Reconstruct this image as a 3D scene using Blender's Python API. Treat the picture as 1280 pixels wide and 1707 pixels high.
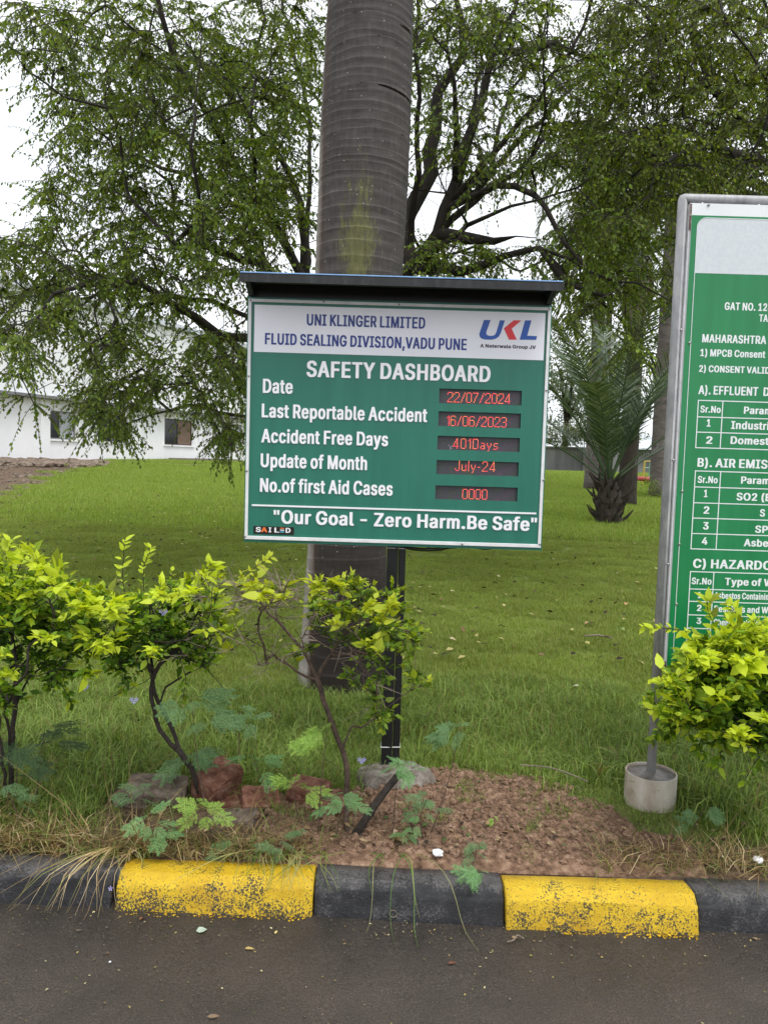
import bpy, bmesh, math, random
import numpy as np
from mathutils import Vector, Matrix, noise as mnoise

for o in list(bpy.data.objects):
    bpy.data.objects.remove(o, do_unlink=True)
sc = bpy.context.scene
COL = sc.collection
rad = math.radians
PI = math.pi

# ------------------------------------------------------------------ camera
PITCH, ROLL, EYE, FPX = rad(4.0), rad(1.7), 1.5, 1282.0
fw = Vector((0, math.cos(PITCH), -math.sin(PITCH)))
r0 = Vector((1, 0, 0)); u0 = Vector((0, math.sin(PITCH), math.cos(PITCH)))
cr = r0 * math.cos(ROLL) + u0 * math.sin(ROLL)
cu = u0 * math.cos(ROLL) - r0 * math.sin(ROLL)
cam_d = bpy.data.cameras.new('camera')
cam = bpy.data.objects.new('camera', cam_d); COL.objects.link(cam)
m = Matrix((cr, cu, -fw)).transposed().to_4x4()
m.translation = Vector((0, 0, EYE))
cam.matrix_world = m
cam_d.sensor_fit = 'VERTICAL'; cam_d.sensor_height = 24
cam_d.lens = 24 * FPX / 1707.0
cam_d.clip_start = 0.05; cam_d.clip_end = 1500
sc.camera = cam

# ------------------------------------------------------------------ world, sun, exposure
SUN_EL, SUN_ROT = rad(64), rad(152)      # azimuth measured from +Y towards +X
w = bpy.data.worlds.new('World'); sc.world = w; w.use_nodes = True
nt = w.node_tree; nt.nodes.clear()
sky = nt.nodes.new('ShaderNodeTexSky'); sky.sky_type = 'NISHITA'; sky.sun_disc = False
sky.sun_elevation = SUN_EL; sky.sun_rotation = SUN_ROT
sky.dust_density = 4.0; sky.air_density = 1.0; sky.ozone_density = 1.0
hsv = nt.nodes.new('ShaderNodeHueSaturation'); hsv.inputs['Saturation'].default_value = 0.10
tc = nt.nodes.new('ShaderNodeTexCoord')
mp = nt.nodes.new('ShaderNodeMapping'); mp.inputs['Scale'].default_value = (1, 1, 2.5)
ns = nt.nodes.new('ShaderNodeTexNoise'); ns.inputs['Scale'].default_value = 2.2; ns.inputs['Detail'].default_value = 5
cr_ = nt.nodes.new('ShaderNodeValToRGB')
cr_.color_ramp.elements[0].position = 0.3; cr_.color_ramp.elements[0].color = (0.80, 0.82, 0.86, 1)
cr_.color_ramp.elements[1].position = 0.7; cr_.color_ramp.elements[1].color = (1.12, 1.12, 1.12, 1)
mul = nt.nodes.new('ShaderNodeMix'); mul.data_type = 'RGBA'; mul.blend_type = 'MULTIPLY'; mul.inputs[0].default_value = 1
# cloud cover evens the dome out: mix the clear-sky radiance with a flat grey-white deck
deck = nt.nodes.new('ShaderNodeMix'); deck.data_type = 'RGBA'; deck.inputs[0].default_value = 0.75
deck.inputs[7].default_value = (9.4, 9.7, 10.0, 1)
bg = nt.nodes.new('ShaderNodeBackground'); bg.inputs['Strength'].default_value = 0.125
wo = nt.nodes.new('ShaderNodeOutputWorld')
L = nt.links.new
L(sky.outputs[0], hsv.inputs['Color']); L(hsv.outputs[0], deck.inputs[6])
L(tc.outputs['Generated'], mp.inputs[0]); L(mp.outputs[0], ns.inputs[0]); L(ns.outputs[0], cr_.inputs[0])
L(deck.outputs[2], mul.inputs[6]); L(cr_.outputs[0], mul.inputs[7]); L(mul.outputs[2], bg.inputs[0]); L(bg.outputs[0], wo.inputs[0])

sd = bpy.data.lights.new('sun', 'SUN'); sd.energy = 1.6; sd.angle = rad(25); sd.color = (1, 0.97, 0.92)
so = bpy.data.objects.new('sun', sd); COL.objects.link(so)
sdir = Vector((math.sin(SUN_ROT) * math.cos(SUN_EL), math.cos(SUN_ROT) * math.cos(SUN_EL), math.sin(SUN_EL)))
so.rotation_euler = sdir.to_track_quat('Z', 'Y').to_euler()
sc.view_settings.view_transform = 'Standard'; sc.view_settings.look = 'None'
sc.view_settings.exposure = 0.42; sc.view_settings.gamma = 1; sc.view_settings.use_curve_mapping = False

# ------------------------------------------------------------------ measuring helpers
def ray(px, py): return cr * ((px - 640) / FPX) + cu * ((853.5 - py) / FPX) + fw
def at(px, py, Y):
    d = ray(px, py); return Vector((0, 0, EYE)) + d * (Y / d.y)
def px_of(p):
    v = Vector(p) - Vector((0, 0, EYE)); d = v.dot(fw); return 640 + FPX * v.dot(cr) / d, 853.5 - FPX * v.dot(cu) / d
def gz(x, y):
    t = max(0.0, min(1.0, (y - 3.6) / 30.0))
    h = 0.112 + 0.93 * (t * 1.15 - 0.15 * t * t)
    h += 0.02 * math.sin(x * 0.8 + 1) * math.sin(y * 0.6) * min(1, max(0, (y - 4) / 4))
    return h
def gr(px, py, z=None):
    d = ray(px, py); zz = 0.115 if z is None else z
    for _ in range(1 if z is not None else 12):
        t = (zz - EYE) / d.z; p = Vector((0, 0, EYE)) + d * t
        if z is None: zz = 0.5 * zz + 0.5 * gz(p.x, p.y)
    return p

# ------------------------------------------------------------------ materials
def mat(name): 
    m = bpy.data.materials.new(name); m.use_nodes = True
    return m, m.node_tree, m.node_tree.nodes['Principled BSDF']
def N(nt, t, **k):
    n = nt.nodes.new(t)
    for a, v in k.items(): setattr(n, a, v)
    return n
def coords(nt, scale=(1, 1, 1)):
    t = N(nt, 'ShaderNodeTexCoord'); mp = N(nt, 'ShaderNodeMapping'); mp.inputs['Scale'].default_value = scale
    nt.links.new(t.outputs['Object'], mp.inputs[0]); return mp.outputs[0]
def noise(nt, vec, scale, detail=4, rough=0.6):
    n = N(nt, 'ShaderNodeTexNoise'); n.inputs['Scale'].default_value = scale; n.inputs['Detail'].default_value = detail
    n.inputs['Roughness'].default_value = rough
    nt.links.new(vec, n.inputs['Vector']); return n.outputs['Fac']
def ramp(nt, fac, stops):
    r = N(nt, 'ShaderNodeValToRGB'); e = r.color_ramp.elements
    while len(e) < len(stops): e.new(0.5)
    for i, (p, c) in enumerate(stops):
        e[i].position = p; e[i].color = (*c, 1) if len(c) == 3 else c
    nt.links.new(fac, r.inputs[0]); return r.outputs[0]
def mixc(nt, fac, a, b, mode='MIX'):
    n = N(nt, 'ShaderNodeMix', data_type='RGBA', blend_type=mode)
    for i, v in ((0, fac), (6, a), (7, b)):
        if isinstance(v, (int, float)): n.inputs[i].default_value = v
        elif isinstance(v, tuple): n.inputs[i].default_value = (*v, 1)
        else: nt.links.new(v, n.inputs[i])
    return n.outputs[2]
def math_(nt, op, a, b=0.0, clamp=False):
    n = N(nt, 'ShaderNodeMath', operation=op, use_clamp=clamp)
    for i, v in ((0, a), (1, b)):
        if isinstance(v, (int, float)): n.inputs[i].default_value = v
        else: nt.links.new(v, n.inputs[i])
    return n.outputs[0]
def bump(nt, b, h, strength=0.4, dist=0.01):
    n = N(nt, 'ShaderNodeBump'); n.inputs['Strength'].default_value = strength; n.inputs['Distance'].default_value = dist
    nt.links.new(h, n.inputs['Height']); nt.links.new(n.outputs[0], b.inputs['Normal'])
def xyz(nt, vec):
    s = N(nt, 'ShaderNodeSeparateXYZ'); nt.links.new(vec, s.inputs[0]); return s.outputs

def m_noise(name, c1, c2, scale, rough=0.8, bs=0.4, bd=0.01, detail=6, stretch=(1, 1, 1), metallic=0.0, c3=None, spec=0.5):
    m, nt, b = mat(name); v = coords(nt, stretch)
    f = noise(nt, v, scale, detail)
    stops = [(0.3, c1), (0.7, c2)] if c3 is None else [(0.3, c1), (0.52, c2), (0.7, c3)]
    nt.links.new(ramp(nt, f, stops), b.inputs['Base Color'])
    b.inputs['Roughness'].default_value = rough; b.inputs['Metallic'].default_value = metallic
    b.inputs['Specular IOR Level'].default_value = spec
    if bs: bump(nt, b, noise(nt, v, scale * 3, 5), bs, bd)
    return m
def m_leaf(name, trans=0.35, rough=0.45, tboost=1.6, spec=0.4):
    """leaf colour comes from the per-leaf pigment attribute"""
    m, nt, b = mat(name)
    a = N(nt, 'ShaderNodeAttribute', attribute_name='tint')
    b.inputs['Roughness'].default_value = rough; b.inputs['Specular IOR Level'].default_value = spec
    nt.links.new(a.outputs['Color'], b.inputs['Base Color'])
    tr = N(nt, 'ShaderNodeBsdfTranslucent')
    tcol = mixc(nt, 1.0, a.outputs['Color'], (1.25 * tboost, 1.15 * tboost, 0.5 * tboost), 'MULTIPLY')
    nt.links.new(tcol, tr.inputs[0])
    mx = N(nt, 'ShaderNodeMixShader'); mx.inputs[0].default_value = trans
    nt.links.new(b.outputs[0], mx.inputs[1]); nt.links.new(tr.outputs[0], mx.inputs[2])
    nt.links.new(mx.outputs[0], nt.nodes['Material Output'].inputs[0])
    return m

M = {}
M['tree_leaf'] = m_leaf('tree_leaf', 0.42, 0.5, 1.5, 0.25)
M['shrub_leaf'] = m_leaf('shrub_leaf', 0.40, 0.5, 1.25, .35)
M['grass'] = m_leaf('grass', 0.30, 0.55, 1.3, 0.3)
M['weed_leaf'] = m_leaf('weed_leaf', 0.25, 0.6, 1.2, 0.2)
M['frond'] = m_leaf('frond', 0.25, 0.4, 1.2, 0.4)
M['dead_leaf'] = m_leaf('dead_leaf', 0.1, 0.7, 1.0, 0.2)
M['bark_dark'] = m_noise('bark_dark', (.012, .009, .007), (.045, .035, .028), 9, .9, .8, .02, stretch=(1, 1, .35))
M['bark_shrub'] = m_noise('bark_shrub', (.010, .007, .006), (.05, .036, .028), 60, .85, .7, .004)
M['bark_brown'] = m_noise('bark_brown', (.035, .022, .016), (.13, .085, .062), 50, .85, .5, .003)
M['twig'] = m_noise('twig', (.10, .075, .055), (.30, .24, .19), 60, .8, 0)
M['paint_black'] = m_noise('paint_black', (.006, .006, .007), (.014, .014, .016), 30, .35, .1, .002)
M['steel_grey'] = m_noise('steel_grey', (.24, .24, .25), (.36, .36, .37), 26, .5, .25, .003, c3=(.45, .44, .44), stretch=(1, 1, .4))
M['white_paint'] = m_noise('white_paint', (.62, .62, .63), (.78, .78, .79), 18, .45, .05, .002)
M['acrylic_white'] = m_noise('acrylic_white', (.80, .79, .82), (.86, .85, .88), 5, .3, 0)
M['header_white'] = m_noise('header_white', (.76, .76, .82), (.81, .81, .86), 3, .35, 0)
M['board_green'] = m_noise('board_green', (.010, .130, .088), (.017, .165, .115), 5, .38, .03, .001, stretch=(3, 1, .35), detail=7)
M['board_green_dark'] = m_noise('board_green_dark', (.008, .09, .06), (.012, .11, .075), 4, .45, 0)
M['letter_blue'] = m_noise('letter_blue', (.010, .028, .20), (.014, .036, .24), 8, .35, 0)
M['logo_blue'] = m_noise('logo_blue', (.004, .07, .36), (.006, .085, .40), 8, .35, 0)
M['logo_red'] = m_noise('logo_red', (.66, .012, .02), (.72, .02, .03), 8, .35, 0)
M['letter_grey'] = m_noise('letter_grey', (.03, .03, .035), (.05, .05, .055), 8, .4, 0)
M['plate_black'] = m_noise('plate_black', (.006, .005, .005), (.012, .010, .010), 8, .3, 0)
M['letter_orange'] = m_noise('letter_orange', (.80, .16, .03), (.85, .2, .04), 8, .4, 0)
M['letter_cyan'] = m_noise('letter_cyan', (.10, .45, .62), (.14, .5, .68), 8, .4, 0)
M['film_blue'] = m_noise('film_blue', (.16, .34, .66), (.28, .46, .74), 30, .25, .2, .002)
M['canopy_black'] = m_noise('canopy_black', (.004, .004, .004), (.012, .012, .013), 45, .5, .5, .003, c3=(.03, .03, .033), stretch=(1, 1, .2))
M['canopy_under'] = m_noise('canopy_under', (.05, .075, .06), (.07, .095, .075), 10, .5, 0)
M['cable'] = m_noise('cable', (.006, .006, .006), (.012, .012, .012), 30, .4, 0)
M['tie_white'] = m_noise('tie_white', (.6, .6, .6), (.7, .7, .7), 30, .4, 0)
M['print_green'] = m_noise('print_green', (.004, .175, .052), (.014, .225, .075), 5, .3, .03, .001, stretch=(3, 1, .3), detail=7)
M['print_white'] = m_noise('print_white', (.74, .76, .78), (.80, .82, .83), 12, .4, .02, .001)
M['print_grey'] = m_noise('print_grey', (.56, .60, .63), (.64, .68, .70), 80, .5, .02, .001)
M['bolt'] = m_noise('bolt', (.25, .24, .23), (.5, .49, .47), 90, .35, .1, .001, metallic=.8)
M['rust'] = m_noise('rust', (.03, .015, .012), (.16, .10, .08), 60, .9, .6, .004, c3=(.6, .55, .52))
M['window_dark'] = m_noise('window_dark', (.010, .012, .013), (.03, .032, .034), 3, .12, 0)
M['curtain'] = m_noise('curtain', (.30, .32, .34), (.5, .52, .55), 6, .7, .2, .02, stretch=(6, 6, 1))
M['curtain_brown'] = m_noise('curtain_brown', (.10, .06, .04), (.26, .18, .13), 6, .7, .2, .02, stretch=(6, 6, 1))
M['alu'] = m_noise('alu', (.14, .14, .14), (.22, .22, .22), 8, .4, 0)
M['frame_brown'] = m_noise('frame_brown', (.05, .03, .025), (.08, .05, .04), 8, .5, 0)
M['roof_sheet'] = m_noise('roof_sheet', (.50, .54, .60), (.66, .68, .72), 3, .5, .1, .02)
M['yellow_metal'] = m_noise('yellow_metal', (.40, .30, .04), (.5, .38, .07), 6, .5, 0)
M['green_metal'] = m_noise('green_metal', (.12, .28, .20), (.2, .36, .27), 6, .5, 0)
M['red_metal'] = m_noise('red_metal', (.42, .06, .07), (.5, .1, .1), 6, .5, 0)
M['paper_white'] = m_noise('paper_white', (.70, .70, .72), (.82, .82, .84), 30, .7, .3, .004)

def m_led(name):
    m, nt, b = mat(name); v = coords(nt); s = xyz(nt, v)
    cx = math_(nt, 'SUBTRACT', math_(nt, 'FRACT', math_(nt, 'MULTIPLY', s[0], 1 / .0039)), .5)
    cz = math_(nt, 'SUBTRACT', math_(nt, 'FRACT', math_(nt, 'MULTIPLY', s[2], 1 / .0039)), .5)
    d = math_(nt, 'ADD', math_(nt, 'MULTIPLY', cx, cx), math_(nt, 'MULTIPLY', cz, cz))
    dot = math_(nt, 'LESS_THAN', d, 0.10)
    blot = ramp(nt, noise(nt, v, 14, 2), [(.35, (.22, .13, .20)), (.5, (.13, .13, .16)), (.65, (.14, .19, .11))])
    nt.links.new(mixc(nt, dot, (.012, .012, .014), blot), b.inputs['Base Color'])
    b.inputs['Roughness'].default_value = .45
    return m
M['led_panel'] = m_led('led_panel')
def m_emit(name, c, st):
    m, nt, b = mat(name); b.inputs['Base Color'].default_value = (.05, .01, .01, 1)
    v = coords(nt); f = noise(nt, v, 60, 1)
    nt.links.new(ramp(nt, f, [(.4, c[0]), (.6, c[1])]), b.inputs['Emission Color'])
    b.inputs['Emission Strength'].default_value = st
    return m
M['led_red'] = m_emit('led_red', ((1.0, .06, .09), (1.0, .24, .10)), 2.0)
M['led_white'] = m_emit('led_white', ((.7, .75, 1.0), (.8, .85, 1.0)), 1.2)

def m_asphalt():
    m, nt, b = mat('asphalt'); v = coords(nt)
    big = ramp(nt, noise(nt, v, 2.3, 7, .65), [(.36, (0, 0, 0)), (.64, (1, 1, 1))]); fine = noise(nt, v, 220, 3, .8); mid = noise(nt, v, 40, 4, .7)
    base = ramp(nt, fine, [(.30, (.022, .018, .015)), (.5, (.060, .050, .042)), (.66, (.13, .112, .095)), (.78, (.24, .21, .185))])
    c = mixc(nt, math_(nt, 'MULTIPLY', big, 1.0), mixc(nt, 1.0, base, (.62, .58, .55), 'MULTIPLY'), mixc(nt, 1.0, base, (1.02, .94, .87), 'MULTIPLY'))
    # moss-green and dark damp along the kerb foot
    s = xyz(nt, v)
    nearf = math_(nt, 'MULTIPLY', math_(nt, 'SUBTRACT', s[1], 2.12), 4.0, True)
    damp = math_(nt, 'MULTIPLY', nearf, ramp(nt, noise(nt, v, 9, 5), [(.35, (1, 1, 1)), (.65, (.3, .3, .3))]), True)
    c = mixc(nt, damp, c, mixc(nt, 1.0, c, (.48, .47, .47), 'MULTIPLY'))
    nt.links.new(c, b.inputs['Base Color'])
    nt.links.new(ramp(nt, mid, [(.35, (.34,) * 3), (.65, (.64,) * 3)]), b.inputs['Roughness'])
    h = math_(nt, 'ADD', math_(nt, 'MULTIPLY', fine, .8), math_(nt, 'MULTIPLY', mid, .7))
    bump(nt, b, h, .9, .006)
    return m
M['asphalt'] = m_asphalt()
M['grit'] = m_noise('grit', (.05, .042, .036), (.14, .12, .10), 2, .8, 0)

def m_kerb(name, yellow):
    m, nt, b = mat(name); v = coords(nt); s = xyz(nt, v)
    chips = noise(nt, v, 150, 5, .8); mid = noise(nt, v, 14, 5, .65)
    if yellow:
        paint = ramp(nt, mid, [(.3, (.56, .35, .008)), (.55, (.70, .47, .014)), (.75, (.78, .56, .03))])
        under = ramp(nt, chips, [(.3, (.012, .010, .008)), (.7, (.06, .05, .035))])
        low = math_(nt, 'MULTIPLY', math_(nt, 'SUBTRACT', .105, s[2]), 1.7, True)      # more paint worn near the road
        thr = math_(nt, 'ADD', math_(nt, 'ADD', math_(nt, 'MULTIPLY', chips, .75), math_(nt, 'MULTIPLY', mid, .35)), math_(nt, 'MULTIPLY', low, .36))
        f = ramp(nt, thr, [(.600, (0, 0, 0)), (.618, (1, 1, 1))])
        grime = ramp(nt, noise(nt, coords(nt, (1, 1, 2)), 5, 6, .7), [(.45, (1, 1, 1)), (.70, (.80, .72, .62))])
        c = mixc(nt, f, mixc(nt, 1.0, paint, grime, 'MULTIPLY'), under)
    else:
        paint = ramp(nt, mid, [(.3, (.008, .008, .010)), (.7, (.022, .022, .026))])
        under = ramp(nt, chips, [(.3, (.035, .033, .032)), (.7, (.14, .13, .13))])
        top = math_(nt, 'MULTIPLY', math_(nt, 'SUBTRACT', s[2], .085), 6.0, True)
        thr = math_(nt, 'ADD', math_(nt, 'ADD', math_(nt, 'MULTIPLY', chips, .6), math_(nt, 'MULTIPLY', mid, .5)), math_(nt, 'MULTIPLY', top, .9))
        f = ramp(nt, thr, [(.58, (0, 0, 0)), (.70, (1, 1, 1))])
        c = mixc(nt, f, paint, under)
    nt.links.new(c, b.inputs['Base Color'])
    b.inputs['Roughness'].default_value = .55 if yellow else .42
    bump(nt, b, math_(nt, 'ADD', math_(nt, 'MULTIPLY', chips, .6), math_(nt, 'MULTIPLY', mid, 1.0)), .8, .008)
    return m
M['kerb_yellow'] = m_kerb('kerb_yellow', True); M['kerb_black'] = m_kerb('kerb_black', False)

def m_ground():
    m, nt, b = mat('ground'); v = coords(nt)
    a = N(nt, 'ShaderNodeAttribute', attribute_name='tint')          # r = bare soil share
    s = N(nt, 'ShaderNodeSeparateColor'); nt.links.new(a.outputs['Color'], s.inputs[0])
    green = ramp(nt, noise(nt, v, 3, 6), [(.3, (.12, .16, .03)), (.7, (.17, .215, .045))])
    soil = ramp(nt, noise(nt, v, 22, 7, .7), [(.3, (.055, .036, .024)), (.52, (.13, .085, .060)), (.72, (.26, .18, .13))])
    f = math_(nt, 'ADD', s.outputs[0], math_(nt, 'MULTIPLY', math_(nt, 'SUBTRACT', noise(nt, v, 2.2, 6), .5), .9), True)
    nt.links.new(mixc(nt, f, green, soil), b.inputs['Base Color'])
    b.inputs['Roughness'].default_value = .95
    b.inputs['Specular IOR Level'].default_value = .2
    bump(nt, b, noise(nt, v, 30, 7, .7), .8, .02)
    return m
M['ground'] = m_ground()
M['soil'] = m_noise('soil', (.065, .038, .024), (.24, .145, .095), 34, .95, 1.0, .012, detail=9, c3=(.42, .285, .20), spec=.2)
M['clod'] = m_noise('clod', (.10, .06, .04), (.29, .18, .12), 5, .95, .7, .01, detail=8, c3=(.46, .32, .23), spec=.2)
M['far_soil'] = m_noise('far_soil', (.08, .06, .045), (.20, .155, .12), 4, .95, .9, .05, detail=7, c3=(.34, .27, .215), spec=.2)
M['concrete'] = m_noise('concrete', (.09, .07, .055), (.22, .19, .165), 18, .95, 1.0, .014, detail=9, c3=(.36, .33, .295), spec=.2)
M['pipe_white'] = m_noise('pipe_white', (.30, .22, .16), (.50, .44, .37), 11, .6, .15, .003, stretch=(1, 1, .5), c3=(.62, .58, .52), detail=7)
M['wet_cement'] = m_noise('wet_cement', (.07, .06, .052), (.22, .20, .18), 24, .35, .6, .006)
M['brick'] = m_noise('brick', (.075, .032, .022), (.19, .085, .058), 26, .9, .9, .008, detail=7, c3=(.28, .17, .13), spec=.2)
M['brick_grey'] = m_noise('brick_grey', (.06, .045, .036), (.16, .125, .10), 20, .95, .9, .01, detail=7, c3=(.25, .21, .18), spec=.2)
M['wall_white'] = m_noise('wall_white', (.76, .77, .79), (.88, .88, .89), .9, .8, .15, .02, detail=7, stretch=(1, 1, .5))
M['wall_grey'] = m_noise('wall_grey', (.10, .10, .105), (.27, .27, .28), .8, .9, .2, .02, detail=7, stretch=(1, 1, .25))
M['far_trunk'] = m_noise('far_trunk', (.07, .055, .05), (.17, .145, .135), 3, .9, .6, .03, stretch=(1, 1, 4))
M['fibre'] = m_noise('fibre', (.012, .009, .007), (.06, .045, .032), 18, .95, .8, .02, stretch=(2, 2, .5))

def m_palm():
    """royal palm bark: grey-brown, reddish band and a pale strip down the left flank, algae on the front"""
    m, nt, b = mat('palm_bark'); v = coords(nt); s = xyz(nt, v)
    fine = noise(nt, coords(nt, (1, 1, .25)), 42, 6, .7); v2 = coords(nt, (6, 6, 30)); band = noise(nt, v2, 1.0, 5, .6)
    base = ramp(nt, fine, [(.3, (.040, .035, .033)), (.55, (.072, .064, .060)), (.75, (.115, .104, .098))])
    base = mixc(nt, .45, base, ramp(nt, band, [(.3, (.030, .026, .024)), (.7, (.11, .098, .092))]))
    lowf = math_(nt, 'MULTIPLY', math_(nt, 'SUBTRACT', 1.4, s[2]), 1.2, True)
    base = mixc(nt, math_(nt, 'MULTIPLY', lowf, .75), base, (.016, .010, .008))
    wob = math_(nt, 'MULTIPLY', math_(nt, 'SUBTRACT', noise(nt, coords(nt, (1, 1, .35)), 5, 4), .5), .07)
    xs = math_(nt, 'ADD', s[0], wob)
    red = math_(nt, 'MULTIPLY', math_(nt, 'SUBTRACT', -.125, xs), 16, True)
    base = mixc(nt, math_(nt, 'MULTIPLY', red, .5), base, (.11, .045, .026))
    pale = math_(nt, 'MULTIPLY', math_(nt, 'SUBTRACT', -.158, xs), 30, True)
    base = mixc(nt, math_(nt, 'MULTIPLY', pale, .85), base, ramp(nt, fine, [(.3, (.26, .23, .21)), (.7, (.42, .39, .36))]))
    # algae: vertical streaky patches low on the front
    alg = noise(nt, coords(nt, (34, 34, 8)), 1.0, 8, .85)
    gx = math_(nt, 'SUBTRACT', 1.0, math_(nt, 'MULTIPLY', math_(nt, 'ABSOLUTE', math_(nt, 'SUBTRACT', s[0], .05)), 4.2), True)
    gzz = math_(nt, 'SUBTRACT', 1.0, math_(nt, 'MULTIPLY', math_(nt, 'ABSOLUTE', math_(nt, 'SUBTRACT', s[2], 2.55)), 1.15), True)
    am = math_(nt, 'MULTIPLY', math_(nt, 'MULTIPLY', gx, gzz), 1.0)
    af = ramp(nt, math_(nt, 'ADD', math_(nt, 'MULTIPLY', am, .40), alg), [(.70, (0, 0, 0)), (.80, (1, 1, 1))])
    base = mixc(nt, math_(nt, 'MULTIPLY', af, .68), base, ramp(nt, fine, [(.3, (.10, .095, .03)), (.7, (.19, .19, .065))]))
    # pale specks
    vo = N(nt, 'ShaderNodeTexVoronoi'); vo.inputs['Scale'].default_value = 34; nt.links.new(v, vo.inputs['Vector'])
    sp = math_(nt, 'MULTIPLY', math_(nt, 'LESS_THAN', vo.outputs['Distance'], .09), math_(nt, 'GREATER_THAN', noise(nt, v, 9, 2), .52))
    base = mixc(nt, math_(nt, 'MULTIPLY', sp, .8), base, (.55, .52, .48))
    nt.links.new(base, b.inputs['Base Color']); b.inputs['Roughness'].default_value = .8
    b.inputs['Specular IOR Level'].default_value = .25
    bump(nt, b, math_(nt, 'ADD', fine, band), .5, .006)
    return m
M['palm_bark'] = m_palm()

# ------------------------------------------------------------------ object helpers
ORG = {}
def org(o): return ORG.get(o.name, Vector((0, 0, 0)))
def tag(o, label=None, cat=None, group=None, kind=None):
    if label: o['label'] = label
    if cat: o['category'] = cat
    if group: o['group'] = group
    if kind: o['kind'] = kind
    return o
def thing(name, loc, label, cat, group=None):
    o = bpy.data.objects.new(name, None); COL.objects.link(o); o.location = loc
    o.empty_display_size = .1
    ORG[o.name] = Vector(loc)
    return tag(o, label, cat, group)
def link(name, me, parent=None, loc=None):
    """me is in world coordinates relative to the parent's origin (or to loc)"""
    o = bpy.data.objects.new(name, me); COL.objects.link(o)
    if parent is not None:
        o.parent = parent; ORG[o.name] = org(parent)
    elif loc is not None:
        o.location = loc; ORG[o.name] = Vector(loc)
    return o

class MB:
    def __init__(s): s.v = []; s.f = []; s.c = []; s.col = (1, 1, 1)
    def add(s, vs, fs, col=None):
        n = len(s.v); s.v += [tuple(p) for p in vs]; s.f += [tuple(i + n for i in f) for f in fs]
        s.c += [col or s.col] * len(vs); return s
    def box(s, x0, x1, y0, y1, z0, z1, col=None):
        vs = [(x, y, z) for z in (z0, z1) for y in (y0, y1) for x in (x0, x1)]
        return s.add(vs, [(0, 2, 3, 1), (4, 5, 7, 6), (0, 1, 5, 4), (2, 6, 7, 3), (0, 4, 6, 2), (1, 3, 7, 5)], col)
    def tube(s, path, rads, sides=6, cap=True, col=None, rnd=0):
        P = [Vector(p) for p in path]; n0 = len(s.v); n = len(P)
        if isinstance(rads, (int, float)): rads = [rads] * n
        ref = None
        for i, p in enumerate(P):
            t = (P[min(i + 1, n - 1)] - P[max(i - 1, 0)])
            if t.length < 1e-9: t = Vector((0, 0, 1))
            t.normalize()
            if ref is None: ref = t.orthogonal().normalized()
            ref = (ref - t * ref.dot(t))
            ref = ref.normalized() if ref.length > 1e-6 else t.orthogonal().normalized()
            bn = t.cross(ref)
            for k in range(sides):
                a = 2 * PI * k / sides; rr = rads[i] * (1 + (random.uniform(-rnd, rnd) if rnd else 0))
                q = p + ref * (math.cos(a) * rr) + bn * (math.sin(a) * rr)
                s.v.append(tuple(q)); s.c.append(col or s.col)
        for i in range(n - 1):
            for k in range(sides):
                a = n0 + i * sides + k; b = n0 + i * sides + (k + 1) % sides
                s.f.append((a, b, b + sides, a + sides))
        if cap and sides > 2:
            s.f.append(tuple(n0 + k for k in reversed(range(sides)))); s.f.append(tuple(n0 + (n - 1) * sides + k for k in range(sides)))
        return s
    def mesh(s, name, mt, off=None, smooth=False, tint=False):
        me = bpy.data.meshes.new(name)
        vs = s.v if off is None else [(a - off.x, b - off.y, c - off.z) for a, b, c in s.v]
        me.from_pydata(vs, [], s.f); me.update()
        if tint:
            at_ = me.color_attributes.new('tint', 'FLOAT_COLOR', 'POINT')
            arr = np.ones((len(s.c), 4), dtype=np.float32); arr[:, :3] = np.array(s.c)
            at_.data.foreach_set('color', arr.ravel())
        if smooth: me.polygons.foreach_set('use_smooth', [True] * len(me.polygons))
        if mt: me.materials.append(M[mt] if isinstance(mt, str) else mt)
        return me
    def build(s, name, mt, parent=None, loc=None, smooth=False, tint=False, bevel=0):
        off = org(parent) if parent is not None else (Vector(loc) if loc is not None else None)
        o = link(name, s.mesh(name, mt, off, smooth, tint), parent, loc)
        if bevel:
            b = o.modifiers.new('b', 'BEVEL'); b.width = bevel; b.segments = 2; b.limit_method = 'ANGLE'
        return o

def fast_mesh(name, V, F, tint=None, mt=None, smooth=False):
    """V (n,3); F (m,k) indices; tint (n,3)"""
    me = bpy.data.meshes.new(name); n = len(V); mf, k = F.shape
    me.vertices.add(n); me.vertices.foreach_set('co', np.ascontiguousarray(V, dtype=np.float32).ravel())
    me.loops.add(mf * k); me.loops.foreach_set('vertex_index', np.ascontiguousarray(F, dtype=np.int32).ravel())
    me.polygons.add(mf); me.polygons.foreach_set('loop_start', np.arange(0, mf * k, k, dtype=np.int32))
    if smooth: me.polygons.foreach_set('use_smooth', np.ones(mf, dtype=bool))
    me.update(calc_edges=True)
    if tint is not None:
        a = me.color_attributes.new('tint', 'FLOAT_COLOR', 'POINT')
        arr = np.ones((n, 4), dtype=np.float32); arr[:, :3] = tint
        a.data.foreach_set('color', arr.ravel())
    if mt: me.materials.append(M[mt])
    return me

rng = np.random.default_rng(11); random.seed(11)

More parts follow.
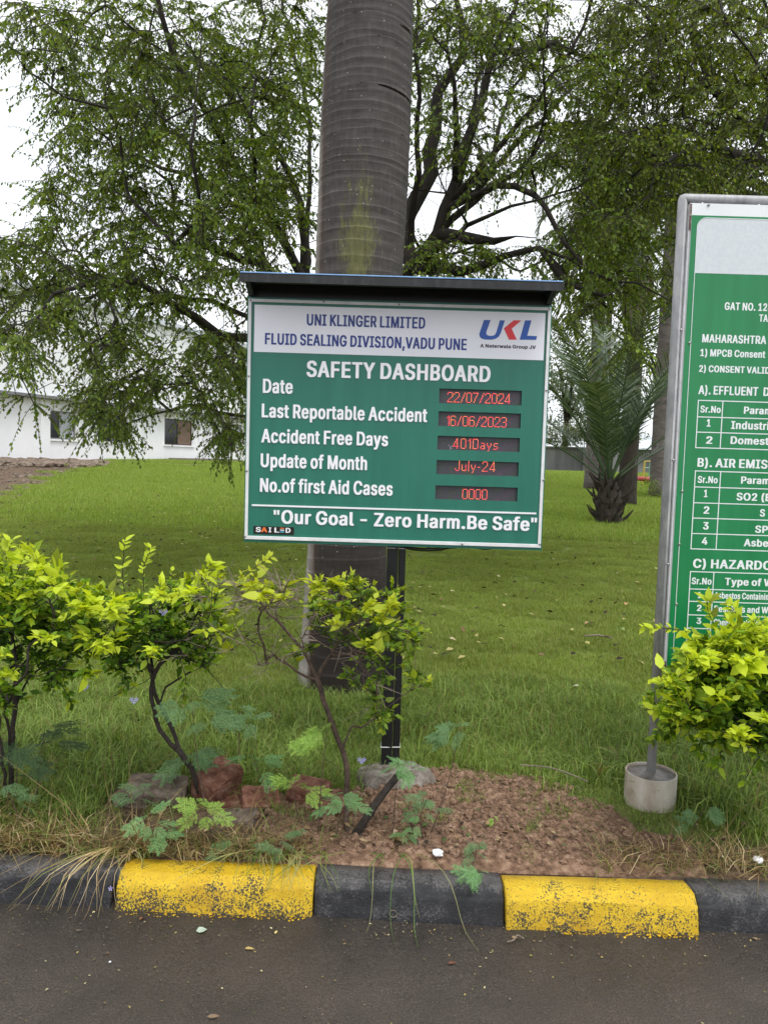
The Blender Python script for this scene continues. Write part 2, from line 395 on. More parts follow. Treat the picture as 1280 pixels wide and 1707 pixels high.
# leaf template: x along the leaf, y across, z normal; quads folded on the midrib
def leaf_tpl(w=.5, fold=.12, droop=.12, n=3):
    """returns verts, tri faces for a pointed oval of unit length"""
    xs = [0, .28, .62, 1.0] if n == 3 else [0, .5, 1.0]
    ws = [0, .92, .78, 0] if n == 3 else [0, 1.0, 0]
    v = []; 
    for x, ww in zip(xs, ws):
        z = -droop * x * x
        if ww == 0: v.append((x, 0, z))
        else: v += [(x, -ww * w / 2, z + fold * ww * w), (x, 0, z), (x, ww * w / 2, z + fold * ww * w)]
    if n == 3: f = [(0, 1, 2), (0, 2, 3), (1, 4, 5), (1, 5, 2), (2, 5, 6), (2, 6, 3), (4, 7, 5), (5, 7, 6)]
    else: f = [(0, 1, 2), (0, 2, 3), (1, 4, 2), (2, 4, 3)]
    return np.array(v, float), np.array(f, int)
def frames(D, Nn):
    """orthonormal frames from direction D and approx normal Nn, (n,3,3) columns x,y,z"""
    D = D / (np.linalg.norm(D, axis=1, keepdims=True) + 1e-9)
    Y = np.cross(Nn, D); Y /= (np.linalg.norm(Y, axis=1, keepdims=True) + 1e-9)
    Z = np.cross(D, Y)
    return np.stack([D, Y, Z], axis=2)
def leaves_mesh(name, P, D, Nn, S, T, tpl, mt, off):
    V0, F0 = tpl; R = frames(D, Nn); n = len(P)
    V = np.einsum('nij,kj->nki', R, V0) * S[:, None, None] + (P - off)[:, None, :]
    F = F0[None] + (np.arange(n) * len(V0))[:, None, None]
    Tn = np.repeat(T, len(V0), axis=0)
    return fast_mesh(name, V.reshape(-1, 3), F.reshape(-1, F0.shape[1]), Tn, mt)

# ------------------------------------------------------------------ growth of woody plants
class Skel:
    def __init__(s, step): s.P = np.zeros((60000, 3)); s.par = np.full(60000, -1); s.n = 0; s.step = step; s.w0 = {}; s.plen = np.zeros(60000); s.rmin = np.zeros(60000)
    def addn(s, p, par):
        i = s.n; s.P[i] = p; s.par[i] = par; s.n += 1
        s.plen[i] = 0 if par < 0 else s.plen[par] + np.linalg.norm(s.P[i] - s.P[par])
        return i
    def near(s, p, pen=.12):
        d = np.linalg.norm(s.P[:s.n] - p, axis=1) + pen * s.plen[:s.n]
        return int(np.argmin(d))
    def path(s, pts, jit=.0, parent=None, r=None):
        n_start = s.n
        pts = [np.array(p, float) for p in pts]
        par = parent if parent is not None else (s.near(pts[0], 0) if s.n else s.addn(pts[0], -1))
        if s.n > 1 and parent is None: pts = [s.P[par].copy()] + pts[1:] if np.linalg.norm(s.P[par] - pts[0]) < s.step * 2 else [s.P[par].copy()] + pts
        last = par
        m = len(pts)
        for i in range(m - 1):
            a = pts[max(i - 1, 0)]; b = pts[i]; c = pts[i + 1]; d = pts[min(i + 2, m - 1)]
            L_ = np.linalg.norm(c - b); k = max(1, int(L_ / s.step))
            for j in range(1, k + 1):
                t = j / k
                q = .5 * ((2 * b) + (-a + c) * t + (2 * a - 5 * b + 4 * c - d) * t * t + (-a + 3 * b - 3 * c + d) * t ** 3)
                q = q + rng.normal(0, jit, 3)
                last = s.addn(q, last)
        if r: s.rmin[n_start:s.n] = np.linspace(r[0], r[1], s.n - n_start)
        return last
    def reach(s, tgt, arch=.15, jit=.02, pen=.12):
        i = s.near(tgt, pen); a = s.P[i]; L_ = np.linalg.norm(tgt - a)
        if L_ < s.step * .7: return i
        pr = s.par[i]; td = (a - s.P[pr]) if pr >= 0 else np.array([0, 0, 1.]); td = td / (np.linalg.norm(td) + 1e-9)
        c1 = a + td * L_ * .35 + np.array([0, 0, arch * L_]); k = max(2, int(L_ / s.step)); last = i
        for j in range(1, k + 1):
            t = j / k; q = (1 - t) ** 2 * a + 2 * t * (1 - t) * c1 + t * t * tgt
            if j < k: q = q + rng.normal(0, jit, 3)
            last = s.addn(q, last)
        return last
    def radii(s, rtip, expo, rmax):
        cnt = np.zeros(s.n); haskid = np.zeros(s.n, bool)
        for i in range(s.n):
            if s.par[i] >= 0: haskid[s.par[i]] = True
        cnt[~haskid] = 1
        for i in range(s.n - 1, 0, -1):
            if s.par[i] >= 0: cnt[s.par[i]] += cnt[i]
        s.r = np.maximum(np.minimum(rtip * cnt ** expo, rmax), s.rmin[:s.n])
        return s.r
    def chains(s):
        kids = [[] for _ in range(s.n)]
        for i in range(s.n):
            if s.par[i] >= 0: kids[s.par[i]].append(i)
        out = []; stack = [(0, None)]
        while stack:
            st, pr = stack.pop(); ch = [pr, st] if pr is not None else [st]; cur = st
            while kids[cur]:
                ks = sorted(kids[cur], key=lambda q: -s.r[q])
                for q in ks[1:]: stack.append((q, cur))
                cur = ks[0]; ch.append(cur)
            out.append(ch)
        return out
    def mesh_into(s, mb_thick, mb_thin, split=.02, sides=(8, 5, 3)):
        for ch in s.chains():
            if len(ch) < 2: continue
            rr = [float(s.r[q]) for q in ch]; rr[0] = min(rr[0], rr[1] * 1.1)
            mx = max(rr); sd = sides[0] if mx > split * 2.5 else sides[1] if mx > split * .6 else sides[2]
            (mb_thick if mx >= split else mb_thin).tube([s.P[q] for q in ch], rr, sd, cap=False)

def blob_points(blobs, n, yfun, zmin=None):
    """sample points: blobs = (cx, cy, rx, ry, weight) measured on the photograph, depth by yfun()"""
    wts = np.array([b[4] for b in blobs], float); wts /= wts.sum(); out = []
    while len(out) < n:
        b = blobs[rng.choice(len(blobs), p=wts)]
        a = rng.uniform(0, 2 * PI); r = math.sqrt(rng.uniform())
        Y = yfun(b)
        p = at(b[0] + b[2] * r * math.cos(a), b[1] + b[3] * r * math.sin(a), Y)
        if p.z < gz(p.x, p.y) + (zmin or .1): continue
        out.append(np.array(p))
    return out

def twig_leaves(ends, dirs, nleaf, length, leaf_s, droop, hang, spread=.8):
    """leaves along drooping twigs; returns P, D, N arrays and list of twig polylines"""
    P, D, Nn, K = [], [], [], []; tw = []
    for e, d0 in zip(ends, dirs):
        d = d0 + rng.normal(0, spread, 3); d[2] *= .5; d /= np.linalg.norm(d) + 1e-9
        L_ = length * rng.uniform(.5, 1.25); k = 5; p = e.copy(); pl = [p.copy()]
        dd = d.copy()
        for j in range(k):
            dd = dd + np.array([0, 0, -droop]); dd /= np.linalg.norm(dd); p = p + dd * L_ / k; pl.append(p.copy())
        tw.append(pl); nl = max(3, int(nleaf * rng.uniform(.6, 1.3)))
        for q in range(nl):
            t = (q + .6) / nl * k; i = min(int(t), k - 1); b = pl[i] + (pl[i + 1] - pl[i]) * (t - i)
            ax = pl[i + 1] - pl[i]; ax = ax / (np.linalg.norm(ax) + 1e-9)
            side = np.cross(ax, [0, 0, 1.]) * (1 if q % 2 else -1) + rng.normal(0, .45, 3)
            ld = side * .8 + ax * .6 + np.array([0, 0, -hang]); ld /= np.linalg.norm(ld) + 1e-9
            nn = rng.normal(0, .6, 3) + np.array([0, 0, 1.0])
            P.append(b); D.append(ld); Nn.append(nn); K.append(t / k)
    return np.array(P), np.array(D), np.array(Nn), np.array(K), tw
# ------------------------------------------------------------------ ground, road, kerb
def soil_share(x, y):
    s = 0.0
    if y < 2.80: s = max(s, min(1, (2.86 - y) / .12))
    a = ((x - .42) / .58) ** 2 + ((y - 2.90) / .46) ** 2 + .35 * mnoise.noise(Vector((x * 4, y * 4, 7)))
    s = max(s, min(1, max(0, (1.12 - a) / .35)))
    if -1.15 < x < .0 and y < 3.08: s = max(s, min(1, (3.10 - y) / .10))
    a = ((x + .1) / .30) ** 2 + ((y - 2.85) / .30) ** 2
    s = max(s, .8 * min(1, max(0, (1.1 - a) / .5)))
    if y > 12.5:
        u = x / y; edge = -.47 + .16 * min(1, (y - 13) / 20)
        s = max(s, min(1, max(0, (edge - u) / .05)))
    if y > 30 and x < 2: s = max(s, .35)
    return s
def build_ground():
    ys = [2.50 + .1 * i for i in range(36)] + [6.1 + .35 * i for i in range(86)] + [37, 40, 45, 52, 60, 80, 120, 200, 400, 800]
    xs = [-800, -400, -200, -100, -60, -40, -30] + [-24 + 1 * i for i in range(17)] + [-7 + .2 * i for i in range(71)] + [8 + i for i in range(15)] + [30, 40, 60, 100, 200, 400, 800]
    V = []; T = []
    for y in ys:
        for x in xs:
            z = gz(x, y) + .012 * mnoise.noise(Vector((x * 2, y * 2, 0)))
            if y < 2.62: z = .096
            s = soil_share(x, y)
            z += s * .015 * mnoise.noise(Vector((x * 9, y * 9, 3)))
            V.append((x, y, z)); T.append((s, s, s))
    nx = len(xs); F = [(j * nx + i, j * nx + i + 1, (j + 1) * nx + i + 1, (j + 1) * nx + i) for j in range(len(ys) - 1) for i in range(nx - 1)]
    o = link('lawn_ground', fast_mesh('lawn_ground', np.array(V), np.array(F), np.array(T), 'ground', True))
    tag(o, 'gently rising lawn ground behind the kerb', kind='structure')
build_ground()

mb = MB()
xs = [-800, -100, -20, -6] + [-3 + .06 * i for i in range(101)] + [6, 20, 100, 800]
ysr = [-800, -100, -10, 0] + [.9 + .04 * i for i in range(40)] + [2.60]
for y in ysr:
    for x in xs:
        z = .0035 * mnoise.noise(Vector((x * 3.5, y * 3.5, 0))) + .003 * mnoise.noise(Vector((x * 14, y * 14, 5)))
        if 2.2 < y < 2.47: z += .007 * max(0, mnoise.noise(Vector((x * 17, y * 26, 9)))) * (y - 2.2) / .2 + .004 * (y - 2.2) / .2
        mb.v.append((x, y, z if abs(x) < 3.1 and y > .8 else 0)); mb.c.append((1, 1, 1))
nx = len(xs)
mb.f = [(j * nx + i, j * nx + i + 1, (j + 1) * nx + i + 1, (j + 1) * nx + i) for j in range(len(ysr) - 1) for i in range(nx - 1)]
tag(mb.build('road', 'asphalt', smooth=True), 'dark damp asphalt road in front of the kerb', kind='structure')

kerb = thing('kerb', (0, 2.45, 0), 'row of yellow and black painted concrete kerb stones along the road', None)
tag(kerb, kind='structure')
def kerb_block(x0, x1, yb0, yb1, colour, label, seed, h=.110):
    """bottom front edge yb, front leans back to the chamfer"""
    mb = MB(); n = max(4, int((x1 - x0) / .03)); 
    prof = [(0, -.03), (0, .0), (.006, .02), (.012, .045), (.019, .070), (.0235, .0865), (.0252, .0885), (.0275, .0898), (.051, h - .0035), (.0535, h - .0015), (.058, h), (.10, h + .001), (.142, h - .004), (.15, h - .02), (.15, -.03)]
    m_ = len(prof)
    ts = [0, .004 / (x1 - x0)] + [k / n for k in range(1, n)] + [1 - .004 / (x1 - x0), 1]; n = len(ts) - 1
    for i in range(n + 1):
        t = ts[i]; x = x0 + (x1 - x0) * t; yb = yb0 + (yb1 - yb0) * t
        e = min(i, n - i); inset = .0035 if e == 0 else 0
        for j, (py, pz) in enumerate(prof):
            y = yb + py; z = pz
            d = .0045 * mnoise.noise(Vector((x * 11, pz * 30 + py * 30, seed))) + .0025 * mnoise.noise(Vector((x * 45, pz * 90 + py * 80, seed + 4)))
            if 0 < j < m_ - 1: y -= d - inset; z += (d if j >= 6 else 0) - (inset if j >= 6 else 0)
            mb.v.append((x, y, z)); mb.c.append((1, 1, 1))
    for i in range(n):
        for j in range(m_ - 1):
            a = i * m_ + j; mb.f.append((a, a + m_, a + m_ + 1, a + 1))
    mb.f.append(tuple(range(m_))); mb.f.append(tuple(n * m_ + k for k in reversed(range(m_))))
    o = mb.build('kerb_stone', 'kerb_' + colour, kerb, smooth=True)
    o['label'] = label
kerb_block(-2.10, -1.478, 2.425, 2.423, 'yellow', 'worn yellow painted kerb stone', 1)
kerb_block(-1.472, -.858, 2.425, 2.420, 'black', 'black painted kerb stone with straw hanging over its end', 2)
kerb_block(-.838, -.195, 2.404, 2.398, 'yellow', 'yellow painted kerb stone speckled black low on its face', 3)
kerb_block(-.190, .426, 2.406, 2.382, 'black', 'black painted kerb stone with grey scuffed top', 4)
kerb_block(.431, 1.050, 2.366, 2.366, 'yellow', 'yellow painted kerb stone with a scraped dark patch', 5, .112)
kerb_block(1.056, 1.680, 2.385, 2.380, 'black', 'black painted kerb stone at the grassy end', 6)
kerb_block(1.686, 2.30, 2.378, 2.376, 'yellow', 'far end yellow painted kerb stone', 7)

for k in range(5):       # the kerb runs on past both edges of the picture
    kerb_block(2.306 + .62 * k, 2.92 + .62 * k, 2.376, 2.374, 'black' if k % 2 == 0 else 'yellow', 'kerb stone beyond the right edge of the view', 10 + k)
    kerb_block(-2.72 - .62 * k, -2.106 - .62 * k, 2.426, 2.426, 'black' if k % 2 == 0 else 'yellow', 'kerb stone beyond the left edge of the view', 20 + k)

# bare soil: displaced sheet with thin edges, then clods
def soil_z(x, y, s):
    z = gz(x, y) + .010 + .016 * (mnoise.fractal(Vector((x * 7, y * 7, 1)), .9, 2.2, 5)) * s + .012 * mnoise.fractal(Vector((x * 30, y * 30, 2)), .8, 2.1, 4) - (.02 if s < .5 else 0)
    z = max(z, .100) + (.01 * (s - .4))
    return min(z, .100 + (y - 2.54) * .35) if y < 2.62 else z
def build_soil():
    V = []; F = []; X = np.arange(-.45, 1.16, .014); Y = np.arange(2.52, 3.46, .014)
    idx = {}
    for y in Y:
        for x in X:
            s = soil_share(x, y)
            if s > .35 and x > -.42 and y > 2.532:
                z = soil_z(x, y, s)
                idx[(round(x * 1000), round(y * 1000))] = len(V); V.append((x, y, z))
    for iy in range(len(Y) - 1):
        for ix in range(len(X) - 1):
            q = [idx.get((round(X[a] * 1000), round(Y[b] * 1000))) for a, b in ((ix, iy), (ix + 1, iy), (ix + 1, iy + 1), (ix, iy + 1))]
            if None not in q: F.append(q)
    o = link('soil_patch', fast_mesh('soil_patch', np.array(V), np.array(F), None, 'soil', True))
    tag(o, 'reddish brown dug soil around the sign post', kind='structure')
build_soil()

# ------------------------------------------------------------------ scatter by geometry nodes
def scatter(name, protos, P, R, S, I, label, kind='stuff'):
    pc = bpy.data.collections.new(name + '_kinds')
    for i, me in enumerate(protos):
        o = bpy.data.objects.new('%s_kind_%02d' % (name, i), me); pc.objects.link(o)
    me = bpy.data.meshes.new(name); n = len(P)
    me.vertices.add(n); me.vertices.foreach_set('co', np.array(P, np.float32).ravel())
    for nm, ty, arr, fld in (('rot', 'FLOAT_VECTOR', R, 'vector'), ('scl', 'FLOAT', S, 'value'), ('idx', 'INT', I, 'value')):
        a = me.attributes.new(nm, ty, 'POINT'); a.data.foreach_set(fld, np.array(arr, np.int32 if ty == 'INT' else np.float32).ravel())
    me.update()
    o = bpy.data.objects.new(name, me); COL.objects.link(o)
    ng = bpy.data.node_groups.new(name + '_nodes', 'GeometryNodeTree')
    ng.interface.new_socket('Geometry', in_out='INPUT', socket_type='NodeSocketGeometry')
    ng.interface.new_socket('Geometry', in_out='OUTPUT', socket_type='NodeSocketGeometry')
    gi = ng.nodes.new('NodeGroupInput'); go = ng.nodes.new('NodeGroupOutput')
    ci = ng.nodes.new('GeometryNodeCollectionInfo'); ci.inputs['Collection'].default_value = pc
    ci.inputs['Separate Children'].default_value = True; ci.inputs['Reset Children'].default_value = True
    ip = ng.nodes.new('GeometryNodeInstanceOnPoints'); ip.inputs['Pick Instance'].default_value = True
    def na(nm, ty):
        q = ng.nodes.new('GeometryNodeInputNamedAttribute'); q.data_type = ty; q.inputs['Name'].default_value = nm
        return [s_ for s_ in q.outputs if s_.enabled and s_.name == 'Attribute'][0]
    er = ng.nodes.new('FunctionNodeEulerToRotation')
    lk = ng.links.new
    lk(gi.outputs[0], ip.inputs['Points']); lk(ci.outputs[0], ip.inputs['Instance'])
    lk(na('idx', 'INT'), ip.inputs['Instance Index']); lk(na('rot', 'FLOAT_VECTOR'), er.inputs[0]); lk(er.outputs[0], ip.inputs['Rotation'])
    lk(na('scl', 'FLOAT'), ip.inputs['Scale']); lk(ip.outputs[0], go.inputs[0])
    md = o.modifiers.new('scatter', 'NODES'); md.node_group = ng
    return tag(o, label, kind=kind)

def grass_patch(name, size, n, h, hv, w_, bend, cols, base=.0, segs=2, straw=0.0):
    """a square of upright curved blades"""
    V = []; F = []; T = []
    for i in range(n):
        x, y = rng.uniform(-size / 2, size / 2, 2); a = rng.uniform(0, 2 * PI); hh = h * math.exp(rng.normal(0, hv))
        bd = bend * rng.uniform(.3, 1.6) * hh; dx, dy = math.cos(a), math.sin(a); px_, py_ = -dy * w_ / 2, dx * w_ / 2
        c = np.array(cols[rng.integers(len(cols))]) * rng.uniform(.75, 1.25)
        if rng.uniform() < straw: c = np.array((.30, .22, .10)) * rng.uniform(.5, 1.3)
        b = len(V)
        if segs == 1:
            V += [(x - px_, y - py_, 0), (x + px_, y + py_, 0), (x + dx * bd, y + dy * bd, hh)]; F.append((b, b + 1, b + 2, b + 2)); T += [c * .8, c * .8, c]
        else:
            V += [(x - px_, y - py_, -.005), (x + px_, y + py_, -.005), (x + px_ * .85 + dx * bd * .3, y + py_ * .85 + dy * bd * .3, hh * .6), (x - px_ * .85 + dx * bd * .3, y - py_ * .85 + dy * bd * .3, hh * .6),
                  (x + dx * bd, y + dy * bd, hh * (1 - .25 * min(1, bd / hh)))]
            F.append((b, b + 1, b + 2, b + 3)); F.append((b + 3, b + 2, b + 4, b + 4)); T += [c * .8, c * .8, c, c, c * 1.1]
    # store as triangles
    tri = []
    for q in F:
        tri.append((q[0], q[1], q[2]))
        if q[2] != q[3]: tri.append((q[0], q[2], q[3]))
    return fast_mesh(name, np.array(V), np.array(tri), np.array(T), 'grass')

G1 = [(.17, .26, .05), (.22, .33, .065), (.13, .20, .04), (.30, .39, .10), (.19, .26, .055)]
G2 = [(.23, .33, .055), (.26, .37, .065), (.29, .40, .075), (.19, .27, .045), (.33, .37, .10)]
G2F = [(.23, .33, .05), (.26, .37, .06), (.30, .40, .075), (.19, .28, .045)]
G2B = [(.20, .29, .048), (.23, .32, .055), (.18, .25, .042), (.29, .31, .09)]
G3 = [(.50, .38, .20), (.34, .24, .12), (.66, .54, .33), (.12, .08, .04), (.20, .28, .07), (.16, .23, .05)]
turf = [grass_patch('turf_%d' % i, .42, 2300, (.016, .022, .019, .026)[i], .35, .0036, .7, (G2, G2B, G2, G2B)[i], segs=1, straw=.03) for i in range(4)]
turf += [grass_patch('turf_far_%d' % i, .75, 1500, .040, .4, .008, .5, (G2F, G2F, G2)[i], segs=1, straw=.02) for i in range(3)]
def scatter_turf():
    P, R, S, I = [], [], [], []
    def add(x, y, k, s=1.0):
        P.append((x, y, gz(x, y) + .012 * mnoise.noise(Vector((x * 2, y * 2, 0))) - .003)); R.append((0, 0, rng.uniform(0, 6.28))); S.append(s); I.append(k)
    y = 3.3
    while y < 11.5:
        hw = .56 * y + 1.6; st = .27
        x = -hw
        while x < hw:
            xx, yy = x + rng.normal(0, .06), y + rng.normal(0, .06)
            if soil_share(xx, yy) < .3 and math.hypot(xx + .24, yy - 4.6) > .3 and rng.uniform() < min(1, (yy - 3.0) / 1.0): add(xx, yy, rng.integers(4), rng.uniform(.85, 1.2))
            x += st
        y += st
    while y < 42:
        hw = .56 * y + 1.2; st = .50 if y < 24 else .62
        x = -hw
        while x < hw:
            xx, yy = x + rng.normal(0, .12), y + rng.normal(0, .12)
            if rng.uniform() > soil_share(xx, yy) * 1.02: add(xx, yy, 4 + rng.integers(3), rng.uniform(.85, 1.25) * (1.0 if y < 24 else 1.25))
            x += st
        y += st
    scatter('lawn_grass', turf, P, R, S, I, 'short mown lawn grass')
scatter_turf()

rough = [grass_patch('rough_%d' % i, .26, 260, .062, .38, .0036, .85, G1, straw=.05) for i in range(5)]
rough += [grass_patch('rough_low_%d' % i, .22, 200, .038, .35, .0034, .9, G1, straw=.1) for i in range(3)]
straw = [grass_patch('straw_%d' % i, .18, 22, .075, .45, .0046, 2.0, G3, straw=.3) for i in range(4)]
def scatter_rough():
    P, R, S, I = [], [], [], []
    def add(x, y, k, s): P.append((x, y, gz(x, y) - .004)); R.append((rng.normal(0, .12), rng.normal(0, .12), rng.uniform(0, 6.28))); S.append(s); I.append(k)
    for y in np.arange(2.82, 4.75, .095):
        hw = .56 * y + 1.3
        for x in np.arange(-hw, hw, .095):
            xx, yy = x + rng.normal(0, .04), y + rng.normal(0, .04)
            nearring = abs(xx - 1.11) < .19 and 2.78 < yy < 3.24
            s = soil_share(xx, yy)
            lim = 4.42 + .22 * math.sin(xx * 1.7 + .6) + .25 * mnoise.noise(Vector((xx * 1.5, 0, 2)))
            if yy > lim and rng.uniform() < (yy - lim) * 3.5: continue
            if s > .2 and rng.uniform() < (.25 + .35 * s if (xx < .0 and yy > 2.72) else .35 + s): continue
            if math.hypot(xx + .24, yy - 4.6) < .28: continue
            tall = 1.0 - .35 * max(0, yy - 3.5)
            sc_ = tall * rng.uniform(.7, 1.2) * (1.15 if xx > .75 and yy < 3.4 else 1)
            if abs(xx - .35) < .75 and 3.1 < yy < 3.7: sc_ *= .75
            if nearring:
                if math.hypot(xx - 1.131, yy - 3.09) > .10: add(xx, yy, 5 + rng.integers(3), .55)
                continue
            if -1.0 < xx < -.02 and yy < 3.06:
                if rng.uniform() < .5: continue
                sc_ *= .55
            add(xx, yy, rng.integers(5) if rng.uniform() < .75 else 5 + rng.integers(3), sc_)
    # sparse tufts on the soil
    for _ in range(75):
        xx, yy = (rng.uniform(.35, .98), rng.uniform(2.9, 3.38)) if rng.uniform() < .7 else (rng.uniform(-.2, .9), rng.uniform(2.62, 3.1)); add(xx, yy, 5 + rng.integers(3), rng.uniform(.3, .7))
    scatter('rough_grass', rough, P, R, S, I, 'longer rough grass near the kerb')
    P2, R2, S2, I2 = [], [], [], []
    for _ in range(210):
        if rng.uniform() < .62: xx = rng.uniform(-1.7, -.2); yy = 2.575 + abs(rng.normal(0, .055))
        else: xx = rng.uniform(.80, 1.85); yy = 2.575 + abs(rng.normal(0, .06))
        if xx < -.75: k = 1.0
        else: k = .8
        P2.append((xx, yy, max(.10, gz(xx, yy)) - .006)); R2.append((rng.normal(.10, .25), rng.normal(0, .25), rng.uniform(0, 6.28))); S2.append(rng.uniform(.45, .95) * k); I2.append(int(rng.integers(4)))
    scatter('dry_grass', straw, P2, R2, S2, I2, 'dry straw coloured grass along the back of the kerb')
scatter_rough()
# straw bunch that hangs over the kerb between the left black and yellow stones, and a green one on the middle stone
def hanging_bunch(name, label, pts, cols, w_=.0028):
    V = []; F = []; T = []
    for path in pts:
        c = np.array(cols[rng.integers(len(cols))]) * rng.uniform(.7, 1.3); n = len(path); b = len(V)
        for i, p in enumerate(path):
            ww = w_ * (1 - .8 * (i / (n - 1)) ** 2); t = Vector(path[min(i + 1, n - 1)]) - Vector(path[max(i - 1, 0)])
            s_ = t.cross(Vector((0, -1, .4))).normalized() * ww / 2
            V += [tuple(Vector(p) - s_), tuple(Vector(p) + s_)]; T += [c, c]
        for i in range(n - 1):
            a = b + 2 * i; F += [(a, a + 1, a + 3), (a, a + 3, a + 2)]
    o = link(name, fast_mesh(name, np.array(V), np.array(F), np.array(T), 'grass'))
    return o
def hang_path(x, dx, reach, drop, k=9):
    """over the kerb's top, then down just clear of its leaning face, the long ones trailing on the road"""
    yf = 2.392; over = .205; tot = over * rng.uniform(.5, 1) if reach < .10 else over + min(drop, .10) + max(0, reach - .16); p = []
    for i in range(k + 1):
        t = i / k; s = t * tot; wx = x + dx * t * 1.5 + .022 * math.sin(t * 4 + x * 90)
        if s < over: y = 2.60 - s; z = .124 + .022 * math.sin(PI * s / over)
        elif s < over + .11: y = yf - (s - over) * .25; z = .122 - (s - over)
        else: y = yf - .03 - (s - over - .11); z = .012
        p.append((wx, y, z))
    return p
pts = [hang_path(-.885 + rng.normal(0, .035), rng.normal(-.06, .10), rng.uniform(.07, .20), rng.uniform(.05, .2)) for _ in range(26)]
tag(hanging_bunch('straw_tuft', '', pts, G3[:3] + [(.25, .26, .08)]), 'bunch of dry straw spilling over the kerb beside the left yellow stone', 'dry grass')
pts = [hang_path(.075 + rng.normal(0, .035), rng.normal(0, .05), rng.uniform(.12, .30), rng.uniform(.06, .24)) for _ in range(5)]
tag(hanging_bunch('grass_tuft', '', pts, [(.30, .36, .10), (.10, .2, .04), (.36, .36, .16)], .0032), 'few long green grass stems drooping over the middle black kerb stone', 'grass tuft')
pts = [hang_path(-.30 + rng.normal(0, .09), rng.normal(.02, .06), rng.uniform(.08, .16), .02) for _ in range(40)]
tag(hanging_bunch('grass_tuft', '', pts, [(.22, .25, .07), (.10, .2, .04), (.30, .30, .12)], .0035), 'low green and straw tuft at the corner of yellow and middle black kerb stones', 'grass tuft')

# clods on the soil
def rock_mesh(name, size, seed, mt, sub=2, amp=.35, freq=2.0, smooth=False):
    bm = bmesh.new(); bmesh.ops.create_icosphere(bm, subdivisions=sub, radius=.5)
    for v in bm.verts:
        n_ = mnoise.noise(v.co * freq + Vector((seed * 7.1, 0, 0))) + .4 * mnoise.noise(v.co * freq * 2.7 + Vector((0, seed * 3.3, 0)))
        v.co *= 1 + amp * n_; v.co = Vector((v.co.x * size[0], v.co.y * size[1], v.co.z * size[2]))
    me = bpy.data.meshes.new(name); bm.to_mesh(me); bm.free()
    if smooth: me.polygons.foreach_set('use_smooth', [True] * len(me.polygons))
    me.materials.append(M[mt]); return me
clod_protos = [rock_mesh('clod_%d' % i, (1, .9, .7), i, 'clod', 2, .55, 2.6) for i in range(6)]
P, R, S, I = [], [], [], []
while len(P) < 4200:
    x, y = rng.uniform(-.45, 1.12), rng.uniform(2.58, 3.42)
    if rng.uniform() < soil_share(x, y) - .1:
        P.append((x, y, soil_z(x, y, soil_share(x, y)) + .001)); R.append(tuple(rng.uniform(0, 6, 3))); S.append(min(.045, .0095 * math.exp(rng.normal(0, .6)))); I.append(int(rng.integers(6)))
scatter('soil_clods', clod_protos, P, R, S, I, 'crumbly clods of reddish soil')
# broken earth in front of the white building
P, R, S, I = [], [], [], []
far_clods = [rock_mesh('far_clod_%d' % i, (1, .9, .5), i + 20, 'far_soil', 2, .5, 2.2) for i in range(4)]
for _ in range(600):
    y = rng.uniform(15, 31); u = rng.uniform(-.56, -.36) + (.1 * rng.uniform() if y > 27 else 0); x = u * y
    if soil_share(x, y) > .5: P.append((x, y, gz(x, y))); R.append((0, 0, rng.uniform(0, 6))); S.append(.12 * math.exp(rng.normal(0, .5)) * (1.6 if y > 26 else 1)); I.append(int(rng.integers(4)))
for _ in range(130):
    y = rng.uniform(26.5, 30); x = rng.uniform(-.52, -.37) * y; P.append((x, y, gz(x, y) + .02)); R.append((0, 0, rng.uniform(0, 6))); S.append(rng.uniform(.3, .75)); I.append(int(rng.integers(4)))
scatter('earth_heap', far_clods, P, R, S, I, 'turned earth and clods in front of the white building')

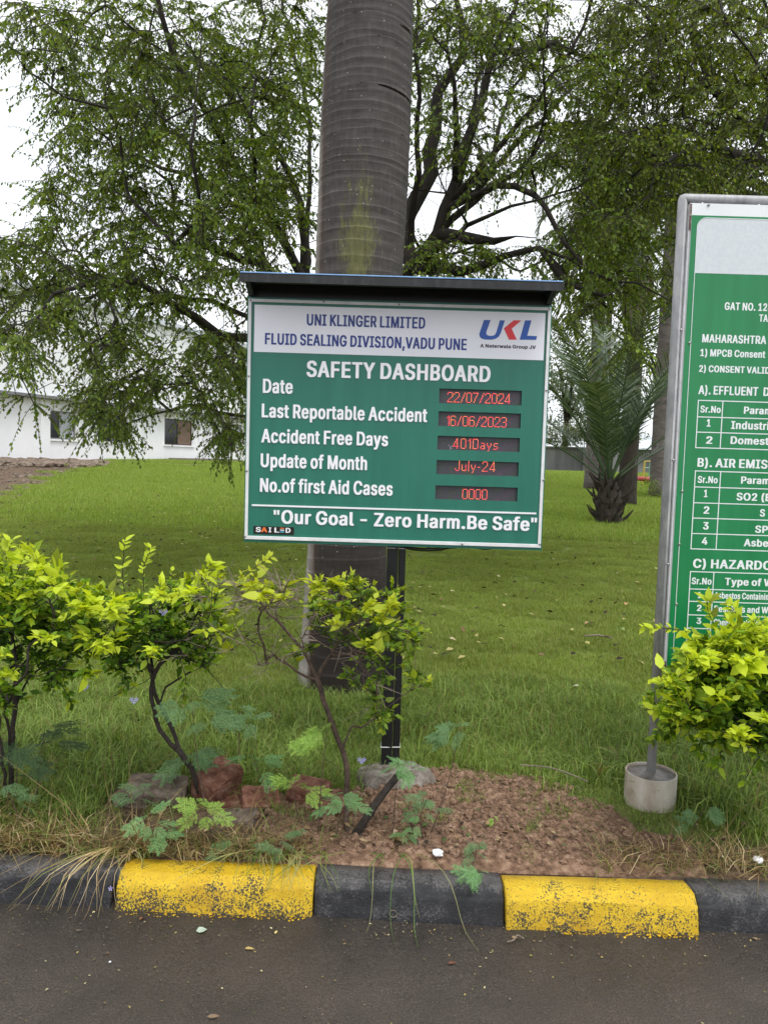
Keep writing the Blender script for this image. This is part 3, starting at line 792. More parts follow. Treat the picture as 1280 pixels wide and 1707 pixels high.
# ------------------------------------------------------------------ lettering
# bold grotesque letter outlines: advance and contours in thousandths of an em (x, y, x, y ...)
GLYPH = {
'"': (300, [[20, 330, 110, 330, 122, 512, 8, 512], [170, 330, 260, 330, 272, 512, 158, 512]]),
'(': (273, [[154, -109, 258, -109, 271, -103, 271, -86, 241, -22, 207, 71, 188, 169, 188, 247, 195, 302, 224, 416, 252, 492, 271, 530, 271, 545, 258, 551, 154, 551, 138, 542, 112, 492, 95, 450, 81, 404, 60, 307, 52, 185, 64, 88, 91, 0, 110, -46, 138, -100]]),
')': (273, [[14, -109, 118, -109, 136, -98, 162, -48, 189, 16, 215, 121, 220, 164, 220, 252, 205, 352, 191, 409, 167, 478, 134, 545, 121, 551, 16, 551, 3, 545, 3, 528, 36, 454, 60, 380, 77, 307, 86, 230, 84, 159, 67, 76, 34, -20, 1, -89, 1, -103]]),
',': (188, [[14, -132, 107, -132, 120, -126, 172, 59, 171, 77, 159, 82, 45, 82, 32, 76, 1, -112, 1, -126]]),
'-': (453, [[90, 175, 360, 175, 373, 181, 373, 250, 360, 256, 90, 256, 77, 250, 77, 181]]),
'.': (188, [[69, -17, 124, -17, 152, -8, 168, 5, 177, 27, 177, 55, 172, 70, 159, 85, 124, 99, 66, 99, 35, 87, 20, 72, 13, 51, 13, 32, 20, 10, 35, -5]]),
'1': (453, [[53, -13, 412, -13, 426, -7, 424, 61, 412, 66, 311, 67, 311, 515, 305, 518, 174, 520, 158, 513, 49, 434, 49, 353, 55, 349, 112, 347, 176, 388, 176, 67, 53, 66, 41, 61, 40, -7]]),
'2': (453, [[40, -13, 412, -13, 425, -7, 425, 62, 419, 66, 203, 69, 361, 236, 391, 279, 408, 312, 418, 357, 413, 417, 389, 465, 347, 501, 324, 513, 269, 528, 166, 525, 126, 513, 102, 501, 74, 480, 49, 448, 37, 422, 30, 386, 30, 355, 36, 351, 150, 349, 162, 354, 168, 393, 177, 412, 195, 432, 216, 444, 233, 444, 265, 422, 282, 391, 284, 362, 275, 331, 249, 291, 30, 57, 27, -7]]),
'3': (453, [[184, -20, 277, -17, 339, 2, 377, 26, 405, 55, 419, 82, 428, 117, 428, 172, 419, 208, 409, 227, 380, 261, 356, 278, 308, 297, 276, 303, 405, 448, 407, 515, 401, 518, 46, 521, 33, 515, 33, 446, 39, 442, 238, 439, 121, 308, 121, 241, 134, 235, 220, 233, 237, 228, 263, 211, 278, 193, 293, 158, 293, 132, 278, 98, 251, 73, 225, 64, 211, 64, 189, 71, 162, 93, 150, 115, 145, 139, 139, 142, 20, 145, 7, 139, 9, 105, 19, 74, 33, 51, 61, 23, 101, -1, 146, -15]]),
'4': (453, [[259, -13, 366, -13, 378, -8, 379, 93, 435, 94, 448, 100, 448, 169, 435, 175, 379, 176, 379, 324, 366, 330, 259, 330, 247, 325, 246, 176, 155, 176, 341, 491, 346, 500, 346, 515, 333, 520, 223, 520, 210, 515, 3, 165, 3, 100, 16, 94, 245, 94, 246, -7]]),
'A': (480, [[-7, -13, 107, -13, 119, -8, 169, 130, 309, 130, 358, -7, 364, -10, 486, -13, 499, -7, 499, 10, 312, 516, 300, 520, 179, 520, 165, 515, -20, 7, -20, -7], [198, 211, 238, 330, 282, 212]]),
'B': (456, [[37, -13, 313, -10, 346, -3, 391, 16, 431, 50, 445, 76, 452, 100, 454, 155, 450, 184, 428, 226, 406, 249, 371, 267, 401, 285, 419, 305, 428, 324, 433, 343, 433, 405, 426, 431, 414, 455, 387, 485, 348, 506, 291, 520, 37, 520, 23, 515, 23, -7], [163, 68, 163, 218, 248, 218, 279, 206, 297, 191, 314, 165, 319, 148, 319, 126, 307, 100, 289, 82, 277, 75, 256, 70], [163, 297, 162, 438, 237, 440, 267, 430, 288, 410, 300, 381, 297, 353, 283, 326, 256, 304, 241, 299]]),
'C': (510, [[236, -20, 326, -17, 386, -1, 414, 14, 436, 28, 477, 72, 496, 108, 508, 148, 508, 167, 495, 173, 379, 171, 370, 162, 368, 148, 356, 124, 329, 92, 298, 73, 264, 66, 238, 73, 198, 99, 173, 129, 156, 160, 146, 189, 139, 232, 139, 277, 146, 320, 156, 348, 177, 386, 202, 414, 226, 430, 262, 442, 305, 433, 326, 418, 346, 398, 366, 367, 373, 343, 386, 337, 495, 337, 508, 343, 508, 362, 496, 401, 482, 429, 461, 458, 433, 483, 407, 499, 381, 511, 329, 526, 205, 526, 148, 509, 119, 495, 79, 464, 58, 441, 27, 389, 11, 336, 4, 272, 6, 203, 18, 146, 44, 89, 61, 65, 95, 30, 124, 11, 176, -10]]),
'D': (502, [[37, -13, 253, -13, 313, -6, 358, 9, 387, 23, 417, 44, 442, 69, 476, 124, 490, 169, 497, 217, 497, 293, 485, 360, 464, 410, 442, 441, 406, 475, 351, 504, 310, 516, 277, 520, 37, 520, 23, 515, 23, -7], [163, 68, 162, 438, 241, 437, 267, 430, 306, 406, 328, 381, 345, 353, 357, 317, 364, 269, 357, 193, 345, 157, 328, 129, 306, 104, 287, 90, 244, 73]]),
'E': (419, [[37, -13, 398, -13, 412, -7, 412, 62, 398, 68, 162, 69, 163, 216, 377, 216, 390, 222, 390, 291, 377, 297, 163, 297, 162, 438, 396, 440, 409, 445, 408, 516, 396, 520, 37, 520, 23, 515, 23, -7]]),
'F': (410, [[37, -13, 148, -13, 162, -7, 163, 209, 370, 209, 383, 215, 383, 284, 377, 287, 162, 291, 162, 438, 391, 440, 404, 445, 403, 516, 391, 520, 37, 520, 23, 515, 23, -7]]),
'G': (520, [[236, -20, 302, -20, 343, -15, 376, -5, 421, 16, 448, 35, 475, 65, 494, 96, 511, 148, 513, 262, 500, 268, 260, 268, 248, 264, 248, 192, 260, 187, 377, 186, 368, 143, 351, 115, 321, 85, 286, 68, 252, 68, 210, 90, 180, 120, 156, 160, 146, 189, 139, 232, 139, 277, 144, 310, 151, 336, 168, 372, 185, 396, 221, 428, 260, 442, 283, 440, 302, 433, 339, 403, 361, 372, 370, 346, 386, 337, 495, 337, 508, 343, 508, 367, 501, 391, 470, 446, 438, 478, 410, 497, 341, 523, 307, 528, 224, 528, 181, 521, 126, 499, 88, 473, 56, 439, 25, 384, 11, 336, 4, 272, 6, 203, 23, 132, 46, 84, 83, 40, 119, 14, 176, -10]]),
'H': (517, [[37, -13, 148, -13, 162, -7, 163, 220, 356, 220, 357, -7, 370, -13, 479, -13, 492, -7, 491, 516, 479, 520, 370, 520, 357, 515, 356, 301, 163, 301, 162, 515, 148, 520, 37, 520, 23, 515, 23, -7]]),
'I': (300, [[7, -13, 291, -13, 304, -7, 303, 63, 291, 68, 218, 69, 218, 438, 291, 440, 303, 444, 303, 516, 291, 520, 7, 520, -6, 515, -4, 444, 7, 440, 82, 438, 82, 69, 7, 68, -6, 62, -6, -7]]),
'J': (396, [[155, -20, 217, -20, 276, -8, 317, 14, 346, 43, 361, 70, 373, 124, 373, 515, 367, 518, 250, 521, 237, 515, 237, 143, 230, 108, 207, 76, 183, 64, 169, 71, 149, 91, 135, 127, 135, 179, 129, 183, 10, 185, -4, 179, -4, 132, 1, 93, 11, 65, 25, 41, 50, 16, 88, -5, 119, -15]]),
'K': (467, [[37, -13, 148, -13, 162, -7, 162, 162, 194, 194, 337, -8, 348, -13, 472, -13, 485, -7, 485, 7, 285, 286, 483, 500, 482, 516, 470, 520, 339, 520, 327, 516, 163, 337, 162, 515, 148, 520, 37, 520, 23, 515, 23, -7]]),
'L': (393, [[37, -13, 384, -13, 397, -7, 397, 62, 384, 68, 162, 69, 162, 515, 148, 520, 37, 520, 23, 515, 23, -7]]),
'M': (628, [[37, -13, 144, -13, 157, -7, 158, 225, 251, -8, 263, -13, 365, -13, 378, -7, 467, 223, 469, -7, 482, -13, 591, -13, 603, -8, 604, 515, 591, 520, 453, 520, 440, 515, 315, 190, 188, 515, 175, 520, 37, 520, 25, 516, 23, -7]]),
'N': (523, [[37, -13, 148, -13, 162, -7, 163, 290, 353, -8, 365, -13, 487, -13, 500, -7, 498, 516, 487, 520, 377, 520, 364, 515, 363, 216, 172, 516, 160, 520, 37, 520, 23, 515, 23, -7]]),
'O': (533, [[236, -20, 300, -20, 350, -13, 391, 2, 429, 23, 458, 48, 494, 96, 511, 132, 525, 186, 530, 243, 527, 305, 516, 362, 494, 412, 461, 458, 436, 480, 386, 509, 329, 526, 205, 526, 148, 509, 112, 490, 61, 443, 44, 420, 23, 377, 8, 322, 4, 272, 8, 186, 23, 132, 44, 89, 61, 65, 95, 30, 124, 11, 176, -10], [264, 66, 238, 73, 210, 90, 192, 105, 166, 141, 156, 160, 142, 212, 139, 277, 146, 320, 156, 348, 177, 386, 200, 411, 226, 430, 250, 440, 271, 442, 298, 435, 319, 423, 349, 396, 366, 372, 380, 343, 389, 310, 394, 279, 394, 229, 382, 172, 356, 122, 333, 97, 314, 83, 291, 71]]),
'P': (445, [[37, -13, 148, -13, 162, -7, 163, 173, 270, 173, 320, 180, 372, 201, 414, 238, 431, 267, 440, 295, 445, 324, 445, 372, 440, 400, 428, 434, 409, 462, 382, 487, 339, 509, 284, 520, 37, 520, 23, 515, 23, -7], [163, 254, 162, 438, 234, 440, 265, 430, 290, 407, 307, 369, 307, 326, 292, 291, 279, 275, 251, 259, 225, 254]]),
'R': (449, [[37, -13, 148, -13, 162, -7, 163, 185, 213, 185, 219, 179, 317, -8, 329, -13, 451, -13, 464, -7, 464, 7, 457, 22, 357, 203, 394, 225, 416, 248, 433, 276, 445, 322, 445, 381, 440, 407, 421, 450, 391, 482, 348, 506, 287, 520, 37, 520, 23, 515, 23, -7], [163, 268, 162, 438, 237, 440, 258, 435, 275, 425, 297, 400, 309, 365, 307, 329, 292, 298, 277, 282, 253, 270]]),
'S': (447, [[188, -22, 286, -19, 348, -3, 384, 16, 416, 46, 435, 79, 442, 103, 444, 160, 440, 184, 428, 210, 396, 245, 369, 262, 331, 278, 196, 319, 174, 333, 156, 353, 152, 384, 163, 410, 191, 435, 219, 445, 243, 443, 267, 431, 290, 408, 302, 372, 308, 369, 424, 366, 437, 372, 433, 418, 425, 437, 406, 465, 372, 495, 338, 512, 300, 524, 262, 528, 191, 528, 143, 521, 115, 512, 74, 490, 44, 463, 25, 432, 18, 408, 18, 337, 25, 315, 37, 296, 62, 271, 84, 257, 131, 235, 262, 197, 288, 181, 306, 156, 309, 129, 294, 99, 265, 74, 224, 62, 193, 69, 165, 88, 149, 108, 142, 137, 134, 145, 15, 147, 2, 141, 6, 99, 16, 72, 33, 46, 58, 21, 100, -3, 127, -12]]),
'T': (449, [[170, -13, 280, -13, 293, -7, 293, 438, 446, 442, 452, 445, 451, 516, 439, 520, 8, 520, -5, 515, -5, 445, 1, 442, 157, 438, 157, -7]]),
'U': (517, [[225, -21, 320, -19, 379, -2, 432, 29, 454, 52, 478, 90, 492, 142, 492, 513, 487, 517, 370, 519, 357, 513, 354, 154, 350, 137, 331, 104, 303, 79, 265, 65, 241, 67, 208, 84, 178, 116, 162, 159, 159, 513, 146, 519, 37, 519, 23, 513, 23, 156, 35, 99, 59, 56, 106, 15, 165, -12]]),
'V': (480, [[181, -13, 300, -13, 315, -5, 494, 486, 499, 500, 498, 516, 486, 520, 371, 520, 358, 515, 240, 178, 120, 515, 107, 520, -5, 520, -18, 515, -16, 488, 165, -2, 169, -8]]),
'W': (686, [[133, -13, 252, -13, 268, -5, 343, 275, 420, -7, 433, -13, 552, -13, 564, -8, 706, 500, 706, 515, 693, 520, 581, 520, 565, 512, 493, 225, 414, 516, 402, 520, 283, 520, 270, 515, 201, 248, 193, 228, 118, 515, 105, 520, -5, 520, -17, 516, -16, 484, 113, 12, 118, -5]]),
'Y': (472, [[181, -13, 290, -13, 304, -7, 304, 203, 489, 498, 488, 516, 476, 520, 357, 520, 345, 516, 238, 340, 232, 343, 126, 516, 114, 520, -5, 520, -18, 515, -18, 498, 168, 203, 168, -7]]),
'Z': (438, [[19, -13, 421, -13, 435, -7, 435, 62, 421, 68, 166, 69, 199, 112, 432, 453, 431, 516, 419, 520, 17, 520, 4, 515, 4, 445, 17, 440, 270, 438, 6, 55, 6, -7]]),
'a': (389, [[128, -21, 193, -21, 214, -19, 243, -9, 359, -12, 372, -6, 370, 296, 365, 313, 346, 346, 331, 362, 297, 381, 245, 395, 140, 395, 109, 388, 88, 381, 50, 360, 22, 332, 6, 301, 7, 283, 73, 262, 131, 264, 162, 302, 190, 317, 200, 317, 214, 310, 234, 285, 239, 270, 239, 251, 231, 243, 114, 226, 64, 212, 26, 191, 1, 156, -6, 123, -6, 94, -2, 66, 13, 35, 38, 10, 62, -5, 95, -17], [166, 60, 150, 67, 132, 87, 127, 106, 137, 130, 154, 145, 173, 152, 238, 162, 239, 127, 225, 94, 195, 67, 178, 60]]),
'b': (424, [[198, -21, 262, -21, 322, -7, 355, 12, 387, 44, 414, 94, 425, 149, 425, 228, 416, 275, 399, 313, 385, 335, 358, 362, 319, 384, 277, 396, 179, 396, 150, 386, 148, 515, 136, 519, 29, 519, 16, 513, 16, -6, 29, -12, 134, -12, 146, -7, 167, -16], [212, 62, 180, 87, 164, 113, 149, 166, 149, 213, 156, 247, 178, 287, 203, 310, 212, 315, 227, 315, 241, 308, 266, 283, 280, 256, 292, 209, 292, 171, 283, 128, 264, 92, 236, 67, 227, 62]]),
'c': (396, [[175, -21, 263, -19, 311, -4, 344, 15, 367, 35, 386, 61, 397, 90, 397, 109, 387, 115, 332, 129, 282, 129, 267, 121, 262, 104, 234, 72, 206, 60, 184, 69, 159, 94, 143, 125, 133, 163, 133, 211, 138, 235, 145, 256, 162, 285, 189, 310, 199, 315, 215, 315, 230, 308, 257, 280, 267, 256, 280, 250, 332, 250, 397, 271, 393, 299, 374, 333, 332, 369, 289, 388, 258, 396, 158, 396, 101, 379, 72, 362, 45, 337, 24, 306, 7, 266, -3, 206, 0, 142, 9, 102, 26, 66, 43, 42, 82, 8, 132, -14]]),
'd': (424, [[163, -21, 249, -19, 280, -7, 289, -12, 394, -12, 407, -6, 407, 513, 401, 517, 289, 519, 277, 515, 275, 386, 244, 396, 146, 396, 118, 388, 77, 369, 56, 353, 38, 333, 19, 302, 5, 261, -3, 206, 0, 142, 17, 80, 36, 47, 70, 12, 103, -7], [196, 62, 167, 85, 143, 125, 133, 163, 133, 216, 145, 259, 162, 287, 192, 312, 211, 315, 234, 300, 262, 263, 274, 223, 276, 173, 269, 135, 250, 94, 218, 65]]),
'e': (404, [[180, -21, 268, -19, 318, -4, 358, 19, 386, 49, 400, 78, 400, 97, 389, 103, 334, 117, 282, 117, 269, 111, 257, 87, 242, 72, 225, 62, 208, 60, 177, 74, 157, 94, 145, 113, 136, 140, 134, 158, 394, 158, 407, 163, 405, 247, 393, 292, 381, 316, 364, 340, 339, 362, 311, 379, 268, 393, 156, 396, 118, 386, 87, 372, 63, 355, 36, 325, 17, 292, 2, 247, -3, 204, 0, 142, 12, 94, 28, 61, 65, 19, 87, 5, 125, -12], [137, 234, 140, 254, 155, 280, 170, 298, 196, 315, 213, 315, 230, 305, 255, 278, 269, 244, 268, 234]]),
'f': (254, [[59, -13, 164, -13, 177, -7, 177, 315, 250, 316, 263, 322, 263, 386, 250, 392, 178, 392, 177, 422, 184, 445, 197, 459, 250, 456, 265, 465, 277, 505, 277, 529, 271, 532, 233, 542, 147, 542, 111, 532, 81, 516, 63, 498, 51, 476, 46, 462, 46, 393, -17, 392, -30, 386, -29, 320, -17, 316, 46, 315, 46, -7]]),
'g': (425, [[172, -163, 268, -161, 320, -147, 365, -121, 395, -84, 405, -57, 409, -15, 409, 385, 403, 389, 292, 391, 272, 387, 242, 396, 151, 396, 127, 391, 101, 382, 65, 360, 33, 326, 12, 285, 2, 252, -3, 209, 0, 145, 14, 93, 40, 50, 75, 20, 103, 6, 134, -4, 246, -6, 276, 2, 274, -27, 262, -53, 244, -71, 218, -82, 206, -85, 177, -75, 137, -35, 125, -30, 75, -30, 14, -62, 14, -77, 26, -96, 65, -132, 122, -156], [203, 72, 175, 87, 145, 126, 133, 169, 133, 216, 140, 247, 157, 281, 184, 308, 199, 315, 211, 315, 232, 303, 247, 288, 264, 259, 276, 214, 276, 171, 269, 138, 250, 102, 225, 79]]),
'h': (410, [[29, -13, 136, -13, 149, -7, 152, 250, 166, 284, 189, 306, 210, 316, 222, 311, 240, 295, 254, 272, 259, 255, 261, -7, 274, -13, 379, -13, 392, -7, 392, 276, 380, 322, 353, 361, 329, 378, 293, 392, 267, 397, 189, 397, 150, 387, 149, 515, 136, 520, 29, 520, 16, 515, 16, -7]]),
'i': (167, [[30, -13, 137, -13, 150, -7, 150, 386, 137, 392, 30, 392, 17, 386, 17, -7], [56, 430, 111, 430, 144, 442, 157, 455, 162, 467, 162, 500, 155, 515, 146, 523, 120, 535, 46, 535, 25, 525, 7, 503, 7, 462, 25, 442]]),
'l': (189, [[108, -15, 172, -15, 203, -10, 216, -5, 216, 17, 206, 60, 193, 66, 160, 66, 152, 76, 149, 88, 149, 515, 136, 520, 29, 520, 16, 515, 18, 53, 30, 22, 48, 4, 89, -13]]),
'm': (610, [[29, -13, 136, -13, 149, -7, 149, 245, 156, 274, 168, 293, 198, 316, 212, 309, 228, 293, 237, 272, 239, -8, 250, -13, 358, -13, 371, -7, 371, 253, 385, 291, 415, 316, 427, 313, 449, 293, 459, 269, 461, -7, 474, -13, 579, -13, 591, -8, 592, 288, 575, 338, 566, 353, 541, 375, 496, 394, 467, 399, 386, 397, 348, 385, 322, 368, 296, 387, 248, 399, 191, 399, 162, 394, 146, 387, 134, 392, 29, 392, 17, 387, 16, -7]]),
'n': (410, [[29, -13, 136, -13, 149, -7, 152, 250, 166, 284, 189, 306, 210, 316, 222, 311, 240, 295, 254, 272, 259, 255, 261, -7, 274, -13, 379, -13, 392, -7, 392, 276, 385, 310, 375, 331, 341, 370, 308, 387, 267, 397, 189, 397, 148, 385, 134, 392, 29, 392, 16, 386, 16, -7]]),
'o': (415, [[175, -21, 263, -19, 325, 3, 358, 27, 378, 49, 402, 92, 409, 113, 417, 154, 417, 223, 400, 290, 376, 330, 349, 358, 332, 369, 289, 388, 258, 396, 158, 396, 101, 379, 72, 362, 45, 337, 24, 306, 7, 266, -3, 206, 0, 142, 9, 102, 26, 66, 43, 42, 82, 8, 132, -14], [206, 60, 184, 69, 159, 94, 143, 125, 133, 163, 133, 211, 145, 256, 162, 285, 189, 310, 199, 315, 215, 315, 247, 292, 271, 254, 281, 221, 283, 171, 276, 135, 259, 99, 234, 72]]),
'p': (424, [[29, -156, 136, -156, 149, -150, 150, -10, 184, -20, 274, -20, 298, -15, 324, -6, 353, 11, 383, 38, 394, 55, 411, 88, 423, 131, 423, 246, 411, 288, 394, 322, 380, 341, 346, 371, 317, 385, 267, 397, 191, 397, 148, 385, 134, 392, 29, 392, 16, 386, 16, -150], [217, 61, 198, 71, 175, 93, 161, 119, 149, 165, 149, 215, 159, 253, 173, 281, 198, 306, 222, 316, 246, 304, 264, 286, 278, 262, 290, 224, 292, 172, 280, 122, 266, 96, 239, 68]]),
'r': (259, [[29, -13, 136, -13, 149, -7, 152, 255, 164, 281, 196, 309, 267, 311, 280, 317, 279, 392, 267, 397, 174, 397, 143, 387, 134, 392, 29, 392, 16, 386, 16, -7]]),
's': (365, [[150, -21, 241, -19, 295, -2, 324, 15, 349, 40, 363, 68, 368, 94, 363, 144, 351, 168, 329, 191, 293, 210, 264, 219, 174, 241, 151, 259, 144, 275, 146, 287, 156, 302, 169, 312, 188, 319, 200, 315, 220, 294, 232, 271, 245, 265, 293, 265, 357, 281, 358, 304, 337, 344, 302, 374, 262, 391, 238, 396, 136, 396, 91, 384, 62, 369, 41, 353, 23, 330, 13, 306, 11, 254, 16, 233, 27, 211, 50, 188, 81, 172, 114, 160, 200, 141, 219, 129, 230, 113, 232, 102, 225, 85, 210, 69, 191, 60, 174, 60, 150, 74, 139, 87, 130, 111, 117, 117, 60, 117, 1, 102, 1, 78, 6, 63, 20, 37, 45, 12, 69, -2, 102, -14]]),
't': (227, [[138, -17, 223, -15, 248, -4, 248, 15, 239, 58, 226, 64, 176, 64, 163, 87, 163, 313, 226, 314, 238, 319, 239, 384, 226, 390, 163, 391, 161, 478, 150, 483, 42, 483, 29, 477, 29, 391, -17, 390, -30, 384, -30, 320, -17, 314, 29, 313, 29, 68, 36, 41, 46, 25, 76, 0, 107, -12]]),
'u': (410, [[150, -18, 212, -18, 234, -16, 260, -6, 277, -11, 379, -11, 392, -5, 391, 387, 379, 392, 274, 392, 261, 386, 259, 133, 240, 90, 217, 70, 205, 65, 186, 70, 171, 83, 152, 121, 149, 386, 136, 392, 29, 392, 16, 386, 16, 121, 23, 76, 42, 36, 67, 11, 98, -6]]),
'w': (567, [[116, -13, 220, -13, 236, -5, 282, 161, 335, -8, 347, -13, 451, -13, 463, -8, 581, 372, 581, 386, 568, 392, 456, 392, 444, 387, 403, 234, 397, 223, 351, 387, 339, 392, 223, 390, 214, 384, 170, 220, 123, 387, 111, 392, -1, 392, -13, 387, -14, 372, 98, 3, 104, -8]]),
'y': (389, [[58, -158, 122, -158, 165, -148, 201, -127, 224, -100, 245, -54, 405, 362, 406, 387, 394, 392, 282, 392, 270, 387, 200, 191, 194, 183, 120, 387, 108, 392, -6, 392, -19, 386, -19, 372, 124, 3, 112, -40, 100, -62, 87, -75, 39, -75, 24, -83, 12, -128, 12, -145, 30, -153]]),
' ': (188, []),
}
_tc = {}; _gc = {}
def glyph_mesh(ch):
    if ch in _gc: return _gc[ch]
    adv, cs_ = GLYPH[ch]; V = np.zeros((0, 3)); F = []
    if cs_:
        c = bpy.data.curves.new('t', 'CURVE'); c.dimensions = '2D'; c.fill_mode = 'FRONT'
        for n_ in cs_:
            sp = c.splines.new('POLY'); m_ = len(n_) // 2; sp.points.add(m_ - 1)
            for i in range(m_): sp.points[i].co = (n_[2 * i] / 1000, n_[2 * i + 1] / 1000, 0, 1)
            sp.use_cyclic_u = True
        o = bpy.data.objects.new('t', c); COL.objects.link(o); bpy.context.view_layer.update()
        e = o.evaluated_get(bpy.context.evaluated_depsgraph_get()); me = e.to_mesh()
        V = np.array([v.co[:] for v in me.vertices]); F = [tuple(p.vertices) for p in me.polygons]
        e.to_mesh_clear(); bpy.data.objects.remove(o, do_unlink=True); bpy.data.curves.remove(c)
    _gc[ch] = (adv, V, F); return _gc[ch]
def text_raw(s, bold=0, space=1.0):
    if s in _tc: return _tc[s]
    Vs = []; Fs = []; pen = 0; n = 0
    for ch in s:
        adv, V, F = glyph_mesh(ch)
        if len(V): Vs.append(V + np.array([pen / 1000, 0, 0])); Fs += [tuple(i + n for i in f) for f in F]; n += len(V)
        pen += adv + (52 if ch != ' ' else -10)
    _tc[s] = (np.vstack(Vs), Fs); return _tc[s]
def lettering(name, s, parent, Yp, left, base, cap, right, mt, bold=.02, prefix=None, thick=.0012, space=1.0):
    """s with its baseline starting at (left, base) on the photograph's grid, measured on the plane y = Yp; extruded letters"""
    p0 = at(left, base, Yp); p1 = at(right, base + (right - left) * .0297, Yp); W = p1.x - p0.x; H = cap / FPX * Yp
    V, F = text_raw(s, bold, space); Hv, _ = text_raw('H', bold)
    cs = H / (Hv[:, 1].max() - Hv[:, 1].min()); z0 = Hv[:, 1].min()
    ref = V if prefix is None else text_raw(prefix, bold, space)[0]
    xs_ = W / (ref[:, 0].max() - ref[:, 0].min()); x0 = V[:, 0].min()
    f = [(p0.x + (v[0] - x0) * xs_, Yp, p0.z + (v[1] - z0) * cs) for v in V]
    b = [(a[0], Yp + thick, a[2]) for a in f]; n = len(f)
    # boundary edges for the sides
    cnt = {}
    for q in F:
        for i in range(len(q)):
            e = (q[i], q[(i + 1) % len(q)]); cnt[e] = 1
    sides = [(a, b_, b_ + n, a + n) for (a, b_) in cnt if (b_, a) not in cnt]
    mb = MB(); mb.add(f + b, F + sides)
    return mb.build(name, mt, parent)
def flat_poly(name, pts, parent, Yp, mt, thick=.001):
    v = [tuple(at(a, b, Yp)) for a, b in pts]; n = len(v)
    me = MB(); me.add(v + [(a, Yp + thick, c) for a, _, c in v], [tuple(range(n))] + [(i, (i + 1) % n, (i + 1) % n + n, i + n) for i in range(n)])
    return me.build(name, mt, parent)

# ------------------------------------------------------------------ the safety board
YB = 3.2
board = thing('notice_board', (.04, 3.22, 0), 'green safety dashboard board with red number displays under a black canopy, on a black post', 'sign')
BX0, BX1, BZ0, BZ1 = -.583, .663, 1.134, 2.143
# display openings on the photograph's grid (left, top, right, bottom-left)
DISP = [(732.3, 647.4, 869.8, 671.8), (731.0, 685.4, 868.2, 710.0), (729.3, 726.2, 866.6, 749.6), (727.9, 766.8, 864.6, 790.2), (726.0, 809.0, 862.8, 832.0)]
rects = []
for l, t, r, bt in DISP:
    a = at(l, t, YB); b = at(r, t + (r - l) * .0297, YB); c = at(l, bt, YB); rects.append((a.x, b.x, c.z, a.z))
# cabinet: green face plate cut round the openings, then sides and back
def plate_with_holes(mb, x0, x1, z0, z1, holes, ya, yb):
    hs = sorted(holes, key=lambda h: h[2]); z = z0
    for hx0, hx1, hz0, hz1 in hs:
        mb.box(x0, x1, ya, yb, z, hz0); mb.box(x0, hx0, ya, yb, hz0, hz1); mb.box(hx1, x1, ya, yb, hz0, hz1); z = hz1
    mb.box(x0, x1, ya, yb, z, z1)
mb = MB(); plate_with_holes(mb, BX0, BX1, BZ0, BZ1, rects, 3.203, 3.2075); mb.build('face_plate', 'board_green', board)
mb = MB()
mb.box(BX0, BX0 + .003, 3.208, 3.30, BZ0, BZ1); mb.box(BX1 - .003, BX1, 3.208, 3.30, BZ0, BZ1)
mb.box(BX0 + .003, BX1 - .003, 3.208, 3.30, BZ0, BZ0 + .003); mb.box(BX0 + .003, BX1 - .003, 3.208, 3.30, BZ1 - .003, BZ1); mb.box(BX0, BX1, 3.3, 3.303, BZ0, BZ1)
mb.build('cabinet', 'board_green_dark', board)
# white edging strip round the face: four lengths, mitred by butting
fx0, fx1, fz0, fz1 = at(416.6, 498, YB).x, at(915.3, 512, YB).x, at(408.5, 898.6, YB).z, at(416.6, 497.8, YB).z
fx0 = -.5785; fx1 = .6580
for (a, b_, c, d) in ((fx0, fx1, fz1 - .0125, fz1), (fx0, fx1, fz0, fz0 + .0145), (fx0, fx0 + .0125, fz0 + .0145, fz1 - .0125), (fx1 - .0125, fx1, fz0 + .0145, fz1 - .0125)):
    mb = MB(); mb.box(a, b_, 3.1955, 3.2035, c, d); mb.build('edge_strip', 'white_paint', board, bevel=.0015)
for px_, py_ in ((417.5, 500), (415, 627), (412, 785), (409, 894), (540, 503), (665, 508), (915, 515), (910, 651), (905, 800), (899, 907), (525, 901.5), (770, 907)):
    p = at(px_, py_, YB); mb = MB(); mb.tube([(p.x, 3.1965, p.z), (p.x, 3.193, p.z), (p.x, 3.192, p.z)], [.005, .0045, .002], 10); mb.build('screw', 'bolt', board, smooth=True)
# white header
a = at(424.6, 507.6, YB); b = at(909, 521.8, YB); c = at(424.0, 586.3, YB)
mb = MB(); mb.box(a.x, b.x, 3.2015, 3.2045, c.z, a.z); hd = mb.build('header_panel', 'header_white', board)
YH = 3.2003
lettering('lettering', 'UNI KLINGER LIMITED', hd, YH, 511.3, 542.2, 18.4, 708.5, 'letter_blue', .022)
lettering('lettering', 'FLUID SEALING DIVISION,VADU PUNE', hd, YH, 441.7, 573.8, 18.4, 777.4, 'letter_blue', .022)
lettering('lettering', 'A Neterwala Group JV', hd, YH, 800.2, 579.0, 5.6, 892.6, 'letter_grey', .008)
z = lambda q: [(660 + a_ / 4.267, 490 + b_ / 4.267) for a_, b_ in q]
flat_poly('logo', z([(625, 185), (672, 186), (642, 268), (641, 284), (650, 294), (668, 298), (688, 297), (703, 290), (712, 275), (738, 187), (773, 188), (744, 278), (730, 303), (708, 318), (680, 325), (636, 324), (610, 318), (596, 305), (591, 285)]), hd, YH, 'logo_blue')
flat_poly('logo', z([(836, 187), (890, 188), (822, 248), (858, 325), (803, 325), (766, 245)]), hd, YH, 'logo_red')
flat_poly('logo', z([(917, 188), (962, 188), (932, 297), (1002, 300), (995, 326), (878, 325)]), hd, YH, 'logo_blue')
W_ = 'acrylic_white'
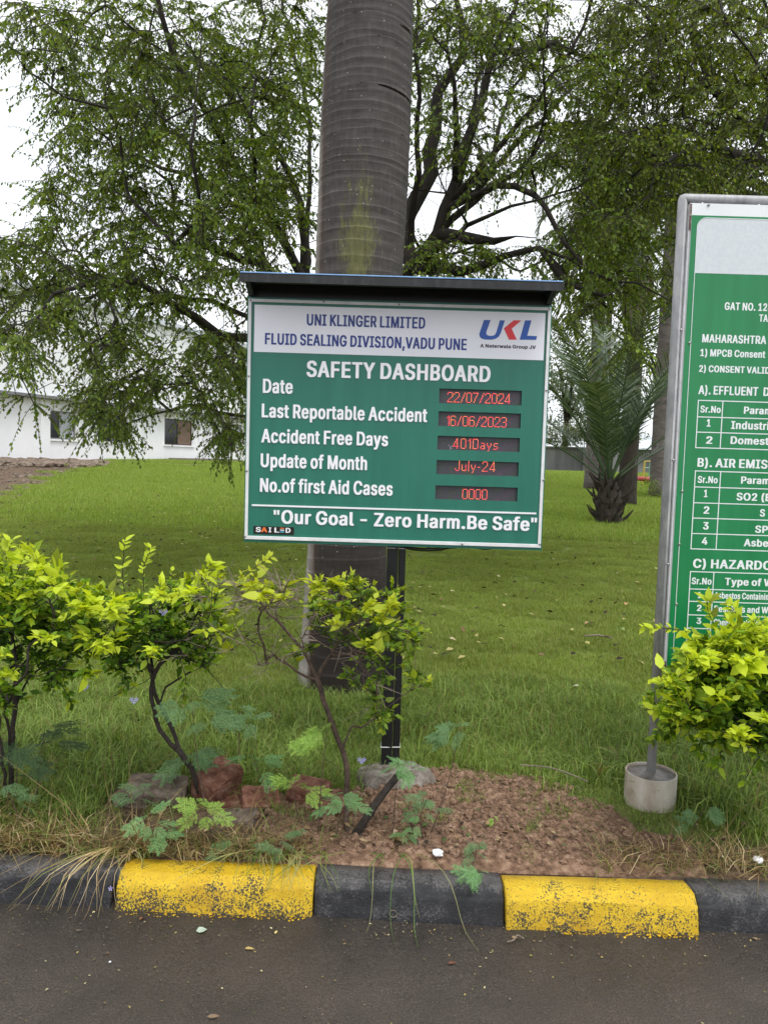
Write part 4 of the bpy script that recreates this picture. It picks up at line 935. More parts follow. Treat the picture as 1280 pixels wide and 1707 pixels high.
for s_, l_, b_, c_, r_, bo in (('SAFETY DASHBOARD', 510.9, 628.0, 26.2, 816.8, .034), ('Date', 438.2, 654.9, 23.2, 487.9, .034), ('Last Reportable Accident', 436.3, 695.6, 22.6, 711.7, .034),
        ('Accident Free Days', 435.6, 737.6, 22.6, 646.6, .034), ('Update of Month', 434.5, 778.6, 22.8, 611.6, .034), ('No.of first Aid Cases', 433.3, 819.8, 22.8, 654.3, .034), ('"Our Goal - Zero Harm.Be Safe"', 455.8, 872.4, 22.6, 894.0, .034)):
    lettering('lettering', s_, board, 3.1995, l_, b_, c_, r_, W_, bo, thick=.004)
a = at(420, 842, YB); b = at(893.4, 842 + 473.4 * .0297, YB); mb = MB(); mb.box(a.x, b.x, 3.1995, 3.2035, a.z - .0035, a.z + .0035); mb.build('divider_line', W_, board)
# maker's plate
a = at(422.7, 876.4, YB); b = at(490.2, 878.4, YB); c = at(422.7, 889.5, YB)
mb = MB(); mb.box(a.x, b.x, 3.2012, 3.2035, c.z - .001, a.z - .001); pl = mb.build('maker_plate', 'plate_black', board)
for s_, l_, r_, mt_ in (('S', 426.5, 435.0, W_), ('A', 435.5, 445.5, 'letter_orange'), ('I', 447.8, 452.5, W_), ('L', 457.5, 465.5, W_), ('D', 476.3, 484.3, W_)):
    lettering('lettering', s_, pl, 3.2006, l_, 886.6 + (l_ - 426) * .03, 8.2, r_, mt_, .018, thick=.0006)
for k, mt_ in ((0, 'letter_orange'), (1, W_), (2, 'letter_cyan')):
    a = at(467, 880.2 + k * 3.1, 3.2006); mb = MB(); mb.box(a.x, a.x + .0175, 3.2002, 3.201, a.z - .0024, a.z + .0012); mb.build('logo_bar', mt_, pl)
# LED displays
GL = {'0': ['.####.'] + ['#....#'] * 9 + ['.####.'], '1': ['..#', '.##', '#.#'] + ['..#'] * 8,
      '2': ['.####.', '#....#', '#....#', '.....#', '.....#', '....#.', '...#..', '..#...', '.#....', '#.....', '######'],
      '3': ['.####.', '#....#', '.....#', '.....#', '.....#', '..###.', '.....#', '.....#', '.....#', '#....#', '.####.'],
      '4': ['....#.', '...##.', '...##.', '..#.#.', '..#.#.', '.#..#.', '.#..#.', '#...#.', '######', '....#.', '....#.'],
      '6': ['.####.', '#....#', '#.....', '#.....', '#####.', '#....#', '#....#', '#....#', '#....#', '#....#', '.####.'],
      '7': ['######', '.....#', '....#.', '....#.', '...#..', '...#..', '..#...', '..#...', '..#...', '.#....', '.#....'],
      '/': ['....#', '....#', '...#.', '...#.', '...#.', '..#..', '..#..', '.#...', '.#...', '.#...', '#....'],
      'D': ['#####.'] + ['#....#'] * 9 + ['#####.'], 'a': ['', '', '', '', '.###.', '....#', '....#', '.####', '#...#', '#...#', '.####'],
      'y': ['', '', '', '', '#...#', '#...#', '#...#', '.#.#.', '.#.#.', '..#..', '..#..', '..#..', '.#...'], 's': ['', '', '', '', '.####', '#....', '#....', '.###.', '....#', '....#', '####.'],
      'J': ['....#'] * 8 + ['#...#', '#...#', '.###.'], 'u': ['', '', '', ''] + ['#...#'] * 6 + ['.####'], 'l': ['#'] * 11, '-': [''] * 6 + ['###']}
PIT = .0039
def led(rect, txt, col0, row0, gap=1, pitch=None):
    x0, x1, z0, z1 = rect
    mb = MB(); mb.box(x0 - .003, x1 + .003, 3.2175, 3.222, z0 - .003, z1 + .003)
    o = link('display', mb.mesh('display', 'led_panel', Vector((x0, 3.2175, z1))), board); o.location = Vector((x0, 3.2175, z1)) - org(board); ORG[o.name] = Vector((x0, 3.2175, z1))
    mb = MB()
    mb.box(x0 - .003, x0, 3.2077, 3.2172, z0, z1); mb.box(x1, x1 + .003, 3.2077, 3.2172, z0, z1); mb.box(x0 - .003, x1 + .003, 3.2077, 3.2172, z1, z1 + .003); mb.box(x0 - .003, x1 + .003, 3.2077, 3.2172, z0 - .003, z0)
    mb.build('bezel', 'plate_black', o)
    mb = MB(); c = col0
    for ch in txt:
        g = GL[ch]; wch = max(len(r) for r in g)
        for ri, row in enumerate(g):
            for ci_, q in enumerate(row):
                if q != '#': continue
                cx = x0 + (c + ci_ + .5) * PIT; cz = z1 - (row0 + ri + .5) * PIT; r_ = .00135
                mb.add([(cx + r_ * math.cos(a_ * PI / 4 + .39), 3.2165, cz + r_ * math.sin(a_ * PI / 4 + .39)) for a_ in range(8)] + [(cx + r_ * math.cos(a_ * PI / 4 + .39), 3.2176, cz + r_ * math.sin(a_ * PI / 4 + .39)) for a_ in range(8)],
                       [tuple(reversed(range(8)))] + [(k, (k + 1) % 8, (k + 1) % 8 + 8, k + 8) for k in range(8)])
        c += wch + gap
    mb.build('lit_digits', 'led_red', o)
    return o
led(rects[0], '22/07/2024', 9, 3); led(rects[1], '16/06/2023', 9, 4); d3 = led(rects[2], '401Days', 17, 2, 2); led(rects[3], 'July-24', 20, 0, 2); led(rects[4], '0000', 29, 3)
mb = MB()
for k in range(5):
    x = rects[2][0] + (12.5 + k * .7 + (k % 2) * .8) * PIT; zz = rects[2][3] - (10 + (k * 7) % 5) * PIT; mb.box(x, x + .0017, 3.2165, 3.2175, zz, zz + .0017)
mb.build('lit_dots', 'led_white', d3)
# canopy: top sheet, folded lip with film edge, underside, two side brackets
cz_ = at(397, 456, 3.04).z
cx0, cx1 = at(399, 456, 3.04).x, at(940, 470, 3.04).x
mb = MB()
mb.add([(cx0, 3.04, cz_), (cx1, 3.04, cz_), (cx1, 3.34, cz_ + .035), (cx0, 3.34, cz_ + .035), (cx0, 3.04, cz_ + .004), (cx1, 3.04, cz_ + .004), (cx1, 3.34, cz_ + .039), (cx0, 3.34, cz_ + .039)],
       [(0, 3, 2, 1), (4, 5, 6, 7), (0, 1, 5, 4), (1, 2, 6, 5), (2, 3, 7, 6), (3, 0, 4, 7)])
can = mb.build('canopy', 'canopy_black', board)
mb = MB(); n_ = 60
for i in range(n_ + 1):
    x = cx0 + (cx1 - cx0) * i / n_; wv = .0012 * mnoise.noise(Vector((x * 30, 0, 0)))
    for (yy, zz) in ((3.037, cz_ - .030), (3.037, cz_ - .0005), (3.0395, cz_ - .0005), (3.0395, cz_ - .030)): mb.v.append((x, yy + wv, zz)); mb.c.append((1, 1, 1))
for i in range(n_):
    for k in range(4): a_ = i * 4 + k; b2 = i * 4 + (k + 1) % 4; mb.f.append((a_, b2, b2 + 4, a_ + 4))
mb.f += [(0, 1, 2, 3), (n_ * 4 + 3, n_ * 4 + 2, n_ * 4 + 1, n_ * 4)]
mb.build('lip', 'canopy_black', can)
mb = MB(); mb.box(cx0 + .004, cx1 - .004, 3.0365, 3.043, cz_ + .0042, cz_ + .0085); mb.build('film_edge', 'film_blue', can)
mb = MB(); ux0, ux1 = BX0 + .03, BX1 - .04
mb.add([(ux0, 3.05, cz_ - .004), (ux1, 3.05, cz_ - .004), (ux1, 3.195, cz_ - .002), (ux0, 3.195, cz_ - .002)], [(0, 1, 2, 3)]); mb.build('underside', 'canopy_under', can)
mb = MB(); mb.box(BX0 + .002, BX1 - .002, 3.205, 3.21, BZ1 + .001, cz_ + .015); mb.build('back_strip', 'plate_black', can)
for sx in (BX0 + .008, BX1 - .028):
    mb = MB(); t_ = .02
    mb.add([(sx, 3.055, cz_ - .006), (sx + t_, 3.055, cz_ - .006), (sx + t_, 3.20, cz_ - .002), (sx, 3.20, cz_ - .002), (sx, 3.20, BZ1 + .004), (sx + t_, 3.20, BZ1 + .004), (sx, 3.17, BZ1 + .004), (sx + t_, 3.17, BZ1 + .004)],
           [(0, 1, 2, 3), (3, 2, 5, 4), (4, 5, 7, 6), (6, 7, 1, 0), (0, 3, 4, 6), (1, 7, 5, 2)]); mb.build('bracket', 'canopy_black', can)
# post: two black box sections side by side
YP = 3.315
a0, a1 = at(641, 1150, 3.27).x, at(659.5, 1150, 3.27).x
mb = MB(); mb.box(.019, .0665, 3.27, 3.32, .10, 1.9); mb.build('post', 'paint_black', board, bevel=.003)
mb = MB(); mb.box(.069, .099, 3.283, 3.31, .10, 1.9); mb.build('post', 'paint_black', board, bevel=.003)
for zz, e in ((1.118, .002), (.245, 0)):
    mb = MB(); x0_, x1_, y0_, y1_ = .017, .101, 3.268, 3.322
    q = [(x0_, y0_, zz), (x1_, y0_ + .008, zz - e), (x1_, y1_, zz), (x0_, y1_, zz), (x0_, y0_, zz + .0001)]
    mb.tube(q, .0022, 6); mb.build('cable_tie', 'tie_white', board)
cp = [at(668, 905, 3.28), at(676, 913, 3.27), at(700, 917.5, 3.26), at(730, 917, 3.26), at(752, 913, 3.26), at(785, 911.5, 3.26), at(805, 915, 3.26), at(822, 913.5, 3.27), at(830, 908, 3.28)]
def smooth_path(P, k=5):
    P = [Vector(p) for p in P]; out = []
    for i in range(len(P) - 1):
        a, b, c, d = P[max(i - 1, 0)], P[i], P[i + 1], P[min(i + 2, len(P) - 1)]
        for j in range(k):
            t = j / k; out.append(.5 * ((2 * b) + (-a + c) * t + (2 * a - 5 * b + 4 * c - d) * t * t + (-a + 3 * b - 3 * c + d) * t ** 3))
    return out + [P[-1]]
mb = MB(); mb.tube(smooth_path(cp), .0042, 8); mb.build('cable', 'cable', board, smooth=True)
mb = MB(); mb.tube([p + Vector((0, .012, .007)) for p in smooth_path(cp)], .0036, 8); mb.build('cable', 'cable', board, smooth=True)

# concrete footing
bm = bmesh.new(); bmesh.ops.create_grid(bm, x_segments=44, y_segments=36, size=1)
cx_, cy_ = .075, 3.22
for v in bm.verts:
    a_ = math.atan2(v.co.y, v.co.x); rr = max(abs(v.co.x), abs(v.co.y)); l_ = Vector((v.co.x, v.co.y, 0)).length or 1
    ux, uy = v.co.x / l_ * rr, v.co.y / l_ * rr
    edge = 1 + .16 * mnoise.noise(Vector((math.cos(a_) * 1.6, math.sin(a_) * 1.6, 4))) + .06 * mnoise.noise(Vector((math.cos(a_) * 6, math.sin(a_) * 6, 9)))
    h_ = .155 if rr < .72 else .155 - .15 * ((rr - .72) / .28) ** 1.1
    x, y = cx_ + ux * .205 * edge, cy_ + uy * .165 * edge
    v.co = Vector((x, y, .01 + h_ + .017 * mnoise.fractal(Vector((x * 14, y * 14, 1)), .8, 2, 5) + (.008 * mnoise.noise(Vector((x * 50, y * 50, 3)))) * (rr > .8)))
me = bpy.data.meshes.new('footing'); bm.to_mesh(me); bm.free(); me.polygons.foreach_set('use_smooth', [True] * len(me.polygons)); me.materials.append(M['concrete'])
tag(link('concrete_footing', me), 'rough grey lump of concrete holding the black post in the soil', 'footing')

# ------------------------------------------------------------------ the environmental notice board on the right
Y2 = 3.06
nb = thing('notice_board', (1.131, 3.09, .1), 'tall green and white consent notice board in a grey tube frame', 'sign')
ztop = at(1137, 331, 3.09).z; XR = 2.50
mb = MB(); mb.tube([(1.131, 3.09, .2), (1.131, 3.09, ztop - .006), (1.1325, 3.09, ztop - .0015), (1.137, 3.09, ztop), (XR - .006, 3.09, ztop), (XR - .0015, 3.09, ztop - .0015), (XR, 3.09, ztop - .006), (XR, 3.09, .2)], .0185, 20)
mb.build('tube_frame', 'steel_grey', nb, smooth=True)
pb = at(1110, 1112, Y2)
zb = pb.z; zt = at(1150, 337, Y2).z
flx0 = 1.152; shx0 = at(1154.7, 336, Y2).x - .002
mb = MB(); mb.box(flx0, XR - .03, 3.068, 3.095, zb, zt); bk = mb.build('back_panel', 'white_paint', nb, bevel=.002)
mb = MB(); n_ = 22     # rust eaten corner strip
mb.box(flx0 - .001, shx0 + .006, 3.0660, 3.0676, zt - .105, zt - .003); mb.build('rust_patch', 'rust', bk)
mb = MB(); mb.box(flx0, flx0 + .022, 3.0660, 3.0676, zb - .002, zb + .022); mb.build('rust_patch', 'rust', bk)
mb = MB(); mb.box(shx0, XR - .036, 3.062, 3.0645, zb + .004, zt - .002); sheet = mb.build('printed_sheet', 'print_white', nb)
YS = 3.0606
def sx(px, py): return at(px, py, YS)
g0 = shx0 + .0006; g1 = XR - .037
zg = sx(1155, 358.5).z
mb = MB(); mb.box(g0, g1, YS, 3.0616, zb + .006, zg); mb.build('green_print', 'print_green', sheet)
# light grey heading field with rounded corner, and the thin white inner line with rounded corners
hx0 = sx(1157.8, 455).x; hz0 = sx(1157, 455).z; hz1 = zg - .011; rr = .036
def rounded(x0, x1, z0, z1, r, corners, k=8):
    out = []
    for cx__, cz__, a0_, key in ((x1 - r, z1 - r, 0, 'tr'), (x0 + r, z1 - r, 90, 'tl'), (x0 + r, z0 + r, 180, 'bl'), (x1 - r, z0 + r, 270, 'br')):
        if key in corners: out += [(cx__ + r * math.cos(rad(a0_ + 90 * i / k)), cz__ + r * math.sin(rad(a0_ + 90 * i / k))) for i in range(k + 1)]
        else: out.append(({'l': x0, 'r': x1}[key[1]], {'t': z1, 'b': z0}[key[0]]))
    return out
def plate(name, pts, mt, parent, y0, y1):
    n = len(pts); mb = MB(); mb.add([(a, y0, b) for a, b in pts] + [(a, y1, b) for a, b in pts], [tuple(reversed(range(n)))] + [(i, (i + 1) % n, (i + 1) % n + n, i + n) for i in range(n)])
    return mb.build(name, mt, parent)
plate('heading_field', rounded(hx0, g1 - .02, hz0, hz1, rr, ('tl', 'tr')), 'print_grey', sheet, 3.0600, 3.0605)
lx = hx0 - .0016; pz0 = sx(1124, 1095).z
inner = rounded(lx, g1 - .018, pz0, hz1 + .0016, .036, ('tl', 'tr', 'bl', 'br'))
mb = MB(); q = [(a, 3.0600, b) for a, b in inner]; q.append(q[0]); mb.tube(q, .0015, 4, cap=False); mb.build('inner_line', 'print_white', sheet)
YT = 3.0600
Tt = 'print_white'
def t2(s, l, b, c, r, pre=None, bo=.026): lettering('lettering', s, sheet, YT, l, b, c, r, Tt, bo, pre, thick=.0005)
t2('GAT NO. 124', 1206.9, 516.5, 12.3, 1277.5, 'GAT NO. 12'); t2('TA', 1264.2, 536.2, 11.8, 1278.8); t2('MAHARASHTRA', 1169.5, 570.5, 13.2, 1276)
t2('1) MPCB Consent', 1166.3, 593.5, 11.5, 1274.5); t2('2) CONSENT VALID', 1164.3, 619.7, 10.8, 1282); t2('A). EFFLUENT', 1163.3, 657.0, 14.3, 1262.5); t2('D', 1271.5, 660, 14, 1281)
t2('B). AIR EMISSION', 1161.6, 778.0, 14.6, 1266, 'B). AIR EMI'); t2('C) HAZARDOUS', 1154.2, 946.4, 15, 1269, 'C) HAZARD')
def table(left_top, left_bot, rows, colx_top, y_bot_extra=None):
    """white ruled table; rows = heights of the rules at the left edge"""
    x0 = sx(*left_top).x; xc = sx(colx_top, left_top[1] + 1.2).x; zs = [sx(left_top[0] + (left_bot[0] - left_top[0]) * (r - rows[0]) / (rows[-1] - rows[0]), r).z for r in rows]
    for z_ in zs:
        mb = MB(); mb.box(x0, g1 - .03, 3.0600, 3.0605, z_ - .0018, z_ + .0018); mb.build('table_rule', Tt, sheet)
    for x_ in (x0, xc):
        mb = MB(); mb.box(x_, x_ + .0036, 3.0599, 3.0604, zs[-1] - .0018, zs[0] + .0018); mb.build('table_rule', Tt, sheet)
table((1162.5, 667.3), (1158.6, 746.2), [667.3, 694.8, 720.2, 746.2], 1203.4)
t2('Sr.No', 1166.5, 687.5, 11.2, 1200.3); t2('Parameters', 1238.9, 689.7, 11.8, 1272, 'Para'); t2('1', 1177, 711, 12.2, 1183.5); t2('Industrial', 1217.5, 715, 13, 1276.5, 'Industr')
t2('2', 1176, 739.6, 12.2, 1186.5); t2('Domestic', 1216.7, 740, 12.6, 1273.6, 'Domes')
table((1157.6, 784.9), (1151, 914.8), [784.9, 811.6, 838, 863.5, 889.2, 914.8], 1199.7)
t2('Sr.No', 1162.1, 804.8, 11.4, 1195.3); t2('Parameters', 1234.2, 806, 11.8, 1268, 'Para'); t2('SO2 (B', 1226.6, 834, 12.6, 1261, 'SO2'); t2('S', 1265.5, 861, 12.2, 1274); t2('SPM', 1257.6, 888, 12, 1279, 'SP'); t2('Asbestos', 1238.9, 910.5, 12.3, 1279.5, 'Asbe')
for s_, l_, b_ in (('1', 1172.4, 828.6), ('2', 1171.8, 856.3), ('3', 1170.7, 882.5), ('4', 1168.8, 907.8)): t2(s_, l_, b_, 12.4, l_ + (6 if s_ == '1' else 9.5))
table((1149.4, 952.7), (1143, 1100), [952.7, 981.6, 1002.2, 1024.8, 1047, 1085], 1188.4)
t2('Sr.No', 1152, 973.7, 11.2, 1185); t2('Type of W', 1207.1, 975.3, 12.3, 1268, 'Type of'); t2('1', 1162, 997, 10.5, 1167.6); t2('Asbestos Containing', 1189.7, 997.6, 10.8, 1280, 'Asbestos Containin')
t2('2', 1160.5, 1018.5, 10.5, 1168.5); t2('Residues and Waste', 1189.5, 1020.0, 11, 1264.7, 'Residues and'); t2('3', 1160, 1040, 10.5, 1168); t2('Chemical sludge', 1188.5, 1042.3, 10.8, 1269); t2('4', 1158.5, 1075, 11, 1167.5)
for px_, py_ in ((1180.5, 341.5), (1134.7, 550), (1148.5, 571.5), (1121.5, 767), (1136.5, 819), (1131.5, 907), (1112.6, 940.5), (1127, 1007)):
    p = at(px_, py_, 3.06); mb = MB(); mb.tube([(p.x, 3.0635, p.z), (p.x, 3.057, p.z), (p.x, 3.0555, p.z)], [.0055, .005, .002], 10); mb.build('screw', 'bolt', nb, smooth=True)
for i, x in enumerate((1.20, 1.42, 1.64, 1.86)):
    mb = MB(); mb.tube([(x, 3.07, ztop - .024), (x, 3.066, ztop - .024)], [.006, .004], 8); mb.build('screw', 'bolt', nb, smooth=True)
def pipe_foot(x, y, label):
    zr = .245; r = .102
    o = thing('cement_ring', (x, y, .1), label, 'footing')
    mb = MB(); n = 40; pr = [(r, .02), (r * 1.005, .12), (r, zr), (r - .0055, zr), (r - .0055, zr - .03)]
    for i in range(n):
        a = 2 * PI * i / n
        for q, zz in pr: mb.v.append((x + q * math.cos(a), y + q * math.sin(a), zz)); mb.c.append((1, 1, 1))
    for i in range(n):
        for k in range(len(pr) - 1): a = i * len(pr) + k; b = ((i + 1) % n) * len(pr) + k; mb.f.append((a, b, b + 1, a + 1))
    mb.build('pipe_collar', 'pipe_white', o, smooth=False)
    mb = MB(); R_ = 10
    for j in range(R_ + 1):
        for i in range(n):
            a = 2 * PI * i / n; q = (r - .006) * j / R_; xx, yy = x + q * math.cos(a), y + q * math.sin(a)
            mb.v.append((xx, yy, zr - .010 + .004 * mnoise.noise(Vector((xx * 30, yy * 30, 0))) + .012 * math.exp(-(q / .035) ** 2))); mb.c.append((1, 1, 1))
    for j in range(R_):
        for i in range(n): a = j * n + i; b = j * n + (i + 1) % n; mb.f.append((a, b, b + n, a + n))
    mb.build('cement_fill', 'wet_cement', o, smooth=True)
pipe_foot(1.131, 3.09, 'white pipe ring filled with cement round the grey tube of the consent board')
pipe_foot(XR, 3.09, 'far pipe ring footing of the consent board')

# ------------------------------------------------------------------ royal palm between the boards
rp = thing('royal_palm', (-.24, 4.6, .1), 'massive ringed grey palm trunk rising behind the safety board', 'palm tree')
YC = 4.6
prof = [(1180, 575, 168), (1140, 575, 160), (1080, 576, 150), (1000, 577, 141), (900, 579, 131), (800, 582, 133), (700, 586, 138), (600, 591, 143), (500, 596, 146), (450, 598.5, 147), (350, 604, 149), (250, 608, 151), (150, 612, 150), (60, 615.5, 147), (0, 618, 144)]
ax = []
for py, cx__, wd in prof:
    p = at(cx__, py, YC); dv = (p - Vector((0, 0, EYE))).dot(fw); ax.append((p.z, p.x, wd / FPX * dv / 2 * .985))
ax.sort(); ax[0] = (.06, ax[0][1], ax[0][2] * 1.05)
for zz, r_ in ((5.0, .245), (6.0, .225), (7.2, .20), (8.2, .185)): ax.append((zz, ax[-1][1] + .01, r_))
zs = np.array([a[0] for a in ax]); xs_ = np.array([a[1] for a in ax]); rs = np.array([a[2] for a in ax])
V = []; F = []; NS = 56; z = .06; rings = []
while z < 8.2:
    step = (.10 if z < 1.6 else .065 if z < 3 else .045) * rng.uniform(.7, 1.3)
    e = .0018 * rng.uniform(.3, 1.6); tilt = rng.normal(0, .012)
    rings += [(z, 0, tilt), (z + step * .10, -e * .7, tilt), (z + step * .5, e * .2, tilt), (z + step * .9, e * .8, tilt), (z + step * .965, e * 1.1, tilt)]
    z += step
rings.sort()
for zz, dr, tl in rings:
    r_ = float(np.interp(zz, zs, rs)); cx__ = float(np.interp(zz, zs, xs_))
    for k in range(NS):
        a = 2 * PI * k / NS; q = (r_ + dr) * (1 + .012 * mnoise.noise(Vector((math.cos(a) * 1.5, math.sin(a) * 1.5, zz * .8))))
        V.append((cx__ + q * math.cos(a) + .24, q * math.sin(a), zz - .1 + tl * math.cos(a + zz) + .004 * mnoise.noise(Vector((math.cos(a) * 3, math.sin(a) * 3, zz * 3)))))
nr = len(rings)
F = [(j * NS + k, j * NS + (k + 1) % NS, (j + 1) * NS + (k + 1) % NS, (j + 1) * NS + k) for j in range(nr - 1) for k in range(NS)]
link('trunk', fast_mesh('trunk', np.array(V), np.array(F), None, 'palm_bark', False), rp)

def frond_mesh(name, length, n, lw, ll, cols, droop=.5, vee=.5, rise=1.0, seed=0, arch=1.0, rach=.012):
    """a feather frond from the origin along +X rising then drooping; leaflets are folded strips"""
    rg = np.random.default_rng(seed); V = []; F = []; T = []
    pts = []; p = np.array([0., 0, 0]); ang = rise; st = length / 24
    for i in range(25):
        pts.append(p.copy()); t = i / 24; p = p + np.array([math.cos(ang), 0, math.sin(ang)]) * st; ang -= droop * (.4 + 1.6 * t ** 1.3 * arch) / 24 * 2
    mb = MB(); mb.col = tuple(cols[0]); mb.tube([tuple(q) for q in pts], [rach * (1.6 - 1.45 * i / 24) for i in range(25)], 5, col=tuple(np.array(cols[0]) * 1.3))
    nv = len(mb.v); V = [np.array(q) for q in mb.v]; T = [np.array(c) for c in mb.c]; F3 = []
    for f in mb.f:
        for k in range(1, len(f) - 1): F3.append((f[0], f[k], f[k + 1]))
    for i in range(n):
        t = .16 + .84 * (i + .5) / n; u = t * 24; k = min(int(u), 23); b = pts[k] + (pts[k + 1] - pts[k]) * (u - k); tx = pts[min(k + 1, 24)] - pts[max(k - 1, 0)]; tx /= np.linalg.norm(tx)
        up = np.array([-tx[2], 0, tx[0]]) if tx[0] > 0 else np.array([-tx[2], 0, tx[0]])
        for sd_ in (-1, 1):
            lat = np.array([0, sd_, 0.]); L_ = ll * (math.sin(PI * (.12 + .83 * t)) ** .6) * rg.uniform(.85, 1.1)
            d = lat * math.cos(vee) + up * math.sin(vee) + tx * rg.uniform(.75, 1.05); d = d + rg.normal(0, .07, 3); d /= np.linalg.norm(d)
            c = np.array(cols[rg.integers(len(cols))]) * rg.uniform(.75, 1.3); s_ = np.cross(d, np.cross(tx, lat)); s_ = np.cross(d, up + .4 * lat); s_ /= np.linalg.norm(s_) + 1e-9
            m1 = b + d * L_ * .5 + np.array([0, 0, -.03 * L_]); e_ = b + d * L_ + np.array([0, 0, -droop * .22 * L_]); q = len(V)
            V += [b - s_ * lw * .3, b + s_ * lw * .3, m1 + s_ * lw * .5, m1 - s_ * lw * .5, e_]; T += [c * .9, c * .9, c, c, c * 1.1]
            F3 += [(q, q + 1, q + 2), (q, q + 2, q + 3), (q + 3, q + 2, q + 4)]
    return fast_mesh(name, np.array(V), np.array(F3), np.array(T), 'frond')
FC = [(.035, .075, .028), (.05, .10, .035), (.028, .055, .022), (.07, .12, .05)]
# royal palm crown, far above the frame
crown_fr = [frond_mesh('frond', 3.4, 70, .035, .62, FC, .8, .1, 1.0, s_, 1.0, .03) for s_ in (1, 2)]
def put_frond(me, root, loc, yaw, pitch=0.0, roll=0.0, s=1.0, name='frond'):
    o = bpy.data.objects.new(name, me); COL.objects.link(o); o.parent = root
    o.location = Vector(loc) - org(root); o.rotation_euler = (roll, -pitch, yaw); o.scale = (s, s, s); return o
mb = MB(); mb.tube([(xs_[-1], 4.6, 8.15), (xs_[-1], 4.6, 8.4), (xs_[-1], 4.6, 9.6), (xs_[-1], 4.6, 9.9)], [.185, .2, .12, .05], 20); 
M['crownshaft'] = m_noise('crownshaft', (.09, .17, .05), (.14, .24, .08), 3, .4, 0)
mb.build('crownshaft', 'crownshaft', rp, smooth=True)
for k in range(12): put_frond(crown_fr[k % 2], rp, (xs_[-1], 4.6, 9.7), k * 2.399, .35 * math.sin(k * 1.7), 0, 1.0)
# ------------------------------------------------------------------ broad trees
TL3 = leaf_tpl(.55, .10, .15, 3); TL2 = leaf_tpl(.6, .10, .15, 2)
def big_tree(name, label, base, limbs, targets, group, rtip=.0045, expo=.48, rmax=.24, leaf=.062, ntw=3, nleaf=9, tlen=.55, cols=None, step=.2, bare=.06, pen=.12, nmain=11, thick=(7, 8), leafdens=None):
    root = thing(name, tuple(base), label, 'tree', group)
    sk = Skel(step)
    for i, lb in enumerate(limbs): sk.path(lb, jit=.016, r=(.19, .14) if i == 0 else ((.12, .012) if i in thick else (.07, .008) if i < nmain else (.042, .006)))
    base_a = np.array(base)
    order = sorted(targets, key=lambda t: np.linalg.norm(t - base_a) * rng.uniform(.8, 1.2))
    ends = []; dirs = []
    for t in order:
        i = sk.reach(t, arch=.12, jit=.022, pen=pen); p = sk.P[i]; pr = sk.P[sk.par[i]] if sk.par[i] >= 0 else p - np.array([0, 0, 1.])
        ends.append(p.copy()); d = p - pr; dirs.append(d / (np.linalg.norm(d) + 1e-9))
    sk.radii(rtip, expo, rmax)
    mt, mn = MB(), MB(); sk.mesh_into(mt, mn, split=.030)
    E_, D_ = [], []; EB_, DB_ = [], []
    for e, d in zip(ends, dirs):
        if rng.uniform() < (.42 if (660 < px_of(e)[0] < 960 and px_of(e)[1] > 60) else bare):
            for _ in range(2): EB_.append(e); DB_.append(d)
            continue
        for _ in range(ntw): E_.append(e); D_.append(d)
    P, D, Nn, K, tw = twig_leaves(E_, D_, nleaf, tlen, leaf, .22, .55)
    if EB_: tw = tw + twig_leaves(EB_, DB_, 3, tlen * 1.6, leaf, .12, .3)[4]
    for pl in tw: mn.tube([tuple(q) for q in pl], [.0032, .003, .0026, .0022, .0018, .0012], 3, cap=False)
    mt.build('trunk', 'bark_dark', root, smooth=True)
    mn.build('branches', 'bark_dark', root)['kind'] = 'stuff'
    n = len(P)
    S = leaf * np.exp(rng.normal(0, .22, n)); C = np.array(cols)[rng.integers(0, len(cols), n)] * rng.uniform(.7, 1.3, (n, 1))
    # whole sprigs of younger, lighter leaves here and there
    f = np.array([mnoise.noise(Vector(q) * .9) for q in P]); C = C * (1 + .55 * np.clip(f, -.5, .8))[:, None]
    o = link('crown', leaves_mesh('crown', P, D, Nn, S, C, TL2, 'tree_leaf', np.array(org(root))), root); o['kind'] = 'stuff'
    print(name, 'nodes', sk.n, 'leaves', n)
    return root
CT = [(.10, .155, .022), (.14, .21, .032), (.07, .115, .018), (.18, .25, .045), (.11, .14, .028)]
def LP(*pts): return [np.array(at(*p)) for p in pts]
tb = np.array([-.42, 8.9, gz(-.42, 8.9) - .05])
fork = np.array(at(572, 640, 8.9))
